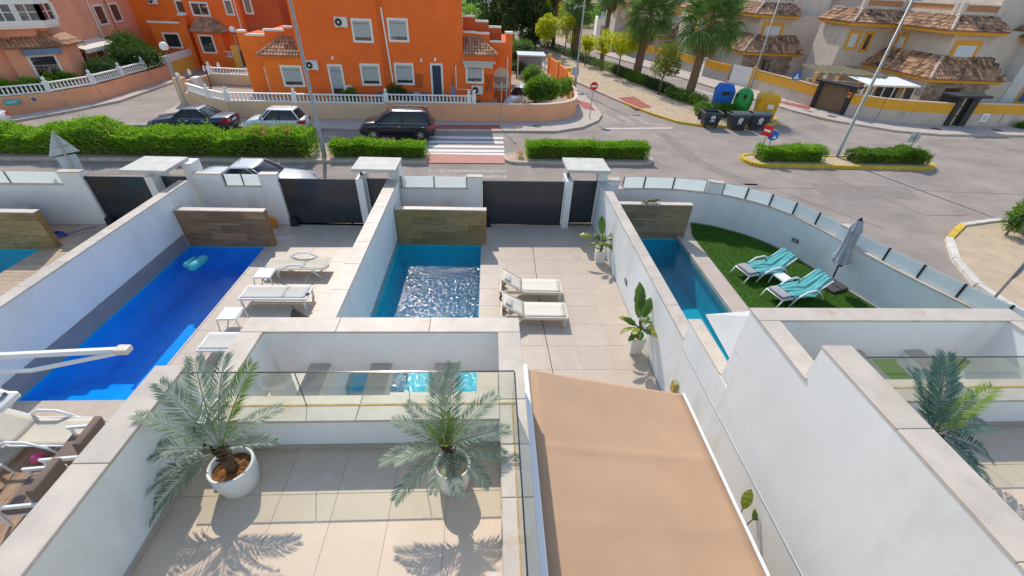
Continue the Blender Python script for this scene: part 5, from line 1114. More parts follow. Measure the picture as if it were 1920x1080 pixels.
for x in (-.6,3.1): MB().box(x-.08,-.88,-.04,x+.08,-.72,3.0).build('pergola_post', TRIM, OR2)
OR3 = thing('orange_row_house', 'distant brick red house front seen above the parked yard at upper left', 'house', (-12.5,62,0), R(3)); MB().box(-13,0,-.04,-1,9,8.5).build('wall', RUST, OR3); 
for k in range(4): window(OR3, (-12+2.6*k,0,3.2), D, .9, 1.2, grille=False)
tile_roof(OR3, (-13.2,-1.2,2.6), (-1,-1.2,2.6), (-1,.0,3.3), (-13.2,.0,3.3), ROOFT, .3, .4)

# --- beige terraced houses with ochre trim on the right
def beige_house(label, x, y, stone=True, tower=True):
    t = thing('beige_house', label, 'house', (x,y,0))
    MB().box(.35,.35,-.04,7.6,9,2.78).build('ground_room', BEIGE, t)
    MB().box(1.85,1.9,2.78,8.6,11,6.25).build('upper_wall', BEIGE, t); MB().box(-2.9,8.0,-.04,1.849,12,6.2).build('wing_wall', BEIGE, t)
    MB().box(.18,.18,2.56,6.6,.349,2.80).build('eave_band', YTRIM, t); MB().box(.18,.35,2.56,.349,9.2,2.80).build('eave_band', YTRIM, t)
    tile_roof(t, (0,0,2.82), (6.75,0,2.82), (6.2,1.89,4.3), (1.85,1.89,4.3), ROOFM, .26, .40); tile_roof(t, (0,9.3,2.82), (0,0,2.82), (1.84,1.89,4.3), (1.84,8.0,4.3), ROOFM, .26, .40)
    tile_roof(t, (6.75,0,2.82), (6.75,1.89,2.82), (6.2,1.89,4.3), (6.2,1.88,4.3), ROOFM, .26, .40)
    ridge_tiles(t, (0,0,2.84), (1.85,1.89,4.34), mat('pale_ridge', (.55,.42,.34), .8, .15, 4))
    if stone:   # stone facing set as separate blocks round the window
        s_ = mat('rubble_stone', None); unit = [MB().bev(0,-.045,0,w_,.0,h_,.012).mesh('stone', s_) for w_, h_ in ((.42,.20),(.30,.20),(.52,.20),(.36,.20))]
        for r in range(12):
            xx = .36
            while xx < 5.9:
                k = random.randrange(4); w_ = (.42,.30,.52,.36)[k]
                if not (2.0 < xx + w_/2 < 3.6 and .9 < r*.21+.1 < 2.2) and xx + w_ < 6.1: link('stone', unit[k], t, (xx,.349,.03+r*.21), (0,0,random.uniform(-.006,.006)))
                xx += w_ + .012
    window(t, (2.2,.35,1.0), D, 1.3, 1.1, .08, mat('dark_window_frame', (.06,.05,.05), .5), bars=5)
    wd_ = MB().box(2.3,1.83,3.05,4.6,1.899,5.5).build('door', YTRIM, t); MB().box(2.62,1.80,3.05,4.28,1.8299,5.15).build('shutter', mat('white_shutter', (.62,.66,.72), .6, .04, 1, stretch=(1,1,40)), wd_)
    wy = YTRIM
    window(t, (-2.3,8.0,4.15), D, .75, 1.15, .22, wy, False, mat('white_shutter', None)); window(t, (-.7,8.0,4.0), D, .42, 1.25, .22, wy, False, PANED)
    window(t, (1.84,7.2,4.2), (0,-1), .8, 1.1, .2, wy, False, mat('white_shutter', None))
    # upper eave, roof and roof terrace with brick lattice
    MB().box(.75,1.25,5.92,5.6,1.45,6.16).build('eave_band', YTRIM, t); MB().box(.75,1.451,5.92,.95,7.0,6.16).build('eave_band', YTRIM, t); MB().box(-3.3,7.0,5.92,.749,7.2,6.16).build('eave_band', YTRIM, t); MB().box(-3.3,7.201,5.92,-3.1,12,6.16).build('eave_band', YTRIM, t)
    MB().box(.951,1.451,5.9,5.6,1.9,6.0).build('soffit', YTRIM, t)
    tile_roof(t, (.6,1.1,6.17), (5.75,1.1,6.17), (5.6,2.7,7.15), (2.1,2.7,7.15), ROOFM, .26, .40); tile_roof(t, (.6,7.0,6.17), (.6,1.1,6.17), (2.1,2.7,7.15), (2.1,8.4,7.15), ROOFM, .26, .40); ridge_tiles(t, (.6,1.1,6.2), (2.1,2.7,7.2), mat('pale_ridge', None))
    tile_roof(t, (-3.45,6.85,6.17), (.6,6.85,6.17), (2.1,8.4,7.15), (-1.95,8.4,7.15), ROOFM, .26, .40); tile_roof(t, (-3.45,12,6.17), (-3.45,6.85,6.17), (-1.95,8.4,7.15), (-1.95,12,7.15), ROOFM, .26, .40); ridge_tiles(t, (-3.45,6.85,6.2), (-1.95,8.4,7.2), mat('pale_ridge', None))
    def lattice(p, q):
        p, q = Vector(p), Vector(q); MB().seg(p, q, .16, 6.9, 7.45).build('parapet', BEIGE, t); MB().seg(p, q, .2, 7.86, 7.95).build('coping', BEIGE, t)
        L = (q-p).length; n = int(L/.26); b = MB(); dd = (q-p).normalized()
        for k in range(n):
            a = p + dd*(k+.05)*L/n; c = p + dd*(k+.95)*L/n; b.add([(a.x,a.y-.05,7.46),(c.x,c.y-.05,7.46),((a.x+c.x)/2,(a.y+c.y)/2-.05,7.85),(a.x,a.y+.08,7.46),(c.x,c.y+.08,7.46),((a.x+c.x)/2,(a.y+c.y)/2+.08,7.85)], [(0,1,2),(3,5,4),(0,3,4,1),(1,4,5,2),(2,5,3,0)])
        b.seg(p, q, .05, 7.4501, 7.8599); tag(b.build('lattice_brick', mat('tan_brick', (.50,.24,.11), .9, .2, 8), t), kind='stuff')
        for c in (p, q): MB().bev(c.x-.2,c.y-.2,6.8,c.x+.2,c.y+.2,8.05,.02).build('parapet_pier', BEIGE, t)
    lattice((2.2,2.85), (5.4,2.85)); lattice((2.15,8.3), (2.2,3.3)); lattice((-1.85,8.55), (1.9,8.55))
    if tower: MB().box(5.62,3.2,-.04,9.6,11,9.2).build('stair_tower', BEIGE, t)
    return t
beige_house('beige house with mottled tile roofs and stone faced ground floor behind the black portal', 36.2, 37.0)
beige_house('beige house with mottled tile roofs behind the white garden gate and street lamp', 26.9, 50.3)
beige_house('beige house with tile roofs farthest along the avenue, half hidden by the fan palms', 21.0, 63.5, False)
bh = thing('beige_house', 'pale sunlit house side with blue shuttered window at the right picture edge', 'house', (44.4,36.8,0)); MB().box(0,1.0,-.04,12,12,6.2).build('wall', mat('pale_render', (.66,.63,.60), .9, .06, 1, .2, 60), bh); tile_roof(bh, (-.7,.3,5.9), (12,.3,5.9), (12,2.2,7.0), (1.0,2.2,7.0), ROOFM, .26, .40); tile_roof(bh, (-.7,12,5.9), (-.7,.3,5.9), (1.0,2.2,7.0), (1.0,12,7.0), ROOFM, .26, .40); MB().box(-.55,.45,5.66,12,.65,5.88).build('eave_band', YTRIM, bh); MB().box(-.55,.651,5.66,-.35,12,5.88).build('eave_band', YTRIM, bh)
MB().box(.6,2.3,6.9,11,9,9.5).build('upper_storey', mat('pale_render', None), bh)
window(bh, (1.5,1.0,1.2), D, 1.6, 1.4, .2, YTRIM, True, mat('blue_shutter', (.10,.20,.42), .6, .05, 1, stretch=(1,1,40))); window(bh, (1.2,1.0,4.0), D, 1.2, 1.3, .2, YTRIM, False, MATS['blue_shutter'])
bt = thing('apartment_block', 'mauve grey apartment block rising behind the beige terraces', 'house', (30,62,0)); 
MB().box(-2,0,-.04,26,14,13).build('wall', mat('mauve_render', (.50,.40,.37), .9, .08, .6, .2, 50), bt)
for k in range(8):
    window(bt, (1+3.0*k,0,8.6), D, 1.1, 1.3, .15, TRIM, False); window(bt, (1+3.0*k,0,5.6), D, 1.1, 1.3, .15, TRIM, False)
for k in range(3): MB().box(3+8*k,-.9,7.9,5.6+8*k,-.001,8.9).build('balcony', BEIGE, bt)
# perimeter wall of the beige houses
BW_ = thing('boundary_wall', 'beige street wall with ochre yellow upper band in front of the stone faced house', 'wall')
for a, b in (((29.35,35.8),(31.0,34.4)),((31.0,34.4),(33.0,33.75)),((33.0,33.75),(35.75,33.4)),((37.45,33.65),(43.2,33.8)),((43.2,33.8),(60,34.2))):
    MB().seg(a,b,.22,-.04,1.0).build('wall_body', BEIGEW, BW_); MB().seg(a,b,.24,1.0,1.72).build('yellow_band', YTRIM, BW_); MB().seg(a,b,.27,1.72,1.77).build('coping', mat('cream_coping', None), BW_)
BW2 = thing('boundary_wall', 'beige wall with yellow band between the brown gate and the white gate', 'wall')
for a, b in (((28.15,38.5),(27.4,42.2)),((27.4,42.2),(26.6,46.1))):
    MB().seg(a,b,.22,-.04,1.0).build('wall_body', BEIGEW, BW2); MB().seg(a,b,.24,1.0,1.78).build('yellow_band', YTRIM, BW2); MB().seg(a,b,.27,1.78,1.83).build('coping', mat('cream_coping', None), BW2)
BW3 = thing('boundary_wall', 'grey and yellow garden wall along the avenue beyond the white gate', 'wall')
for a, b in (((25.3,48.9),(24.2,52.3)),((24.0,53.2),(22.3,59.5)),((22.3,59.5),(18.5,70))):
    MB().seg(a,b,.22,-.04,1.0).build('wall_body', GREYW, BW3); MB().seg(a,b,.24,1.0,1.75).build('yellow_band', YTRIM, BW3)
MB().bev(24.0,52.3,-.04,24.4,53.1,1.9,.02).build('pier', WH, BW3)
wg = thing('white_gate', 'white solid driveway gate beside the street lamp on the avenue', 'gate', (26.5,46.3,0), math.atan2(2.4,-1.1)); MB().box(.1,-.04,.04,2.5,.04,1.85).build('gate_leaf', WH, wg); 
for k in range(5): MB().box(.12+.48*k,-.055,.06,.56+.48*k,-.0401,1.82).build('panel', WH, wg)
MB().bev(-.3,-.15,-.04,.1,.15,2.0,.02).build('pier', mat('ochre_trim', None), wg); MB().bev(-.26,-.19,1.35,.06,-.151,1.7,.005).build('no_parking_plate', mat('orange_plate', (.75,.33,.05), .5), wg); MB().lathe([(.10,-.2),(.10,-.1911)], 14, (-.1,0,1.52), 'y').build('ring', mat('red_sign', (.55,.03,.02), .4), wg)
bg_ = thing('driveway_gate', 'brown patterned driveway gate in a black frame with flat canopy', 'gate', (28.22,38.35,0), math.atan2(35.9-38.35, 29.3-28.22)); Lg = math.dist((28.22,38.35),(29.3,35.9)); DK = mat('charcoal_render', (.03,.03,.035), .6, .1)
MB().bev(-.12,-.25,-.04,.18,.25,2.15,.01).build('gate_pier', DK, bg_); MB().bev(Lg-.18,-.25,-.04,Lg+.12,.25,2.15,.01).build('gate_pier', DK, bg_); MB().bev(-.35,-.45,2.15,Lg+.4,.45,2.32,.015).build('canopy_slab', DK, bg_)
MB().box(.18,-.03,.03,Lg-.18,.03,2.1).build('gate_leaf', mat('bronze_gate', (.20,.13,.07), .6, .15, 3), bg_)
for i in range(3):
    for j in range(3): 
        w_ = (Lg-.40)/3; MB().add([(.2+w_*i+.02,-.031,.1+.66*j),(.2+w_*(i+1)-.02,-.031,.1+.66*j),(.2+w_*(i+1)-.02,-.031,.1+.66*(j+1)-.03),(.2+w_*i+.02,-.031,.1+.66*(j+1)-.03),(.2+w_*(i+.5),-.075,.1+.66*(j+.5))], [(0,1,4),(1,2,4),(2,3,4),(3,0,4)]).build('panel', mat('bronze_gate', None), bg_)
MB().bev(Lg-.16,-.29,1.45,Lg+.10,-.251,1.85,.005).build('no_parking_plate', mat('orange_plate', None), bg_); MB().lathe([(.10,-.30),(.10,-.2911)], 14, (Lg-.03,0,1.68), 'y').build('ring', mat('red_sign', None), bg_)
bp_ = thing('entrance_portal', 'black entrance portal with flat canopy and glazed panels in the yellow banded wall', 'door portal', (35.85,33.45,0), R(4))
MB().bev(-.15,-.3,-.04,.25,.3,2.25,.01).build('portal_post', DK, bp_); MB().bev(1.05,-.3,-.04,1.65,.3,2.25,.01).build('portal_post', DK, bp_); MB().bev(-.75,-.7,2.25,2.1,.7,2.40,.015).build('canopy_slab', mat('charcoal_render', None), bp_)
dr = MB().box(.25,-.02,.05,1.05,.02,2.2).build('door', mat('dark_window_frame', None), bp_)
for k in range(3): MB().box(.32,-.035,.15+.7*k,.72,-.0201,.75+.7*k).build('panel', mat('sand_panel', (.60,.44,.27), .6, .1), dr)
# conservatory and pergola of the stone faced house
cs = thing('conservatory', 'white conservatory with corrugated roof and glass front behind the yellow banded wall', 'conservatory', (31.2,37.6,0))
def cf(u, v): x = 4.6*u; y = 2.9*v; return (x, y-.6+.9*(1-u)*0, 2.25 + .22*v + .022*math.sin(u*4.6*2*math.pi/.24))
MB().grid(cf, 152, 2).build('corrugated_roof', mat('white_corrugated', (.72,.72,.72), .5, .05), cs)
for k in range(6): MB().box(.9*k-.04,-.3,-.04,.9*k+.04,-.2,2.2).build('post', WH, cs)
for k in range(5): MB().box(.04+.9*k,-.27,.9,.86+.9*k,-.25,2.1).build('glass_pane', PANED, cs)
MB().box(-.04,-.3,-.04,4.55,-.2,.899).build('base_wall', WH, cs); MB().box(-.1,-.45,2.1,4.7,-.35,2.24).build('gutter', WH, cs)
pgo = thing('pergola', 'weathered pergola with stepped beams on sandstone pillars between the beige houses', 'pergola', (29.5,41.0,0)); SSTN = mat('sandstone_block', (.50,.31,.14), .9, .18, 3, .3, 40)
for x, y in ((0,0),(3.4,-1.6),(4.0,2.5)): 
    for r in range(5): MB().bev(x-.28,y-.28,-.02+.5*r,x+.28,y+.28,.47+.5*r,.02).build('stone_block', SSTN, pgo)
for k in range(9): MB().bar((-.4+.62*k,-1.8,2.62),(.2+.62*k,3.0,2.66),.10,.14).build('beam', mat('grey_green_timber', (.25,.23,.15), .8, .2), pgo)
MB().bar((-.6,-.9,2.52),(5.0,-1.7,2.52),.12,.14).build('beam', mat('grey_green_timber', None), pgo)
fw = thing('boundary_wall', 'sand coloured inner garden wall behind the brown gate', 'wall'); MB().seg((28.9,41.5),(35.0,39.4),.2,-.04,1.9).build('wall_body', mat('sand_render', (.62,.46,.32), .9, .07), fw)
# --- white houses beyond the avenue and far fields
for lab, x, y, w_, d_, h_ in (('white modern house with stepped terraces beyond the palms',18.2,84,7,6,3.4),('white modern villa with green glazed terrace beside the avenue palms',33,86,8,7,3.6),('small white house by the far fields left of the lane',-9,178,9,6,5),('low white farmhouse at the end of the avenue',20,150,7,6,3.5)):
    t = thing('white_modern_house', lab, 'house', (x,y,0), R(-8)); MB().box(0,0,-.05,w_,d_,h_).build('wall', WH, t); MB().box(w_*.25,1,h_,w_*.9,d_,h_+2.4).build('upper_storey', WH, t); MB().bev(w_*.2,.5,h_+2.4,w_*.95,d_+.2,h_+2.6,.03).build('flat_roof', WH, t)
    window(t, (w_*.32,1,h_+.5), D, w_*.5, 1.5, .06, WH, False, glassmat('green_glass', (.3,.5,.42), .2, .05, .4, (.2,.34,.28)), mull=3); window(t, (w_*.1,0,.9), D, w_*.6, 1.5, .06, WH, False, mull=3); MB().box(0,-.05,h_,w_*.24,.05,h_+.9).build('terrace_rail', glassmat('green_glass', None), t)
gw_ = thing('boundary_wall', 'long white garden wall beside the far carriageway behind the palms', 'wall'); MB().seg((17.2,78),(25.6,58.6),.2,-.04,1.3).build('wall_body', WH, gw_)
ol = thing('boundary_wall', 'orange garden wall with piers along the near lane behind the round bush', 'wall')
for a, b in (((6.85,39.2),(7.35,43.5)),((7.35,43.5),(6.6,52))): MB().seg(a,b,.2,-.04,1.5).build('wall_body', ORANGE2, ol)
for p in ((6.85,39.2),(7.35,43.5),(7.0,47.5),(6.6,52)): MB().bev(p[0]-.2,p[1]-.2,-.04,p[0]+.2,p[1]+.2,1.75,.02).build('pier', YELW, ol)
sh = thing('garden_shed', 'pale grey shed roof on white posts beside the dark bushes right of the orange house', 'shed', (3.4,43.0,.85)); MB().box(-.9,-1.0,1.9,1.6,1.4,2.0).build('roof', mat('pale_grey_roof', (.55,.57,.58), .5, .05), sh)
for a in (-.85,1.55): MB().box(a-.04,-.95,0,a+.04,-.87,1.9).build('post', WH, sh)
MB().box(-.8,1.2,0,1.5,1.3,1.8).build('back_wall', mat('blue_grey_cloth', (.30,.33,.42), .8, .05), sh)
# ---------------------------------------------------------------- lamps and signs
GALV = mat('galvanised_steel', (.36,.35,.32), .5, .12, 3, metal=.3)
GALVL = mat('weathered_sign_back', (.42,.47,.49), .5, .1, 3, metal=.2)
SRED = mat('sign_red', (.62,.025,.02), .4, .04); SWH = mat('sign_white', (.80,.80,.79), .4, .03); SBL = mat('sign_blue', (.02,.12,.50), .4, .04)
def lamp_post(label, x, y, h, r0=.085, r1=.045, arm=None, globe=None, group='street lamps'):
    t = thing('street_lamp', label, 'street lamp', (x,y,0), 0, group)
    MB().tube([(0,0,0),(0,0,.02),(0,0,.9),(0,0,.92),(0,0,h)], [r0*1.5,r0*1.25,r0*1.2,r0,r1], 12).build('post', GALV, t, True); MB().box(-r0*1.9,-r0*1.9,0,r0*1.9,r0*1.9,.03).build('base_plate', GALV, t)
    MB().box(-r0*.5,-r0*1.22,.45,r0*.5,-r0*1.1,.75).build('service_door', GALVL, t)
    if arm: MB().tube([(0,0,h-.02),(arm[0]*.5,arm[1]*.5,h+.25),(arm[0],arm[1],h+.3)], r1*.8, 8).build('arm', GALV, t); MB().bev(arm[0]-.3,arm[1]-.14,h+.24,arm[0]+.3,arm[1]+.14,h+.38,.04).build('lantern', GALV, t)
    if globe:
        MB().lathe([(.10,h),(.12,h+.06),(.07,h+.09)], 12).build('collar', BLACK, t)
        MB().lathe([(.25*math.sin(math.pi*k/12)+.002, h+.30-.25*math.cos(math.pi*k/12)) for k in range(13)], 20, cap=False).build('globe', mat('opal_globe', (.85,.84,.80), .25, .02), t, True)
    return t
lamp_post('tall grey street lamp rising in front of the orange house beside the flowering hedge', -8.84, 23.25, 9.2, .095, .055, (0,.9))
lamp_post('tall grey street lamp standing on the yellow kerbed traffic island', 21.25, 25.0, 9.6, .095, .055, (0,.9)); lamp_post('grey street lamp beside the white driveway gate on the avenue', 26.5, 46.0, 8.6, .085, .05, (-.9,0)); lamp_post('grey street lamp at the corner of the near lane behind the grey sign back', 7.95, 42.6, 8.2, .085, .05, (.9,0))
lamp_post('globe lamp on a thin dark post at the corner of the side street', -20.78, 32.1, 3.55, .05, .035, None, True)
lamp_post('globe lamp with small white sphere farther up the side street', -22.3, 44.2, 3.4, .05, .035, None, True)
def pole(t, h, r=.03): MB().tube([(0,0,0),(0,0,h)], r, 8).build('pole', GALV, t)
def disc(t, z, r, m, y=-.035, name='sign_plate', x=0): return MB().lathe([(r,y-.006),(r,y+.006)], 28, (x,0,z), 'y').build(name, m, t)
t = thing('no_entry_sign', 'round red no entry sign with white bar on the pavement corner', 'road sign', (7.35,32.3,.12), R(6)); pole(t, 2.45); disc(t, 2.2, .30, SWH, -.04); disc(t, 2.2, .285, SRED, -.0535); MB().box(-.20,-.068,2.145,.20,-.0601,2.255).build('white_bar', SWH, t)
t = thing('pedestrian_sign', 'blue square pedestrian crossing sign on the pavement beside the brown gate', 'road sign', (26.2,39.0,.12), R(-22)); pole(t, 2.5); p = MB().bev(-.30,-.05,1.98,.30,-.03,2.58,.01).build('sign_plate', SBL, t); MB().add([(-.22,-.0515,2.06),(.22,-.0515,2.06),(0,-.0515,2.50)], [(0,1,2)]).build('triangle', SWH, p)
f = MB(); f.bar((0,-.055,2.19),(-.07,-.055,2.08),.035,.004).bar((0,-.055,2.19),(.07,-.055,2.08),.035,.004).bar((0,-.055,2.18),(.01,-.055,2.32),.05,.004).bar((-.08,-.055,2.22),(.08,-.055,2.30),.03,.004); f.lathe([(.03,-.057),(.03,-.053)], 10, (.01,0,2.36), 'y'); f.build('figure', BLACK, p)
t = thing('keep_right_sign', 'round blue keep right sign with white arrow on the left end of the traffic island', 'road sign', (16.32,24.35,.14), R(-20)); pole(t, 1.75); disc(t, 1.35, .30, SWH, -.04); p = disc(t, 1.35, .28, SBL, -.053)
f = MB(); f.bar((-.10,-.0605,1.48),(.09,-.0605,1.26),.07,.006).add([(.17,-.061,1.18),(.15,-.061,1.38),(-.03,-.061,1.20)], [(0,1,2)]); f.build('arrow', SWH, p)
t = thing('no_entry_sign', 'red sign with white bar turned sideways on the left end of the traffic island', 'road sign', (16.02,24.5,.14), R(-62)); pole(t, 1.85); MB().bev(-.28,-.05,1.28,.28,-.036,1.84,.03).build('sign_plate', SRED, t); MB().box(-.20,-.058,1.50,.20,-.0501,1.62).build('white_bar', SWH, t)
t = thing('round_sign_pair', 'two round grey sign backs on one post at the right end of the traffic island', 'road sign', (25.0,24.4,.14), R(20)); pole(t, 1.75)
for x, z in ((-.27,1.45),(.24,1.38)): q = disc(t, z, .31, GALVL, .035, 'sign_plate', x); MB().box(x-.2,-.02,z-.02,x+.2,.028,z+.02).build('clamp', GALV, q)
t = thing('warning_sign', 'grey back of a triangular warning sign with plate below, on the pavement at left', 'road sign', (-15.95,16.7,0), R(52)); pole(t, 3.0)
q = MB().add([(-.46,.032,2.2),(.46,.032,2.2),(0,.032,3.05),(-.46,.047,2.2),(.46,.047,2.2),(0,.047,3.05)], [(0,1,2),(5,4,3),(0,3,4,1),(1,4,5,2),(2,5,3,0)]).build('triangle_plate', GALVL, t); MB().bev(-.30,.032,1.55,.30,.047,2.12,.02).build('lower_plate', GALVL, t); MB().box(-.25,.012,2.45,.25,.0319,2.49).build('clamp', GALV, q)
t = thing('sign_back', 'grey sign back on a slim post in front of the lane lamp post', 'road sign', (7.72,42.1,.12), R(0)); pole(t, 1.9); MB().bev(-.32,-.05,1.25,.32,-.03,1.9,.02).build('sign_plate', GALVL, t)
t = thing('sign_back', 'dark grey sign back on a post at the right picture edge by the sandy planter', 'road sign', (16.5,10.4,0), R(28)); pole(t, 1.9, .04); MB().bev(-.32,-.055,1.25,.32,-.035,1.9,.03).build('sign_plate', mat('dark_sign_back', (.16,.17,.19), .5, .1), t)
t = thing('street_post', 'dark slanting looking post at the right picture edge below the sandy planter', 'post', (16.6,9.55,0)); MB().tube([(0,0,0),(0,0,1.9)], .055, 10).build('pole', GALV, t); MB().tube([(0,0,1.3),(0,0,1.5)], .06, 10).build('sticker_band', mat('pale_sticker', (.35,.42,.5), .5), t)
t = thing('street_post', 'thin pole with small cap standing before the salmon wall at the zebra crossing', 'post', (.80,29.2,.12)); MB().tube([(0,0,0),(0,0,2.65)], .035, 8).build('pole', GALV, t); MB().bev(-.06,-.06,2.6,.06,.06,2.75,.02).build('cap', GALV, t)
# wall plates
t = thing('wall_plate', 'teal plate with white line of lettering on the salmon wall at far left', 'sign', (-29.73,29.72,.62), R(35)); MB().bev(-.36,-.02,0,.36,0,.30,.01).build('plate', mat('teal_plate', (.03,.42,.38), .5, .05), t)
for k in range(2): MB().box(-.28,-.0225,.18-.1*k,.26-.1*k,-.0201,.22-.1*k).build('text_line', SWH, t)
t = thing('wall_plate', 'square no parking plate with red ring on the salmon wall at far left', 'sign', (-28.98,30.38,.66), R(42)); MB().bev(-.22,-.02,-.06,.22,0,.34,.01).build('plate', mat('pale_yellow_plate', (.70,.52,.25), .5, .05), t); MB().lathe([(.13,-.024),(.13,-.0201)], 18, (0,0,.15), 'y').build('ring', SRED, t); MB().lathe([(.085,-.027),(.085,-.0241)], 16, (0,0,.15), 'y').build('disc', SBL, t)
t = thing('wall_plate', 'white house plate with grey print on the beige wall right of the black portal', 'sign', (39.1,33.58,.42), R(2)); MB().bev(-.32,-.03,0,.32,0,.62,.01).build('plate', SWH, t)
for k in range(3): MB().box(-.16,-.0335,.14+.13*k,.16,-.0301,.20+.13*k).build('text_line', mat('print_grey', (.30,.36,.48), .6), t)
t = thing('meter_cabinet', 'pale meter cabinet set in the beige wall at the right', 'cabinet', (41.0,33.62,.30), R(2)); MB().bev(-.40,-.03,0,.40,0,.75,.01).build('door', BEIGEW, t); MB().box(-.34,-.036,.06,.34,-.0301,.69).build('panel', mat('pale_cabinet', (.58,.50,.44), .8, .05), t)

# ---------------------------------------------------------------- waste containers
BINM = mat('dark_grey_bin', (.035,.042,.06), .5, .12, 3); BINR = mat('bin_rim', (.07,.085,.09), .5, .1)
def wheelie(label, x, y, rz, lid=True):
    t = thing('waste_container', label, 'waste bin', (x,y,0), rz, 'grey waste containers at the kerb')
    b = MB(); w0,w1,d0,d1,z0,z1 = .48,.64,.34,.50,.16,1.05
    b.add([(-w0,-d0,z0),(w0,-d0,z0),(w0,d0,z0),(-w0,d0,z0),(-w1,-d1,z1),(w1,-d1,z1),(w1,d1,z1),(-w1,d1,z1)], [(0,3,2,1),(0,1,5,4),(1,2,6,5),(2,3,7,6),(3,0,4,7)]); b.build('body', BINM, t)
    r = MB(); r.bev(-w1-.04,-d1-.04,1.0,w1+.04,-d1+.03,1.09,.015); r.bev(-w1-.04,d1-.03,1.0,w1+.04,d1+.04,1.09,.015); r.bev(-w1-.04,-d1+.031,1.0,-w1+.03,d1-.031,1.088,.015); r.bev(w1-.03,-d1+.031,1.0,w1+.04,d1-.031,1.088,.015); r.build('rim', BINR, t)
    if lid: MB().grid(lambda u, v: (-w1-.03+(2*w1+.06)*u, -d1-.03+(2*d1+.06)*v, 1.09+.12*math.sin(math.pi*v)**.6), 8, 10).build('lid', BINR, t, True)
    else:
        q = MB().grid(lambda u, v: (-w1-.03+(2*w1+.06)*u, d1+.05+.10*math.sin(math.pi*v), 1.08+.02-.75*v), 8, 10).build('lid', BINR, t, True)
        MB().box(-w1+.05,-d1+.05,.62,w1-.05,d1-.05,.66).build('rubbish', mat('bin_inside', (.02,.022,.028), .8), t)
    for a in (-1, 1):
        for c in (-1, 1): wl_ = MB().lathe([(.09,-.03),(.10,-.02),(.10,.02),(.09,.03)], 14, (a*.42,c*.30,.10), 'x').build('wheel', BLACK, t); MB().box(a*.42-.05,c*.30-.04,.10,a*.42+.05,c*.30+.04,.165).build('fork', GALV, wl_)
    for a in (-1, 1): MB().tube([(a*(w1+.04),0,.95),(a*(w1+.10),0,.95)], .035, 8).build('lifting_pin', BINR, t)
    tl = math.atan((d1-d0)/(z1-z0)); yy = lambda z: -d0-(d1-d0)*(z-z0)/(z1-z0)-.006
    s = MB(); s.add([(.16*math.cos(a*math.pi/9), yy(.74+.16*math.sin(a*math.pi/9)), .74+.16*math.sin(a*math.pi/9)) for a in range(18)], [tuple(range(18))]); s.add([(-.14,yy(.45),.45),(.14,yy(.45),.45),(.14,yy(.58),.58),(-.14,yy(.58),.58)], [(0,1,2,3)]); st_ = s.build('sticker', SWH, t)
    s = MB(); e = -.0025; P = lambda x, z: (x, yy(z)+e, z)
    s.add([P(-.03,.68),P(.03,.68),P(.05,.76),P(.0,.84),P(-.05,.76)], [(0,1,2,3,4)])
    s.add([P(-.11,.53),P(.11,.53),P(.11,.555),P(-.11,.555)], [(0,1,2,3)]); s.add([P(-.11,.48),P(.07,.48),P(.07,.505),P(-.11,.505)], [(0,1,2,3)]); s.build('sticker_print', BINM, st_)
    return t
wheelie('dark grey waste container with white sticker, left one of the row, lid open', 15.95, 31.45, R(-2), False)
wheelie('dark grey waste container with white sticker, middle one of the row at the kerb', 17.75, 31.05, R(2)); wheelie('dark grey waste container with white sticker, right one of the row beside the yellow bank', 19.35, 31.2, R(-3))
# recycling banks
t = thing('recycling_bank', 'tall blue paper recycling bank behind the grey containers', 'recycling bank', (18.35,35.2,.13), R(-12)); t.scale = (.92,.92,1.28); BB = mat('blue_plastic', (.01,.13,.52), .4, .08, 3)
bevel(MB().add([(-.62,-.55,.05),(.62,-.55,.05),(.62,.55,.05),(-.62,.55,.05),(-.72,-.62,1.35),(.72,-.62,1.35),(.72,.62,1.35),(-.72,.62,1.35),(-.5,-.42,1.68),(.5,-.42,1.68),(.5,.42,1.68),(-.5,.42,1.68)], [(0,3,2,1),(0,1,5,4),(1,2,6,5),(2,3,7,6),(3,0,4,7),(4,5,9,8),(5,6,10,9),(6,7,11,10),(7,4,8,11),(8,9,10,11)]).build('body', BB, t), .06, 2)
MB().bev(-.3,-.66,1.12,.3,-.60,1.30,.03).build('slot', BLACK, t); MB().tube([(0,0,1.68),(0,0,1.80)], .05, 8).build('lifting_hook', GALV, t); MB().bev(-.64,-.57,0,.64,.57,.08,.02).build('foot', BINR, t)
t = thing('recycling_bank', 'rounded green glass recycling bank between the blue and yellow ones', 'recycling bank', (19.5,34.2,.13), R(-25)); t.scale = (.9,.9,1.2); GB = mat('green_plastic', (.03,.30,.06), .4, .08, 3)
MB().lathe([(.55,.0),(.60,.1),(.72,.75),(.74,1.05),(.68,1.35),(.50,1.58),(.25,1.70),(.05,1.72)], 24).build('body', GB, t, True); MB().tube([(.0,-.60,1.30),(0,-.74,1.30)], .19, 16).build('inlet_ring', GB, t, True); MB().tube([(.0,-.741,1.30),(0,-.752,1.30)], .13, 16).build('inlet', BLACK, t); MB().tube([(-.42,-.35,1.34),(-.60,-.52,1.34)], .17, 16).build('inlet_ring', GB, t, True); MB().tube([(-.601,-.521,1.34),(-.61,-.53,1.34)], .11, 14).build('inlet', BLACK, t); MB().tube([(0,0,1.70),(0,0,1.82)], .05, 8).build('lifting_hook', GALV, t)
t = thing('recycling_bank', 'big yellow packaging recycling bank with a white label at the kerb end', 'recycling bank', (20.95,33.4,.13), R(-22)); t.scale = (1,1,1.15); YB = mat('yellow_plastic', (.74,.36,.015), .4, .08, 3)
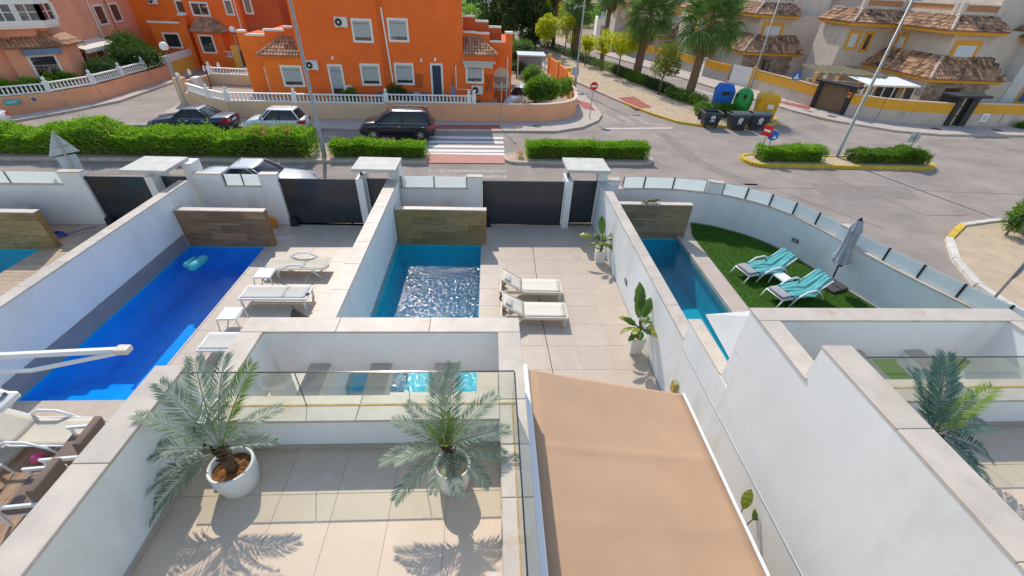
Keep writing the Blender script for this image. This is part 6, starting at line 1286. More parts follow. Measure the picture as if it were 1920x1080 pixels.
bevel(MB().add([(-.66,-.58,.05),(.66,-.58,.05),(.66,.58,.05),(-.66,.58,.05),(-.74,-.66,1.45),(.74,-.66,1.45),(.74,.66,1.45),(-.74,.66,1.45),(-.58,-.5,1.66),(.58,-.5,1.66),(.58,.5,1.66),(-.58,.5,1.66)], [(0,3,2,1),(0,1,5,4),(1,2,6,5),(2,3,7,6),(3,0,4,7),(4,5,9,8),(5,6,10,9),(6,7,11,10),(7,4,8,11),(8,9,10,11)]).build('body', YB, t), .05, 2)
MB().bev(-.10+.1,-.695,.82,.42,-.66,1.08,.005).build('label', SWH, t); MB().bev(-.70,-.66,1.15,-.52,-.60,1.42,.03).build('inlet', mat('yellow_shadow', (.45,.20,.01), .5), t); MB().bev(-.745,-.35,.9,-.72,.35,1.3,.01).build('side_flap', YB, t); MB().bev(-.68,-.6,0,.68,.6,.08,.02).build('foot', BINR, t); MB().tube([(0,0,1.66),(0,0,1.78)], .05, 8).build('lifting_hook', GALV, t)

# ---------------------------------------------------------------- cars
CGL = mat('car_glass', (.012,.018,.022), .10, .05, spec=.45); TYRE = mat('tyre_rubber', (.02,.02,.02), .8, .1); RIMM = mat('alloy_rim', (.50,.50,.50), .3, .05, metal=.7); PLASTIC = mat('black_trim', (.018,.018,.02), .55, .05)
TAIL = mat('tail_light_red', (.50,.012,.012), .15, .05, spec=.8); HEAD = mat('headlight_clear', (.62,.65,.68), .1, .05, spec=.9); CHROME = mat('chrome', (.7,.7,.7), .15, .02, metal=.9); PLATE = SWH
def car(label, x, y, rz, L, W, H, paint, belt, roof, hood=.80, trunk=None, rails=False, chromed=False, z=0., noseh=.62, tailh=.95):
    """front at +x. belt = (front, rear) of the glass house at belt line, roof = (front, rear) of the roof panel, all as x"""
    t = thing('car', label, 'car', (x,y,z), rz, 'cars parked along the street'); hw = W/2; N = 22
    xs = [-L/2, -L/2+.04, -L/2+.16, -L/2+.4] + list(np.linspace(-L/2+.75, L/2-.85, 12)) + [L/2-.5, L/2-.28, L/2-.12, L/2-.03, L/2]
    zb0 = .495+.30*H
    def top(x):
        if x > belt[0]: k = (x-belt[0])/(L/2-belt[0]); return zb0 - (zb0-hood)*min(1,k*1.25)**.9 - max(0,k-.62)*(hood-noseh)/.38
        if x < belt[1] and trunk: k = (belt[1]-x)/(belt[1]+L/2); return .965 + (trunk-.965)*min(1,k*1.6)
        if x < belt[1]: return tailh
        return zb0 + .02*(belt[0]-x)/(belt[0]-belt[1])
    def half(x):
        e = abs(x)/(L/2); k = hw*(1 - .10*max(0,(e-.72)/.28)**1.6 - .14*max(0,(e-.93)/.07)**2); return k
    rings = []
    for x_ in xs:
        w, tp = half(x_), top(x_); e = max(0,(abs(x_)-(L/2-.2))/.2); zb = .24 + .14*e; tp = tp - .06*e**2*(1 if x_ > 0 else .4); mid = zb + (tp-zb)*.52
        pts = [(0,zb),(w*.84,zb),(w*.955,zb+.07),(w,mid-.05),(w*1.0,mid+.08),(w*.965,tp-.09),(w*.90,tp-.012),(w*.70,tp+.018),(0,tp+.032)]
        rings.append([(x_,a,b) for a,b in pts] + [(x_,-a,b) for a,b in pts[-2:0:-1]])
    k = len(rings[0]); b = MB(); b.add([v for r in rings for v in r], [(i*k+j, i*k+(j+1)%k, (i+1)*k+(j+1)%k, (i+1)*k+j) for i in range(len(rings)-1) for j in range(k)] + [tuple(range(k-1,-1,-1)), tuple(range((len(rings)-1)*k, len(rings)*k))])
    body = b.build('body', paint, t, True)
    bw, rw = hw*.905, hw*.72; zb = .49+.30*H
    # glass house: outline rings
    def ring(xf, xr, w, z, nose=.14, crown=0):
        P = []
        for s in (1,-1):
            seq = [(xf,.0),(xf-.015,w*.45),(xf-.06,w*.80),(xf-.16,w*.97),(xf-.35,w)] + [(xf-.35+(xr+.22-xf+.35)*q, w) for q in (.25,.5,.75,1)] + [(xr+.10,w*.96),(xr+.03,w*.80),(xr,w*.45)]
            seq2 = seq + [(xr-.005,0)]
            P.append(seq2)
        a = [(px,py,z + crown*(1-(abs(py)/w)**2)) for px,py in P[0]]; c = [(px,-py,z + crown*(1-(abs(py)/w)**2)) for px,py in P[0][-2:0:-1]]
        return a + c
    zr = H-.055; lv = [ring(belt[0],belt[1],bw,zb-.03)]
    for q in (.35,.7,1.): lv.append(ring(belt[0]+(roof[0]-belt[0])*q, belt[1]+(roof[1]-belt[1])*q, bw+(rw-bw)*(q**1.15), zb+(zr-zb)*q))
    k = len(lv[0]); g_ = MB(); g_.add([v for r in lv for v in r], [(i*k+j, i*k+(j+1)%k, (i+1)*k+(j+1)%k, (i+1)*k+j) for i in range(3) for j in range(k)]); g_.build('window_glass', CGL, t, True)
    xm_ = (roof[0]+roof[1])/2; rr = [[((px-xm_)*q_+xm_, py*q_, zz_) for px,py,_ in lv[-1]] for q_, zz_ in ((1.012,zr-.02),(.985,zr+.012),(.86,zr+.036),(.6,zr+.05),(.3,zr+.056))]
    g_ = MB(); g_.add([v for r in rr for v in r], [(i*k+j, i*k+(j+1)%k, (i+1)*k+(j+1)%k, (i+1)*k+j) for i in range(4) for j in range(k)] + [tuple(range(4*k, 5*k))]); g_.build('roof', paint, t, True)
    for s in (-1,1):
        pl = MB(); 
        for i, rad in ((3,.034),(4,.024),(9,.045)): 
            idx = i if s > 0 else k-i
            pl.tube([Vector(lv[q][idx]) for q in range(4)], rad, 6)
        pl.build('pillar', paint, t, True)
        mx = (belt[0]+belt[1])/2-.05; bp2 = MB(); bp2.bar((mx,s*(bw+.004),zb-.02),(mx-.02,s*(rw+.006),zr),.09,.02,up=(0,1,0)); bp2.build('centre_pillar', PLASTIC, t)
        wl_ = MB(); wl_.tube([(belt[0]-.3,s*(bw+.006),zb-.012),(belt[1]+.2,s*(bw+.006),zb-.008)], .012, 5); wl_.build('window_trim', CHROME if chromed else PLASTIC, t)
        for dx in (mx-.02, belt[1]+.28, belt[0]-.32): MB().bar((dx,s*(half(dx)+.001),.36),(dx,s*(half(dx)*.985),.9),.012,.008,up=(0,1,0)).build('door_gap', PLASTIC, t)
        for dx in (mx+.12, belt[1]+.42): MB().bev(dx,s*hw*.985-.012,.80,dx+.18,s*hw*.985+.018,.835,.006).build('door_handle', CHROME if chromed else paint, t)
        m_ = MB().lathe([(.02,-.06),(.075,-.03),(.085,.02),(.04,.07)], 10, (belt[0]-.48,s*(hw+.07),1.0), 'x').build('mirror', paint, t, True); MB().bar((belt[0]-.46,s*(bw),.96),(belt[0]-.47,s*(hw+.04),.98),.03).build('mirror_arm', PLASTIC, m_)
        MB().bar((-L/2+.75,s*hw*.985,.30),(L/2-.8,s*hw*.985,.30),.03,.08).build('sill', PLASTIC, t)
        if rails: MB().tube([(roof[0]-.15,s*(rw-.03),zr+.01),(roof[0]-.3,s*(rw-.02),zr+.07),(roof[1]+.2,s*(rw-.02),zr+.07),(roof[1]+.05,s*(rw-.03),zr+.01)], .018, 6).build('roof_rail', CHROME, t)
        hl = MB(); hl.grid(lambda u, v: (L/2-.10-.34*u+.02*v, s*(hw*(.56+.36*u)+.004), noseh+.01+.13*v+.05*u), 6, 4); o = hl.build('headlight', HEAD, t, True); md = o.modifiers.new('t','SOLIDIFY'); md.thickness = .05
        tz = (trunk or .98); o = MB().add([(-L/2+.0,s*hw*.50,tz-.28),(-L/2+.02,s*hw*.87,tz-.28),(-L/2+.32,s*(hw*.965),tz-.24),(-L/2+.36,s*(hw*.955),tz-.10),(-L/2+.04,s*hw*.86,tz-.06),(-L/2+.01,s*hw*.52,tz-.08)], [(0,1,4,5),(1,2,3,4)]).build('tail_light', TAIL, t); md = o.modifiers.new('t','SOLIDIFY'); md.thickness = .055; md.offset = 0
    wr = .315 if H < 1.55 else .335
    ty = MB().lathe([(wr*.62,-.10),(wr*.95,-.10),(wr,-.075),(wr,.075),(wr*.95,.10),(wr*.62,.10)], 26, axis='y', cap=False).mesh('tyre', TYRE, True)
    sp = MB(); sp.lathe([(wr*.60,-.06),(wr*.66,-.098),(wr*.66,.098),(wr*.60,.06)], 26, axis='y', cap=False); sp.lathe([(wr*.16,-.105),(wr*.16,.105)], 10, axis='y')
    for q in range(7):
        a = 2*math.pi*q/7
        for ys in (-.088,.088): sp.bar((wr*.1*math.cos(a),ys,wr*.1*math.sin(a)),(wr*.64*math.cos(a),ys,wr*.64*math.sin(a)),.055,.02,up=(0,1,0))
    spm = sp.mesh('rim', RIMM)
    for fx in (L/2-.86, -L/2+.80):
        for s in (-1,1):
            yw_ = s*(half(fx)-.095); o = MB().lathe([(wr+.075,-.01),(wr+.075,.004)], 28, (fx,s*(half(fx)+.0005),wr+.01), 'y').build('wheel_arch', PLASTIC, t); o2 = link('tyre', ty, t, (fx,yw_+s*.02,wr)); link('rim', spm, o2)
    MB().bev(-L/2-.004,-hw*.78,.28,-L/2+.10,hw*.78,.44,.03).build('rear_bumper_trim', PLASTIC, t); MB().bev(L/2-.12,-hw*.6,.27,L/2+.004,hw*.6,.42,.03).build('grille', PLASTIC, t)
    MB().box(-L/2-.012,-.26,(trunk or .9)-.27,-L/2+.03,.26,(trunk or .9)-.16).build('number_plate', PLATE, t); MB().box(L/2-.02,-.26,.43,L/2+.012,.26,.53).build('number_plate', PLATE, t)
    MB().tube([(roof[1]+.3,0,zr+.04),(roof[1]+.15,0,zr+.22)], .008, 4).build('aerial', PLASTIC, t)
    return t
def paint(name, col, coat=.6): return mat(name, col, .3, .03, 2, 0, metal=.1, spec=.5, coat=coat)
car('dark blue saloon car parked in front of the peeling cream wall', -17.6, 27.35, R(182.5), 4.62, 1.78, 1.42, paint('navy_paint',(.012,.022,.055)), (.98,-1.45), (.25,-.82), .78, .98, False, True)
car('small white hatchback parked between the saloon and the lamp post', -12.75, 27.4, R(182.5), 3.5, 1.54, 1.50, paint('white_car_paint',(.66,.68,.72)), (.95,-1.62), (.35,-1.28), .86, None, False, False, 0, .62, .93)
car('black family car with roof rails parked before the zebra crossing', -5.55, 27.3, R(182.5), 4.42, 1.80, 1.66, paint('black_paint',(.010,.014,.026)), (1.42,-2.08), (.42,-1.80), .92, None, True, True, 0, .66, .98)
car('white car just showing its tail at the left picture edge', -29.6, 26.0, R(195), 4.1, 1.72, 1.46, paint('white_car_paint',(.66,.68,.72)), (.98,-1.9), (.3,-1.5), .84, None)
car('silver grey saloon car parked behind the white wall of the second gate', -10.0, 18.35, R(1.5), 4.7, 1.82, 1.44, paint('silver_paint',(.40,.40,.43)), (1.02,-1.5), (.28,-.85), .80, .98, False, True)
car('white car in the driveway behind the round bush beside the orange house', 2.55, 35.2, R(-112), 4.1, 1.72, 1.46, paint('white_car_paint',(.66,.68,.72)), (.98,-1.9), (.3,-1.5), .84, None, z=.14)
# ---------------------------------------------------------------- hedges, bushes and trees
OLE = leafmat('oleander_leaf', (.075,.23,.008), (.24,.45,.03), .52); OLED = leafmat('oleander_leaf_dark', (.05,.145,.010), (.16,.30,.03), .45)
YGR = leafmat('lime_tree_leaf', (.22,.31,.010), (.52,.53,.03), .55); DGR = leafmat('dark_tree_leaf', (.018,.055,.010), (.06,.12,.02), .3); MGR = leafmat('bush_leaf', (.05,.16,.010), (.16,.33,.025), .48)
BARK = mat('grey_brown_bark', (.17,.125,.085), .95, .25, 6, .7, 30); TWIG = mat('hedge_twigs', (.07,.055,.03), .95, .3, 6)
PINKF = leafmat('pink_flower', (.65,.08,.09), (.75,.22,.20), .3); STRAW = leafmat('dry_grass_plume', (.48,.36,.22), (.66,.55,.38), .4)
def hedge(label, x0, x1, y0, y1, h, n, slope=0., ll=.20, lw=.035, m=OLE, bump=.25, flowers=None, seed=1, gap=None, base=.13):
    t = thing('hedge', label, 'hedge', (x0,y0,base), math.atan(slope), 'clipped oleander hedges along the street'); L, Wd = x1-x0, y1-y0; r = np.random.default_rng(seed)
    ph = r.random(6)*6.28
    def hh(x): return h*(1 + (.34*np.exp(-((np.asarray(x)-11.2)/1.3)**2) + .12*np.exp(-((np.asarray(x)-20)/2.)**2) if L > 15 else 0) + bump*(.42*np.sin(x*1.3+ph[0]) + .33*np.sin(x*2.7+ph[1]) + .25*np.sin(x*5.1+ph[2])))
    u = r.random(n); side = r.random(n); x = u*L; y = np.empty(n); z = np.empty(n); H = hh(x)
    top = side < .55; y[top] = r.random(top.sum())*Wd; z[top] = H[top]*(1-.22*r.random(top.sum())**2 - .25*np.abs(y[top]/Wd*2-1)**4)
    fr = ~top; k = fr.sum(); s2 = r.random(k); y[fr] = np.where(s2 < .62, .10*Wd*r.random(k), Wd*(1-.10*r.random(k))); z[fr] = H[fr]*(.03+.90*r.random(k)**.75); 
    bulge = .10*np.sin(x*3.1+ph[3])*np.sin(z*4); y = y + np.where(y < Wd/2, -1, 1)*(bulge*.6)
    e = r.random(n) < .05; x[e] = np.where(r.random(e.sum()) < .5, -.05+.12*r.random(e.sum()), L-.07+.12*r.random(e.sum())); z[e] = H[e]*r.random(e.sum())
    D = np.stack([r.normal(size=n)*.6, np.where(top, r.normal(size=n)*.6, np.where(y < Wd/2, -1, 1)*(.5+.6*r.random(n))), np.where(top, .9+.5*r.random(n), .35+.7*r.random(n))], 1)
    V, F = kites(np.stack([x,y,z],1), D, ll*(.6+.8*r.random(n)), lw*(.7+.6*r.random(n)), .15)
    link('foliage', npmesh('foliage', V, F, m), t)
    # upright shoots
    ns = int(L*7); P, Dd = [], []
    for _ in range(ns):
        sx, sy = r.random()*L, .15*Wd+.7*Wd*r.random(); b = hh(np.array([sx]))[0]; hgt = (.15+.38*r.random()**2)*min(1,h)
        for q in range(9): P.append((sx+r.normal()*.02, sy+r.normal()*.02, b-.12+hgt*q/8)); a = r.random()*6.28; Dd.append((math.cos(a)*.7, math.sin(a)*.7, .9))
    V, F = kites(np.array(P), np.array(Dd), ll*.9, lw, .1); link('young_shoots', npmesh('young_shoots', V, F, m), t)
    c = MB().grid(lambda u, v: (L*.02+L*.96*u, Wd*(.16+.68*v), float(hh(np.array([L*u]))[0])*(.80-.30*abs(v*2-1)**3)), max(4,int(L*2)), 6).build('inner_twigs', TWIG, t, True); cs_ = MB(); cs_.box(L*.02,Wd*.16,0,L*.98,Wd*.84,h*.45); cs_.build('stems', TWIG, t)
    if flowers:
        P = []; 
        for fx, fn in flowers:
            for _ in range(fn): P.append((fx+r.normal()*.38, .1*Wd+r.random()*.6*Wd, hh(np.array([fx]))[0]*(.80+.28*r.random())))
        V, F = kites(np.array(P), r.normal(size=(len(P),3))+np.array([0,-.4,.8]), .11, .09, .05); link('flower', npmesh('flower', V, F, PINKF), t); 
    return t
hedge('long tall oleander hedge with pink flowers in the street median at left', -31.0, -9.35, 21.95, 23.45, 1.10, 30000, .028, .23, .042, bump=.22, flowers=((19.3,110),(20.4,80)), seed=3)
hedge('short dense green hedge in front of the black family car', -8.35, -3.45, 22.85, 23.8, .72, 9500, .02, .17, .034, bump=.16, seed=4)
hedge('neat rectangular hedge right of the zebra crossing', 2.15, 9.0, 23.25, 24.2, .80, 14000, .045, .17, .034, bump=.09, seed=5)
hedge('low green hedge on the left part of the yellow kerbed island', 15.75, 19.6, 23.75, 24.65, .74, 6500, .01, .19, .034, OLE, .18, seed=6)
hedge('low green hedge on the right part of the yellow kerbed island', 21.5, 26.1, 23.8, 24.7, .68, 6800, .01, .19, .034, OLED, .35, seed=7)
def shrub(label, blobs, n, m, loc=(0,0,0), ll=.14, lw=.06, cat='bush', stems=True, group=None):
    t = thing('bush', label, cat, loc, 0, group); leafblob('foliage', blobs, n, ll, lw, m, t)
    if stems:
        s_ = MB()
        for c, r_ in blobs: s_.tube([(c[0],c[1],-.05),(c[0],c[1],c[2])], .05, 5)
        s_.build('stem', BARK, t)
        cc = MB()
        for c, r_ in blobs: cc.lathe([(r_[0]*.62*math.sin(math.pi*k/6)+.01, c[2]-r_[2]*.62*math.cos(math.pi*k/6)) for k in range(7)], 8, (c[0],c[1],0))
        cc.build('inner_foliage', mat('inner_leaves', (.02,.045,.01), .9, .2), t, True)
    return t
def balls(r, n, spread, rad, z):
    return [((r.normal()*spread[0], r.normal()*spread[1], z + abs(r.normal())*spread[2]), (rad*(.7+.6*r.random()),)*2 + (rad*(.65+.5*r.random()),)) for _ in range(n)]
rb = np.random.default_rng(5)
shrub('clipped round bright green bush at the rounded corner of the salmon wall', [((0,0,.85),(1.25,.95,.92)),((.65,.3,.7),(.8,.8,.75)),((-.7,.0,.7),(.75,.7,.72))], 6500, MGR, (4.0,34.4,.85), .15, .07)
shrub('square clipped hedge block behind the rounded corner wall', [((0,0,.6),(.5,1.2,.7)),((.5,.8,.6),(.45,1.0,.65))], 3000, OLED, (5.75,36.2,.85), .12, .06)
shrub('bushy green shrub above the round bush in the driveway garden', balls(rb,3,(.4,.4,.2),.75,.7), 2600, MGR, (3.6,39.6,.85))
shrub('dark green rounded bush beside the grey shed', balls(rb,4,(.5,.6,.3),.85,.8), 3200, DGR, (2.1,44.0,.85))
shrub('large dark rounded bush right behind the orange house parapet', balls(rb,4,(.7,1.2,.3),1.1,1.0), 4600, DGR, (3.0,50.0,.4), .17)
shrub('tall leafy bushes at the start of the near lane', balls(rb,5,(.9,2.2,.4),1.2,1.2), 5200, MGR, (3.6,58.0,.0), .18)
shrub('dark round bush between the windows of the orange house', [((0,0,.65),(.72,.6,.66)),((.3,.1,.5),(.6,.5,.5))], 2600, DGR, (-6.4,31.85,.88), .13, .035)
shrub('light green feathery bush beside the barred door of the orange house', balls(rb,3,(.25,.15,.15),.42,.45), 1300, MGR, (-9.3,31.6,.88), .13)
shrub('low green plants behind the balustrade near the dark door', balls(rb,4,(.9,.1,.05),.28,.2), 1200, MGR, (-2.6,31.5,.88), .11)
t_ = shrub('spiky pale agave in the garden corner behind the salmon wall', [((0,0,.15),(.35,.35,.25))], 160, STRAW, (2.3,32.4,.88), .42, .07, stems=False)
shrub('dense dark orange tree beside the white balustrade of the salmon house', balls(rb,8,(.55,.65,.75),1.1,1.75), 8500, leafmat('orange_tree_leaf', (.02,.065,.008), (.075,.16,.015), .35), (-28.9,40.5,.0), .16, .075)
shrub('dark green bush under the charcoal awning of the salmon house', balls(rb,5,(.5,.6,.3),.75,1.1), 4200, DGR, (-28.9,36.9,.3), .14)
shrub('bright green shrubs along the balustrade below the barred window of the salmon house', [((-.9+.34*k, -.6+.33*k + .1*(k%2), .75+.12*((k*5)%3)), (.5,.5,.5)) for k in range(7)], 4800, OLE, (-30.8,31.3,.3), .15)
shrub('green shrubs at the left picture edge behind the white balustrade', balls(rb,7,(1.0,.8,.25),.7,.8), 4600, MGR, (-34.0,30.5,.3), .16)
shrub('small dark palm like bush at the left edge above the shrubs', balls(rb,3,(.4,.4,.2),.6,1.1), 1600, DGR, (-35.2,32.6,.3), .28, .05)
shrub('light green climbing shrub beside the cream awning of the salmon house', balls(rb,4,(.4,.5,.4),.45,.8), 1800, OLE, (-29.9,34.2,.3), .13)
shrub('leafy green bush in the sandy planter at the right picture edge', balls(rb,5,(.5,.5,.3),.55,.6), 3600, OLED, (23.0,15.2,.1), .17, .05)
shrub('small dark weed at the foot of the beige wall far right', [((0,0,.2),(.4,.25,.28))], 500, OLED, (42.2,33.2,.12), .14)
t = thing('dry_grass', 'straw coloured tuft of dry plumes beside the hedge at the black car', 'ornamental grass', (-5.6,24.1,.13)); P = np.zeros((150,3)); P[:,:2] = rng.normal(size=(150,2))*.13; D = np.stack([rng.normal(size=150)*.35-.1, rng.normal(size=150)*.35, np.ones(150)],1); V, F = kites(P, D, .5+.5*rng.random(150), .05, .12); link('plume', npmesh('plume', V, F, STRAW), t)
t = thing('dry_grass', 'pale tuft of dry grass at the left end of the neat rectangular hedge', 'ornamental grass', (1.75,23.6,.13)); P = np.zeros((70,3)); P[:,:2] = rng.normal(size=(70,2))*.10; D = np.stack([rng.normal(size=70)*.4, rng.normal(size=70)*.4, np.ones(70)],1); V, F = kites(P, D, .35+.45*rng.random(70), .03, .12); link('plume', npmesh('plume', V, F, STRAW), t)
# low box hedges along the avenue between trunks
hs = [(16.35,40.6,17.6,37.2),(15.6,44.6,16.4,41.8),(14.75,48.0,15.45,45.4),(14.0,51.6,14.75,48.5),(12.6,56.0,13.9,52.4),(11.2,61.5,12.5,56.8),(9.6,67.5,11.1,62.4),(8.0,73.0,9.5,68.0)]
for i, (xa,ya,xb,yb) in enumerate(hs):
    n = 6; bl = [((( xb-xa)*k/(n-1), (yb-ya)*k/(n-1), .42),(.62,.50,.50)) for k in range(n)]
    ord_ = ('beside the waste containers','by the nearest fan palm','between the two big fan palms','by the second fan palm','under the yellow green trees','beyond the yellow green trees','far along the avenue','at the far end of the avenue')[i]
    shrub('low dark clipped hedge on the avenue strip ' + ord_, bl, 3400 if i < 4 else 1800, DGR if i % 2 else OLED, (xa,ya,.13), .15, .075, 'hedge', False, 'low hedges along the avenue')
shrub('dark hedge clump right behind the three grey containers', [((k*.8,-k*.12,.45),(.7,.6,.55)) for k in range(4)], 3400, OLED, (16.6,34.3,.13), .16, .07, 'hedge', False)
def street_tree(label, x, y, h, cr, m=YGR, n=3600, crown_z=None, group='street trees of the avenue', lean=0., seed=0, wide=1.0, ll=.20, tr=.07):
    t = thing('street_tree', label, 'tree', (x,y,.1), 0, group); r = np.random.default_rng(seed+40); cz = crown_z or h*.62
    k = MB(); k.tube([(0,0,0),(lean*.3,0,h*.25),(lean*.7,0,h*.5),(lean,0,h*.85)], [tr*1.3,tr,tr*.8,tr*.3], 8)
    for a in range(5): an = a*1.26+r.random(); k.tube([(lean*.6,0,h*.42),(lean*.7+math.cos(an)*cr*.35,math.sin(an)*cr*.35,h*.62),(lean*.8+math.cos(an)*cr*.7,math.sin(an)*cr*.7,h*.78)], [tr*.5,tr*.35,tr*.15], 5)
    k.build('trunk', BARK, t, True)
    bl = []
    for _ in range(13):
        d = r.normal(size=3); d /= np.linalg.norm(d); cr_ = cr*1.2; rr = cr_*.78*r.random()**.45; bl.append(((lean*.8+d[0]*rr*wide, d[1]*rr*wide, cz + d[2]*rr*(h-cz)/cr*1.0), (cr*.42*(.6+.8*r.random()),)*2 + (cr*.40*(.6+.8*r.random()),)))
    leafblob('crown', bl, n, ll, ll*.5, m, t); return t
street_tree('yellow green street tree beside the nearest fan palm, darker and sparse', 15.5, 41.4, 4.0, 1.35, leafmat('mixed_tree_leaf', (.06,.12,.012), (.24,.28,.03), .42), 2600, 2.7, lean=.1, seed=1, wide=1.25)
street_tree('bright yellow green street tree left of the second fan palm', 13.55, 49.2, 4.9, 1.5, YGR, 3600, 3.3, seed=2, wide=1.2)
street_tree('small upright yellow green tree behind the lane lamp post', 11.4, 56.5, 3.9, .95, YGR, 2400, 2.5, seed=3, lean=-.1)
street_tree('yellow green tree with drooping crown right of a slim palm trunk', 10.0, 63.8, 5.2, 1.3, YGR, 2600, 3.4, seed=4)
street_tree('tall bright yellow green tree beside the dark trees', 7.1, 60.9, 5.2, 1.35, YGR, 3200, 3.5, seed=5, lean=-.15)
street_tree('yellow green tree behind the slim palm trunk on the avenue', 12.6, 52.6, 4.3, 1.1, YGR, 2400, 3.0, seed=6)
street_tree('small lime green tree peeping over the dark trees', 8.6, 72.0, 6.6, 1.6, YGR, 2600, 4.8, seed=7)
for i, (x, y, h, cr, lab) in enumerate(((3.4,70.0,9.5,2.6,'tall dark weeping tree beside the orange house, the widest'),(5.9,73.5,9.5,2.2,'tall dark weeping tree with drooping branches above the lane'),(1.0,73.0,7.5,2.4,'dark green tree left of the weeping trees'),(6.3,66.5,7.5,1.7,'slender dark tree next to the bright lime tree'))):
    street_tree(lab, x, y, h, cr*1.15, DGR, 12000, h*.52, 'dark trees behind the orange house', seed=20+i, wide=1.1, ll=.26, tr=.14)
# fan palms
PALM = leafmat('fan_palm_leaf', (.06,.145,.025), (.20,.32,.08), .4, .36); PALMD = leafmat('dry_palm_leaf', (.20,.12,.04), (.34,.24,.10), .2, .7)
PTR = mat('fibrous_palm_bark', (.20,.125,.075), .95, .35, 9, .9, 26, stretch=(1,1,3))
def fan_mesh(seed, m, L=1.05, droop=.5, n=26):
    r = np.random.default_rng(seed); V, F = [], []
    pet = L*.95
    b = MB().tube([(0,0,0),(pet*.5,0,.03),(pet,0,-.02)], [.022,.017,.013], 5); V += b.v; F += [f for f in b.f if len(f) == 4]
    for i in range(n):
        a = R(-118 + 236*i/(n-1)); ln = L*(.78+.22*math.cos(a))*(.92+.16*r.random()); dx, dy = math.cos(a), math.sin(a); w = .068*L; o = len(V)
        sx, sy = -dy*w/2, dx*w/2; dr = droop*(.35+.5*r.random()); z0 = -.02 - .10*abs(math.sin(a))
        p0 = (pet,0,-.02); p1 = (pet+dx*ln*.55, dy*ln*.55, z0+.04-dr*.18*ln); p2 = (pet+dx*ln*.97, dy*ln*.97, z0-dr*.85*ln); rd = .03
        V += [(p0[0],p0[1],p0[2]),(p1[0]+sx,p1[1]+sy,p1[2]-rd),(p1[0],p1[1],p1[2]+rd*.3),(p1[0]-sx,p1[1]-sy,p1[2]-rd),(p2[0]+sx*.25,p2[1]+sy*.25,p2[2]),(p2[0]-sx*.25,p2[1]-sy*.25,p2[2])]
        F += [(o,o+1,o+2,o+2),(o,o+2,o+3,o+3),(o+1,o+4,o+5,o+2),(o+2,o+5,o+3,o+3)]
    me = bpy.data.meshes.new('fan_leaf'); me.from_pydata([tuple(v) for v in V], [], [tuple(dict.fromkeys(f)) for f in F]); me.materials.append(m); return me
FANS = [fan_mesh(k, PALM, 1.05, d) for k, d in enumerate((.15,.45,.8,1.1))]; DRY = [fan_mesh(9, PALMD, .9, 1.2)]
def fan_palm(label, x, y, h, r0=.32, r1=.20, s=1.0, nleaf=46, skirt=16, group='fan palms of the avenue', lean=(0,0), seed=0):
    t = thing('fan_palm', label, 'palm tree', (x,y,.1), 0, group); r = random.Random(seed)
    pr = [(r0*1.25,0),(r0*1.1,.25),(r0,.8)] + [((r0+(r1-r0)*k/14)*(1+.05*(k%2)), .8+(h-.8)*k/14) for k in range(1,15)]
    b = MB(); b.lathe(pr, 14); b.v = [(v[0]+lean[0]*(v[2]/h)**1.5, v[1]+lean[1]*(v[2]/h)**1.5, v[2]) for v in b.v]; b.build('trunk', PTR, t, True)
    bs = MB()
    for k in range(130):
        z = .2+(h-.5)*r.random(); a = r.random()*6.28; rr = (r0+(r1-r0)*z/h); c = Vector((rr*math.cos(a)+lean[0]*(z/h)**1.5, rr*math.sin(a)+lean[1]*(z/h)**1.5, z)); bs.bar(c, c+Vector((math.cos(a+.6)*.05-.10*math.sin(a)*r.choice((-1,1)), math.sin(a+.6)*.05+.10*math.cos(a)*r.choice((-1,1)), .16)), .045, .02)
    tag(bs.build('leaf_base', PTR, t), kind='stuff')
    top = Vector((lean[0],lean[1],h))
    for k in range(nleaf):
        q = (k+.5)/nleaf; el = 82 - 118*q + r.uniform(-8,8); az = k*137.5 + r.uniform(-12,12)
        fi = 0 if el > 45 else (1 if el > 15 else (2 if el > -10 else 3))
        link('frond', FANS[fi], t, tuple(top + Vector((0,0,.25-.7*q))), (r.uniform(-.4,.4), -R(el), R(az)), (s*r.uniform(.85,1.12),)*3)
    for k in range(skirt): link('dry_frond', DRY[0], t, tuple(top + Vector((0,0,-.45-.25*r.random()))), (r.uniform(-.5,.5), R(52+22*r.random()), R(k*137.5)), (s*r.uniform(.7,.95),)*3)
    return t
fan_palm('big leaning fan palm nearest the recycling banks', 17.35, 39.2, 6.0, .36, .24, 1.5, 46, 10, lean=(.55,.5), seed=1)
fan_palm('second big fan palm along the avenue strip', 15.25, 48.2, 6.0, .42, .28, 1.5, 44, 12, lean=(.35,.3), seed=2)
fan_palm('slender tall fan palm with brown skirt behind the lime trees', 13.5, 57.0, 7.8, .27, .22, 1.15, 36, 34, lean=(.1,0), seed=3)
fan_palm('stout shaggy fan palm farther along the avenue', 11.5, 65.2, 5.4, .55, .45, 1.25, 44, 26, seed=4)
fan_palm('slender tall fan palm with brown skirt near the dark trees', 9.4, 71.6, 8.0, .27, .22, 1.1, 34, 34, seed=5)
fan_palm('thick trunked fan palm at the far end of the avenue', 7.4, 76.0, 5.8, .5, .4, 1.2, 40, 20, seed=6)
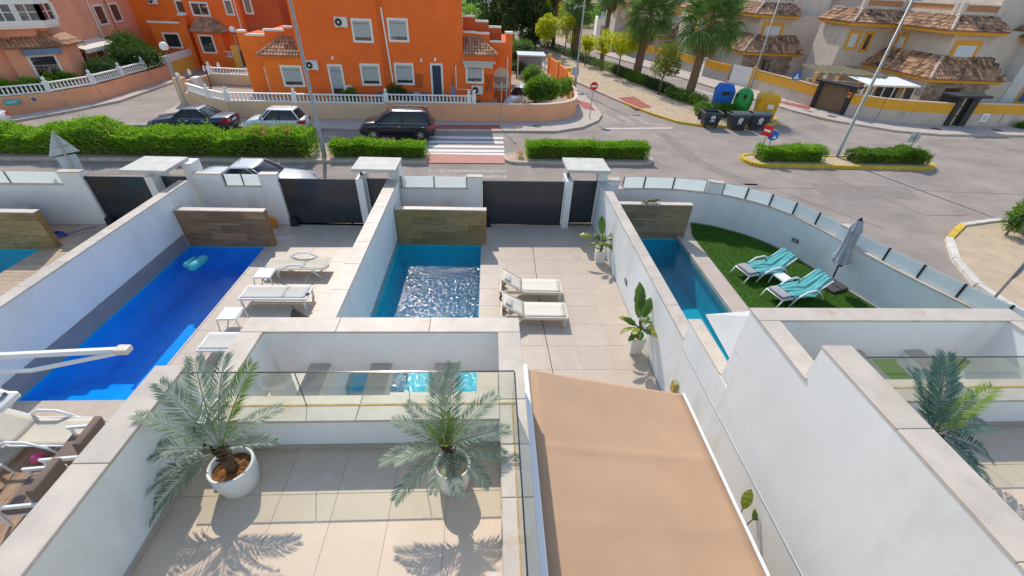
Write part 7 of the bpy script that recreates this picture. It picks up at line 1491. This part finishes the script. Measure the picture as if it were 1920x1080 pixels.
# distant trees over the fields
far = [(1.5,92,3.5,2.2),(-4,96,3.2,2.6),(-9,102,3.0,2.8),(10,98,4.0,2.6),(14,108,4.2,3.0),(22,112,3.2,2.4),(28,122,3.8,3.0),(37,118,3.4,2.6),(44,128,4.2,3.2),(-2,118,2.8,2.2),(52,132,3.8,3.2),(31,104,3.0,2.2),(26,97,2.8,2.0),(39,101,3.4,2.4),(9,125,4.0,3.0),(18,138,4.0,3.4),(33,142,4.4,3.6),(-60,110,5,4),(-50,96,5,4),(-44,88,5.5,3.6),(-37,84,5,3.4),(-31,92,4.5,3.4)]
far_ord = sorted(range(len(far)), key=lambda i: far[i][0]/far[i][1]); far_place = {}
NUM = 'first second third fourth fifth sixth seventh eighth ninth tenth eleventh twelfth thirteenth fourteenth fifteenth sixteenth seventeenth eighteenth nineteenth twentieth twenty-first twenty-second'.split()
for k_, i_ in enumerate(far_ord): far_place[i_] = NUM[k_] + ' from the left of its row'
for i, (x,y,h,cr) in enumerate(far):
    street_tree('distant ' + ('round','tall','broad')[i % 3] + ' green tree on the fields, ' + far_place[i], x, y, h, cr, MGR if i % 3 else DGR, 900, h*.55, 'distant trees beyond the avenue', seed=60+i, ll=.5, tr=.12)
n = 900; P = np.stack([rng.uniform(-40,90,n), rng.choice([150,158,167,176,186,197,208], n)+rng.normal(size=n)*.8, np.full(n,.2)],1); bl = [];
V, F = kites(np.repeat(P,7,0)+rng.normal(size=(n*7,3))*np.array([1.2,.6,.3]), rng.normal(size=(n*7,3))+np.array([0,0,.8]), 1.3, .7, .1)
tag(link('far_shrubs', npmesh('far_shrubs', V, F, MGR)), 'rows of far shrubs on the brown fields', 'shrubs', kind='stuff')
n = 2600; P = np.stack([rng.uniform(5,22,n), rng.uniform(31.5,64,n), np.full(n,.142)],1); k_ = inside(P[:,0], P[:,1], ML + MR); P = P[k_]
V, F = kites(P, np.stack([rng.normal(size=len(P)), rng.normal(size=len(P)), .15*rng.random(len(P))],1), .09, .045, .02)
tag(link('fallen_leaves', npmesh('fallen_leaves', V, F, leafmat('dry_leaf', (.20,.12,.05), (.38,.26,.13), .1))), 'dry brown leaves scattered on the sandy avenue strip', 'leaves', kind='stuff')
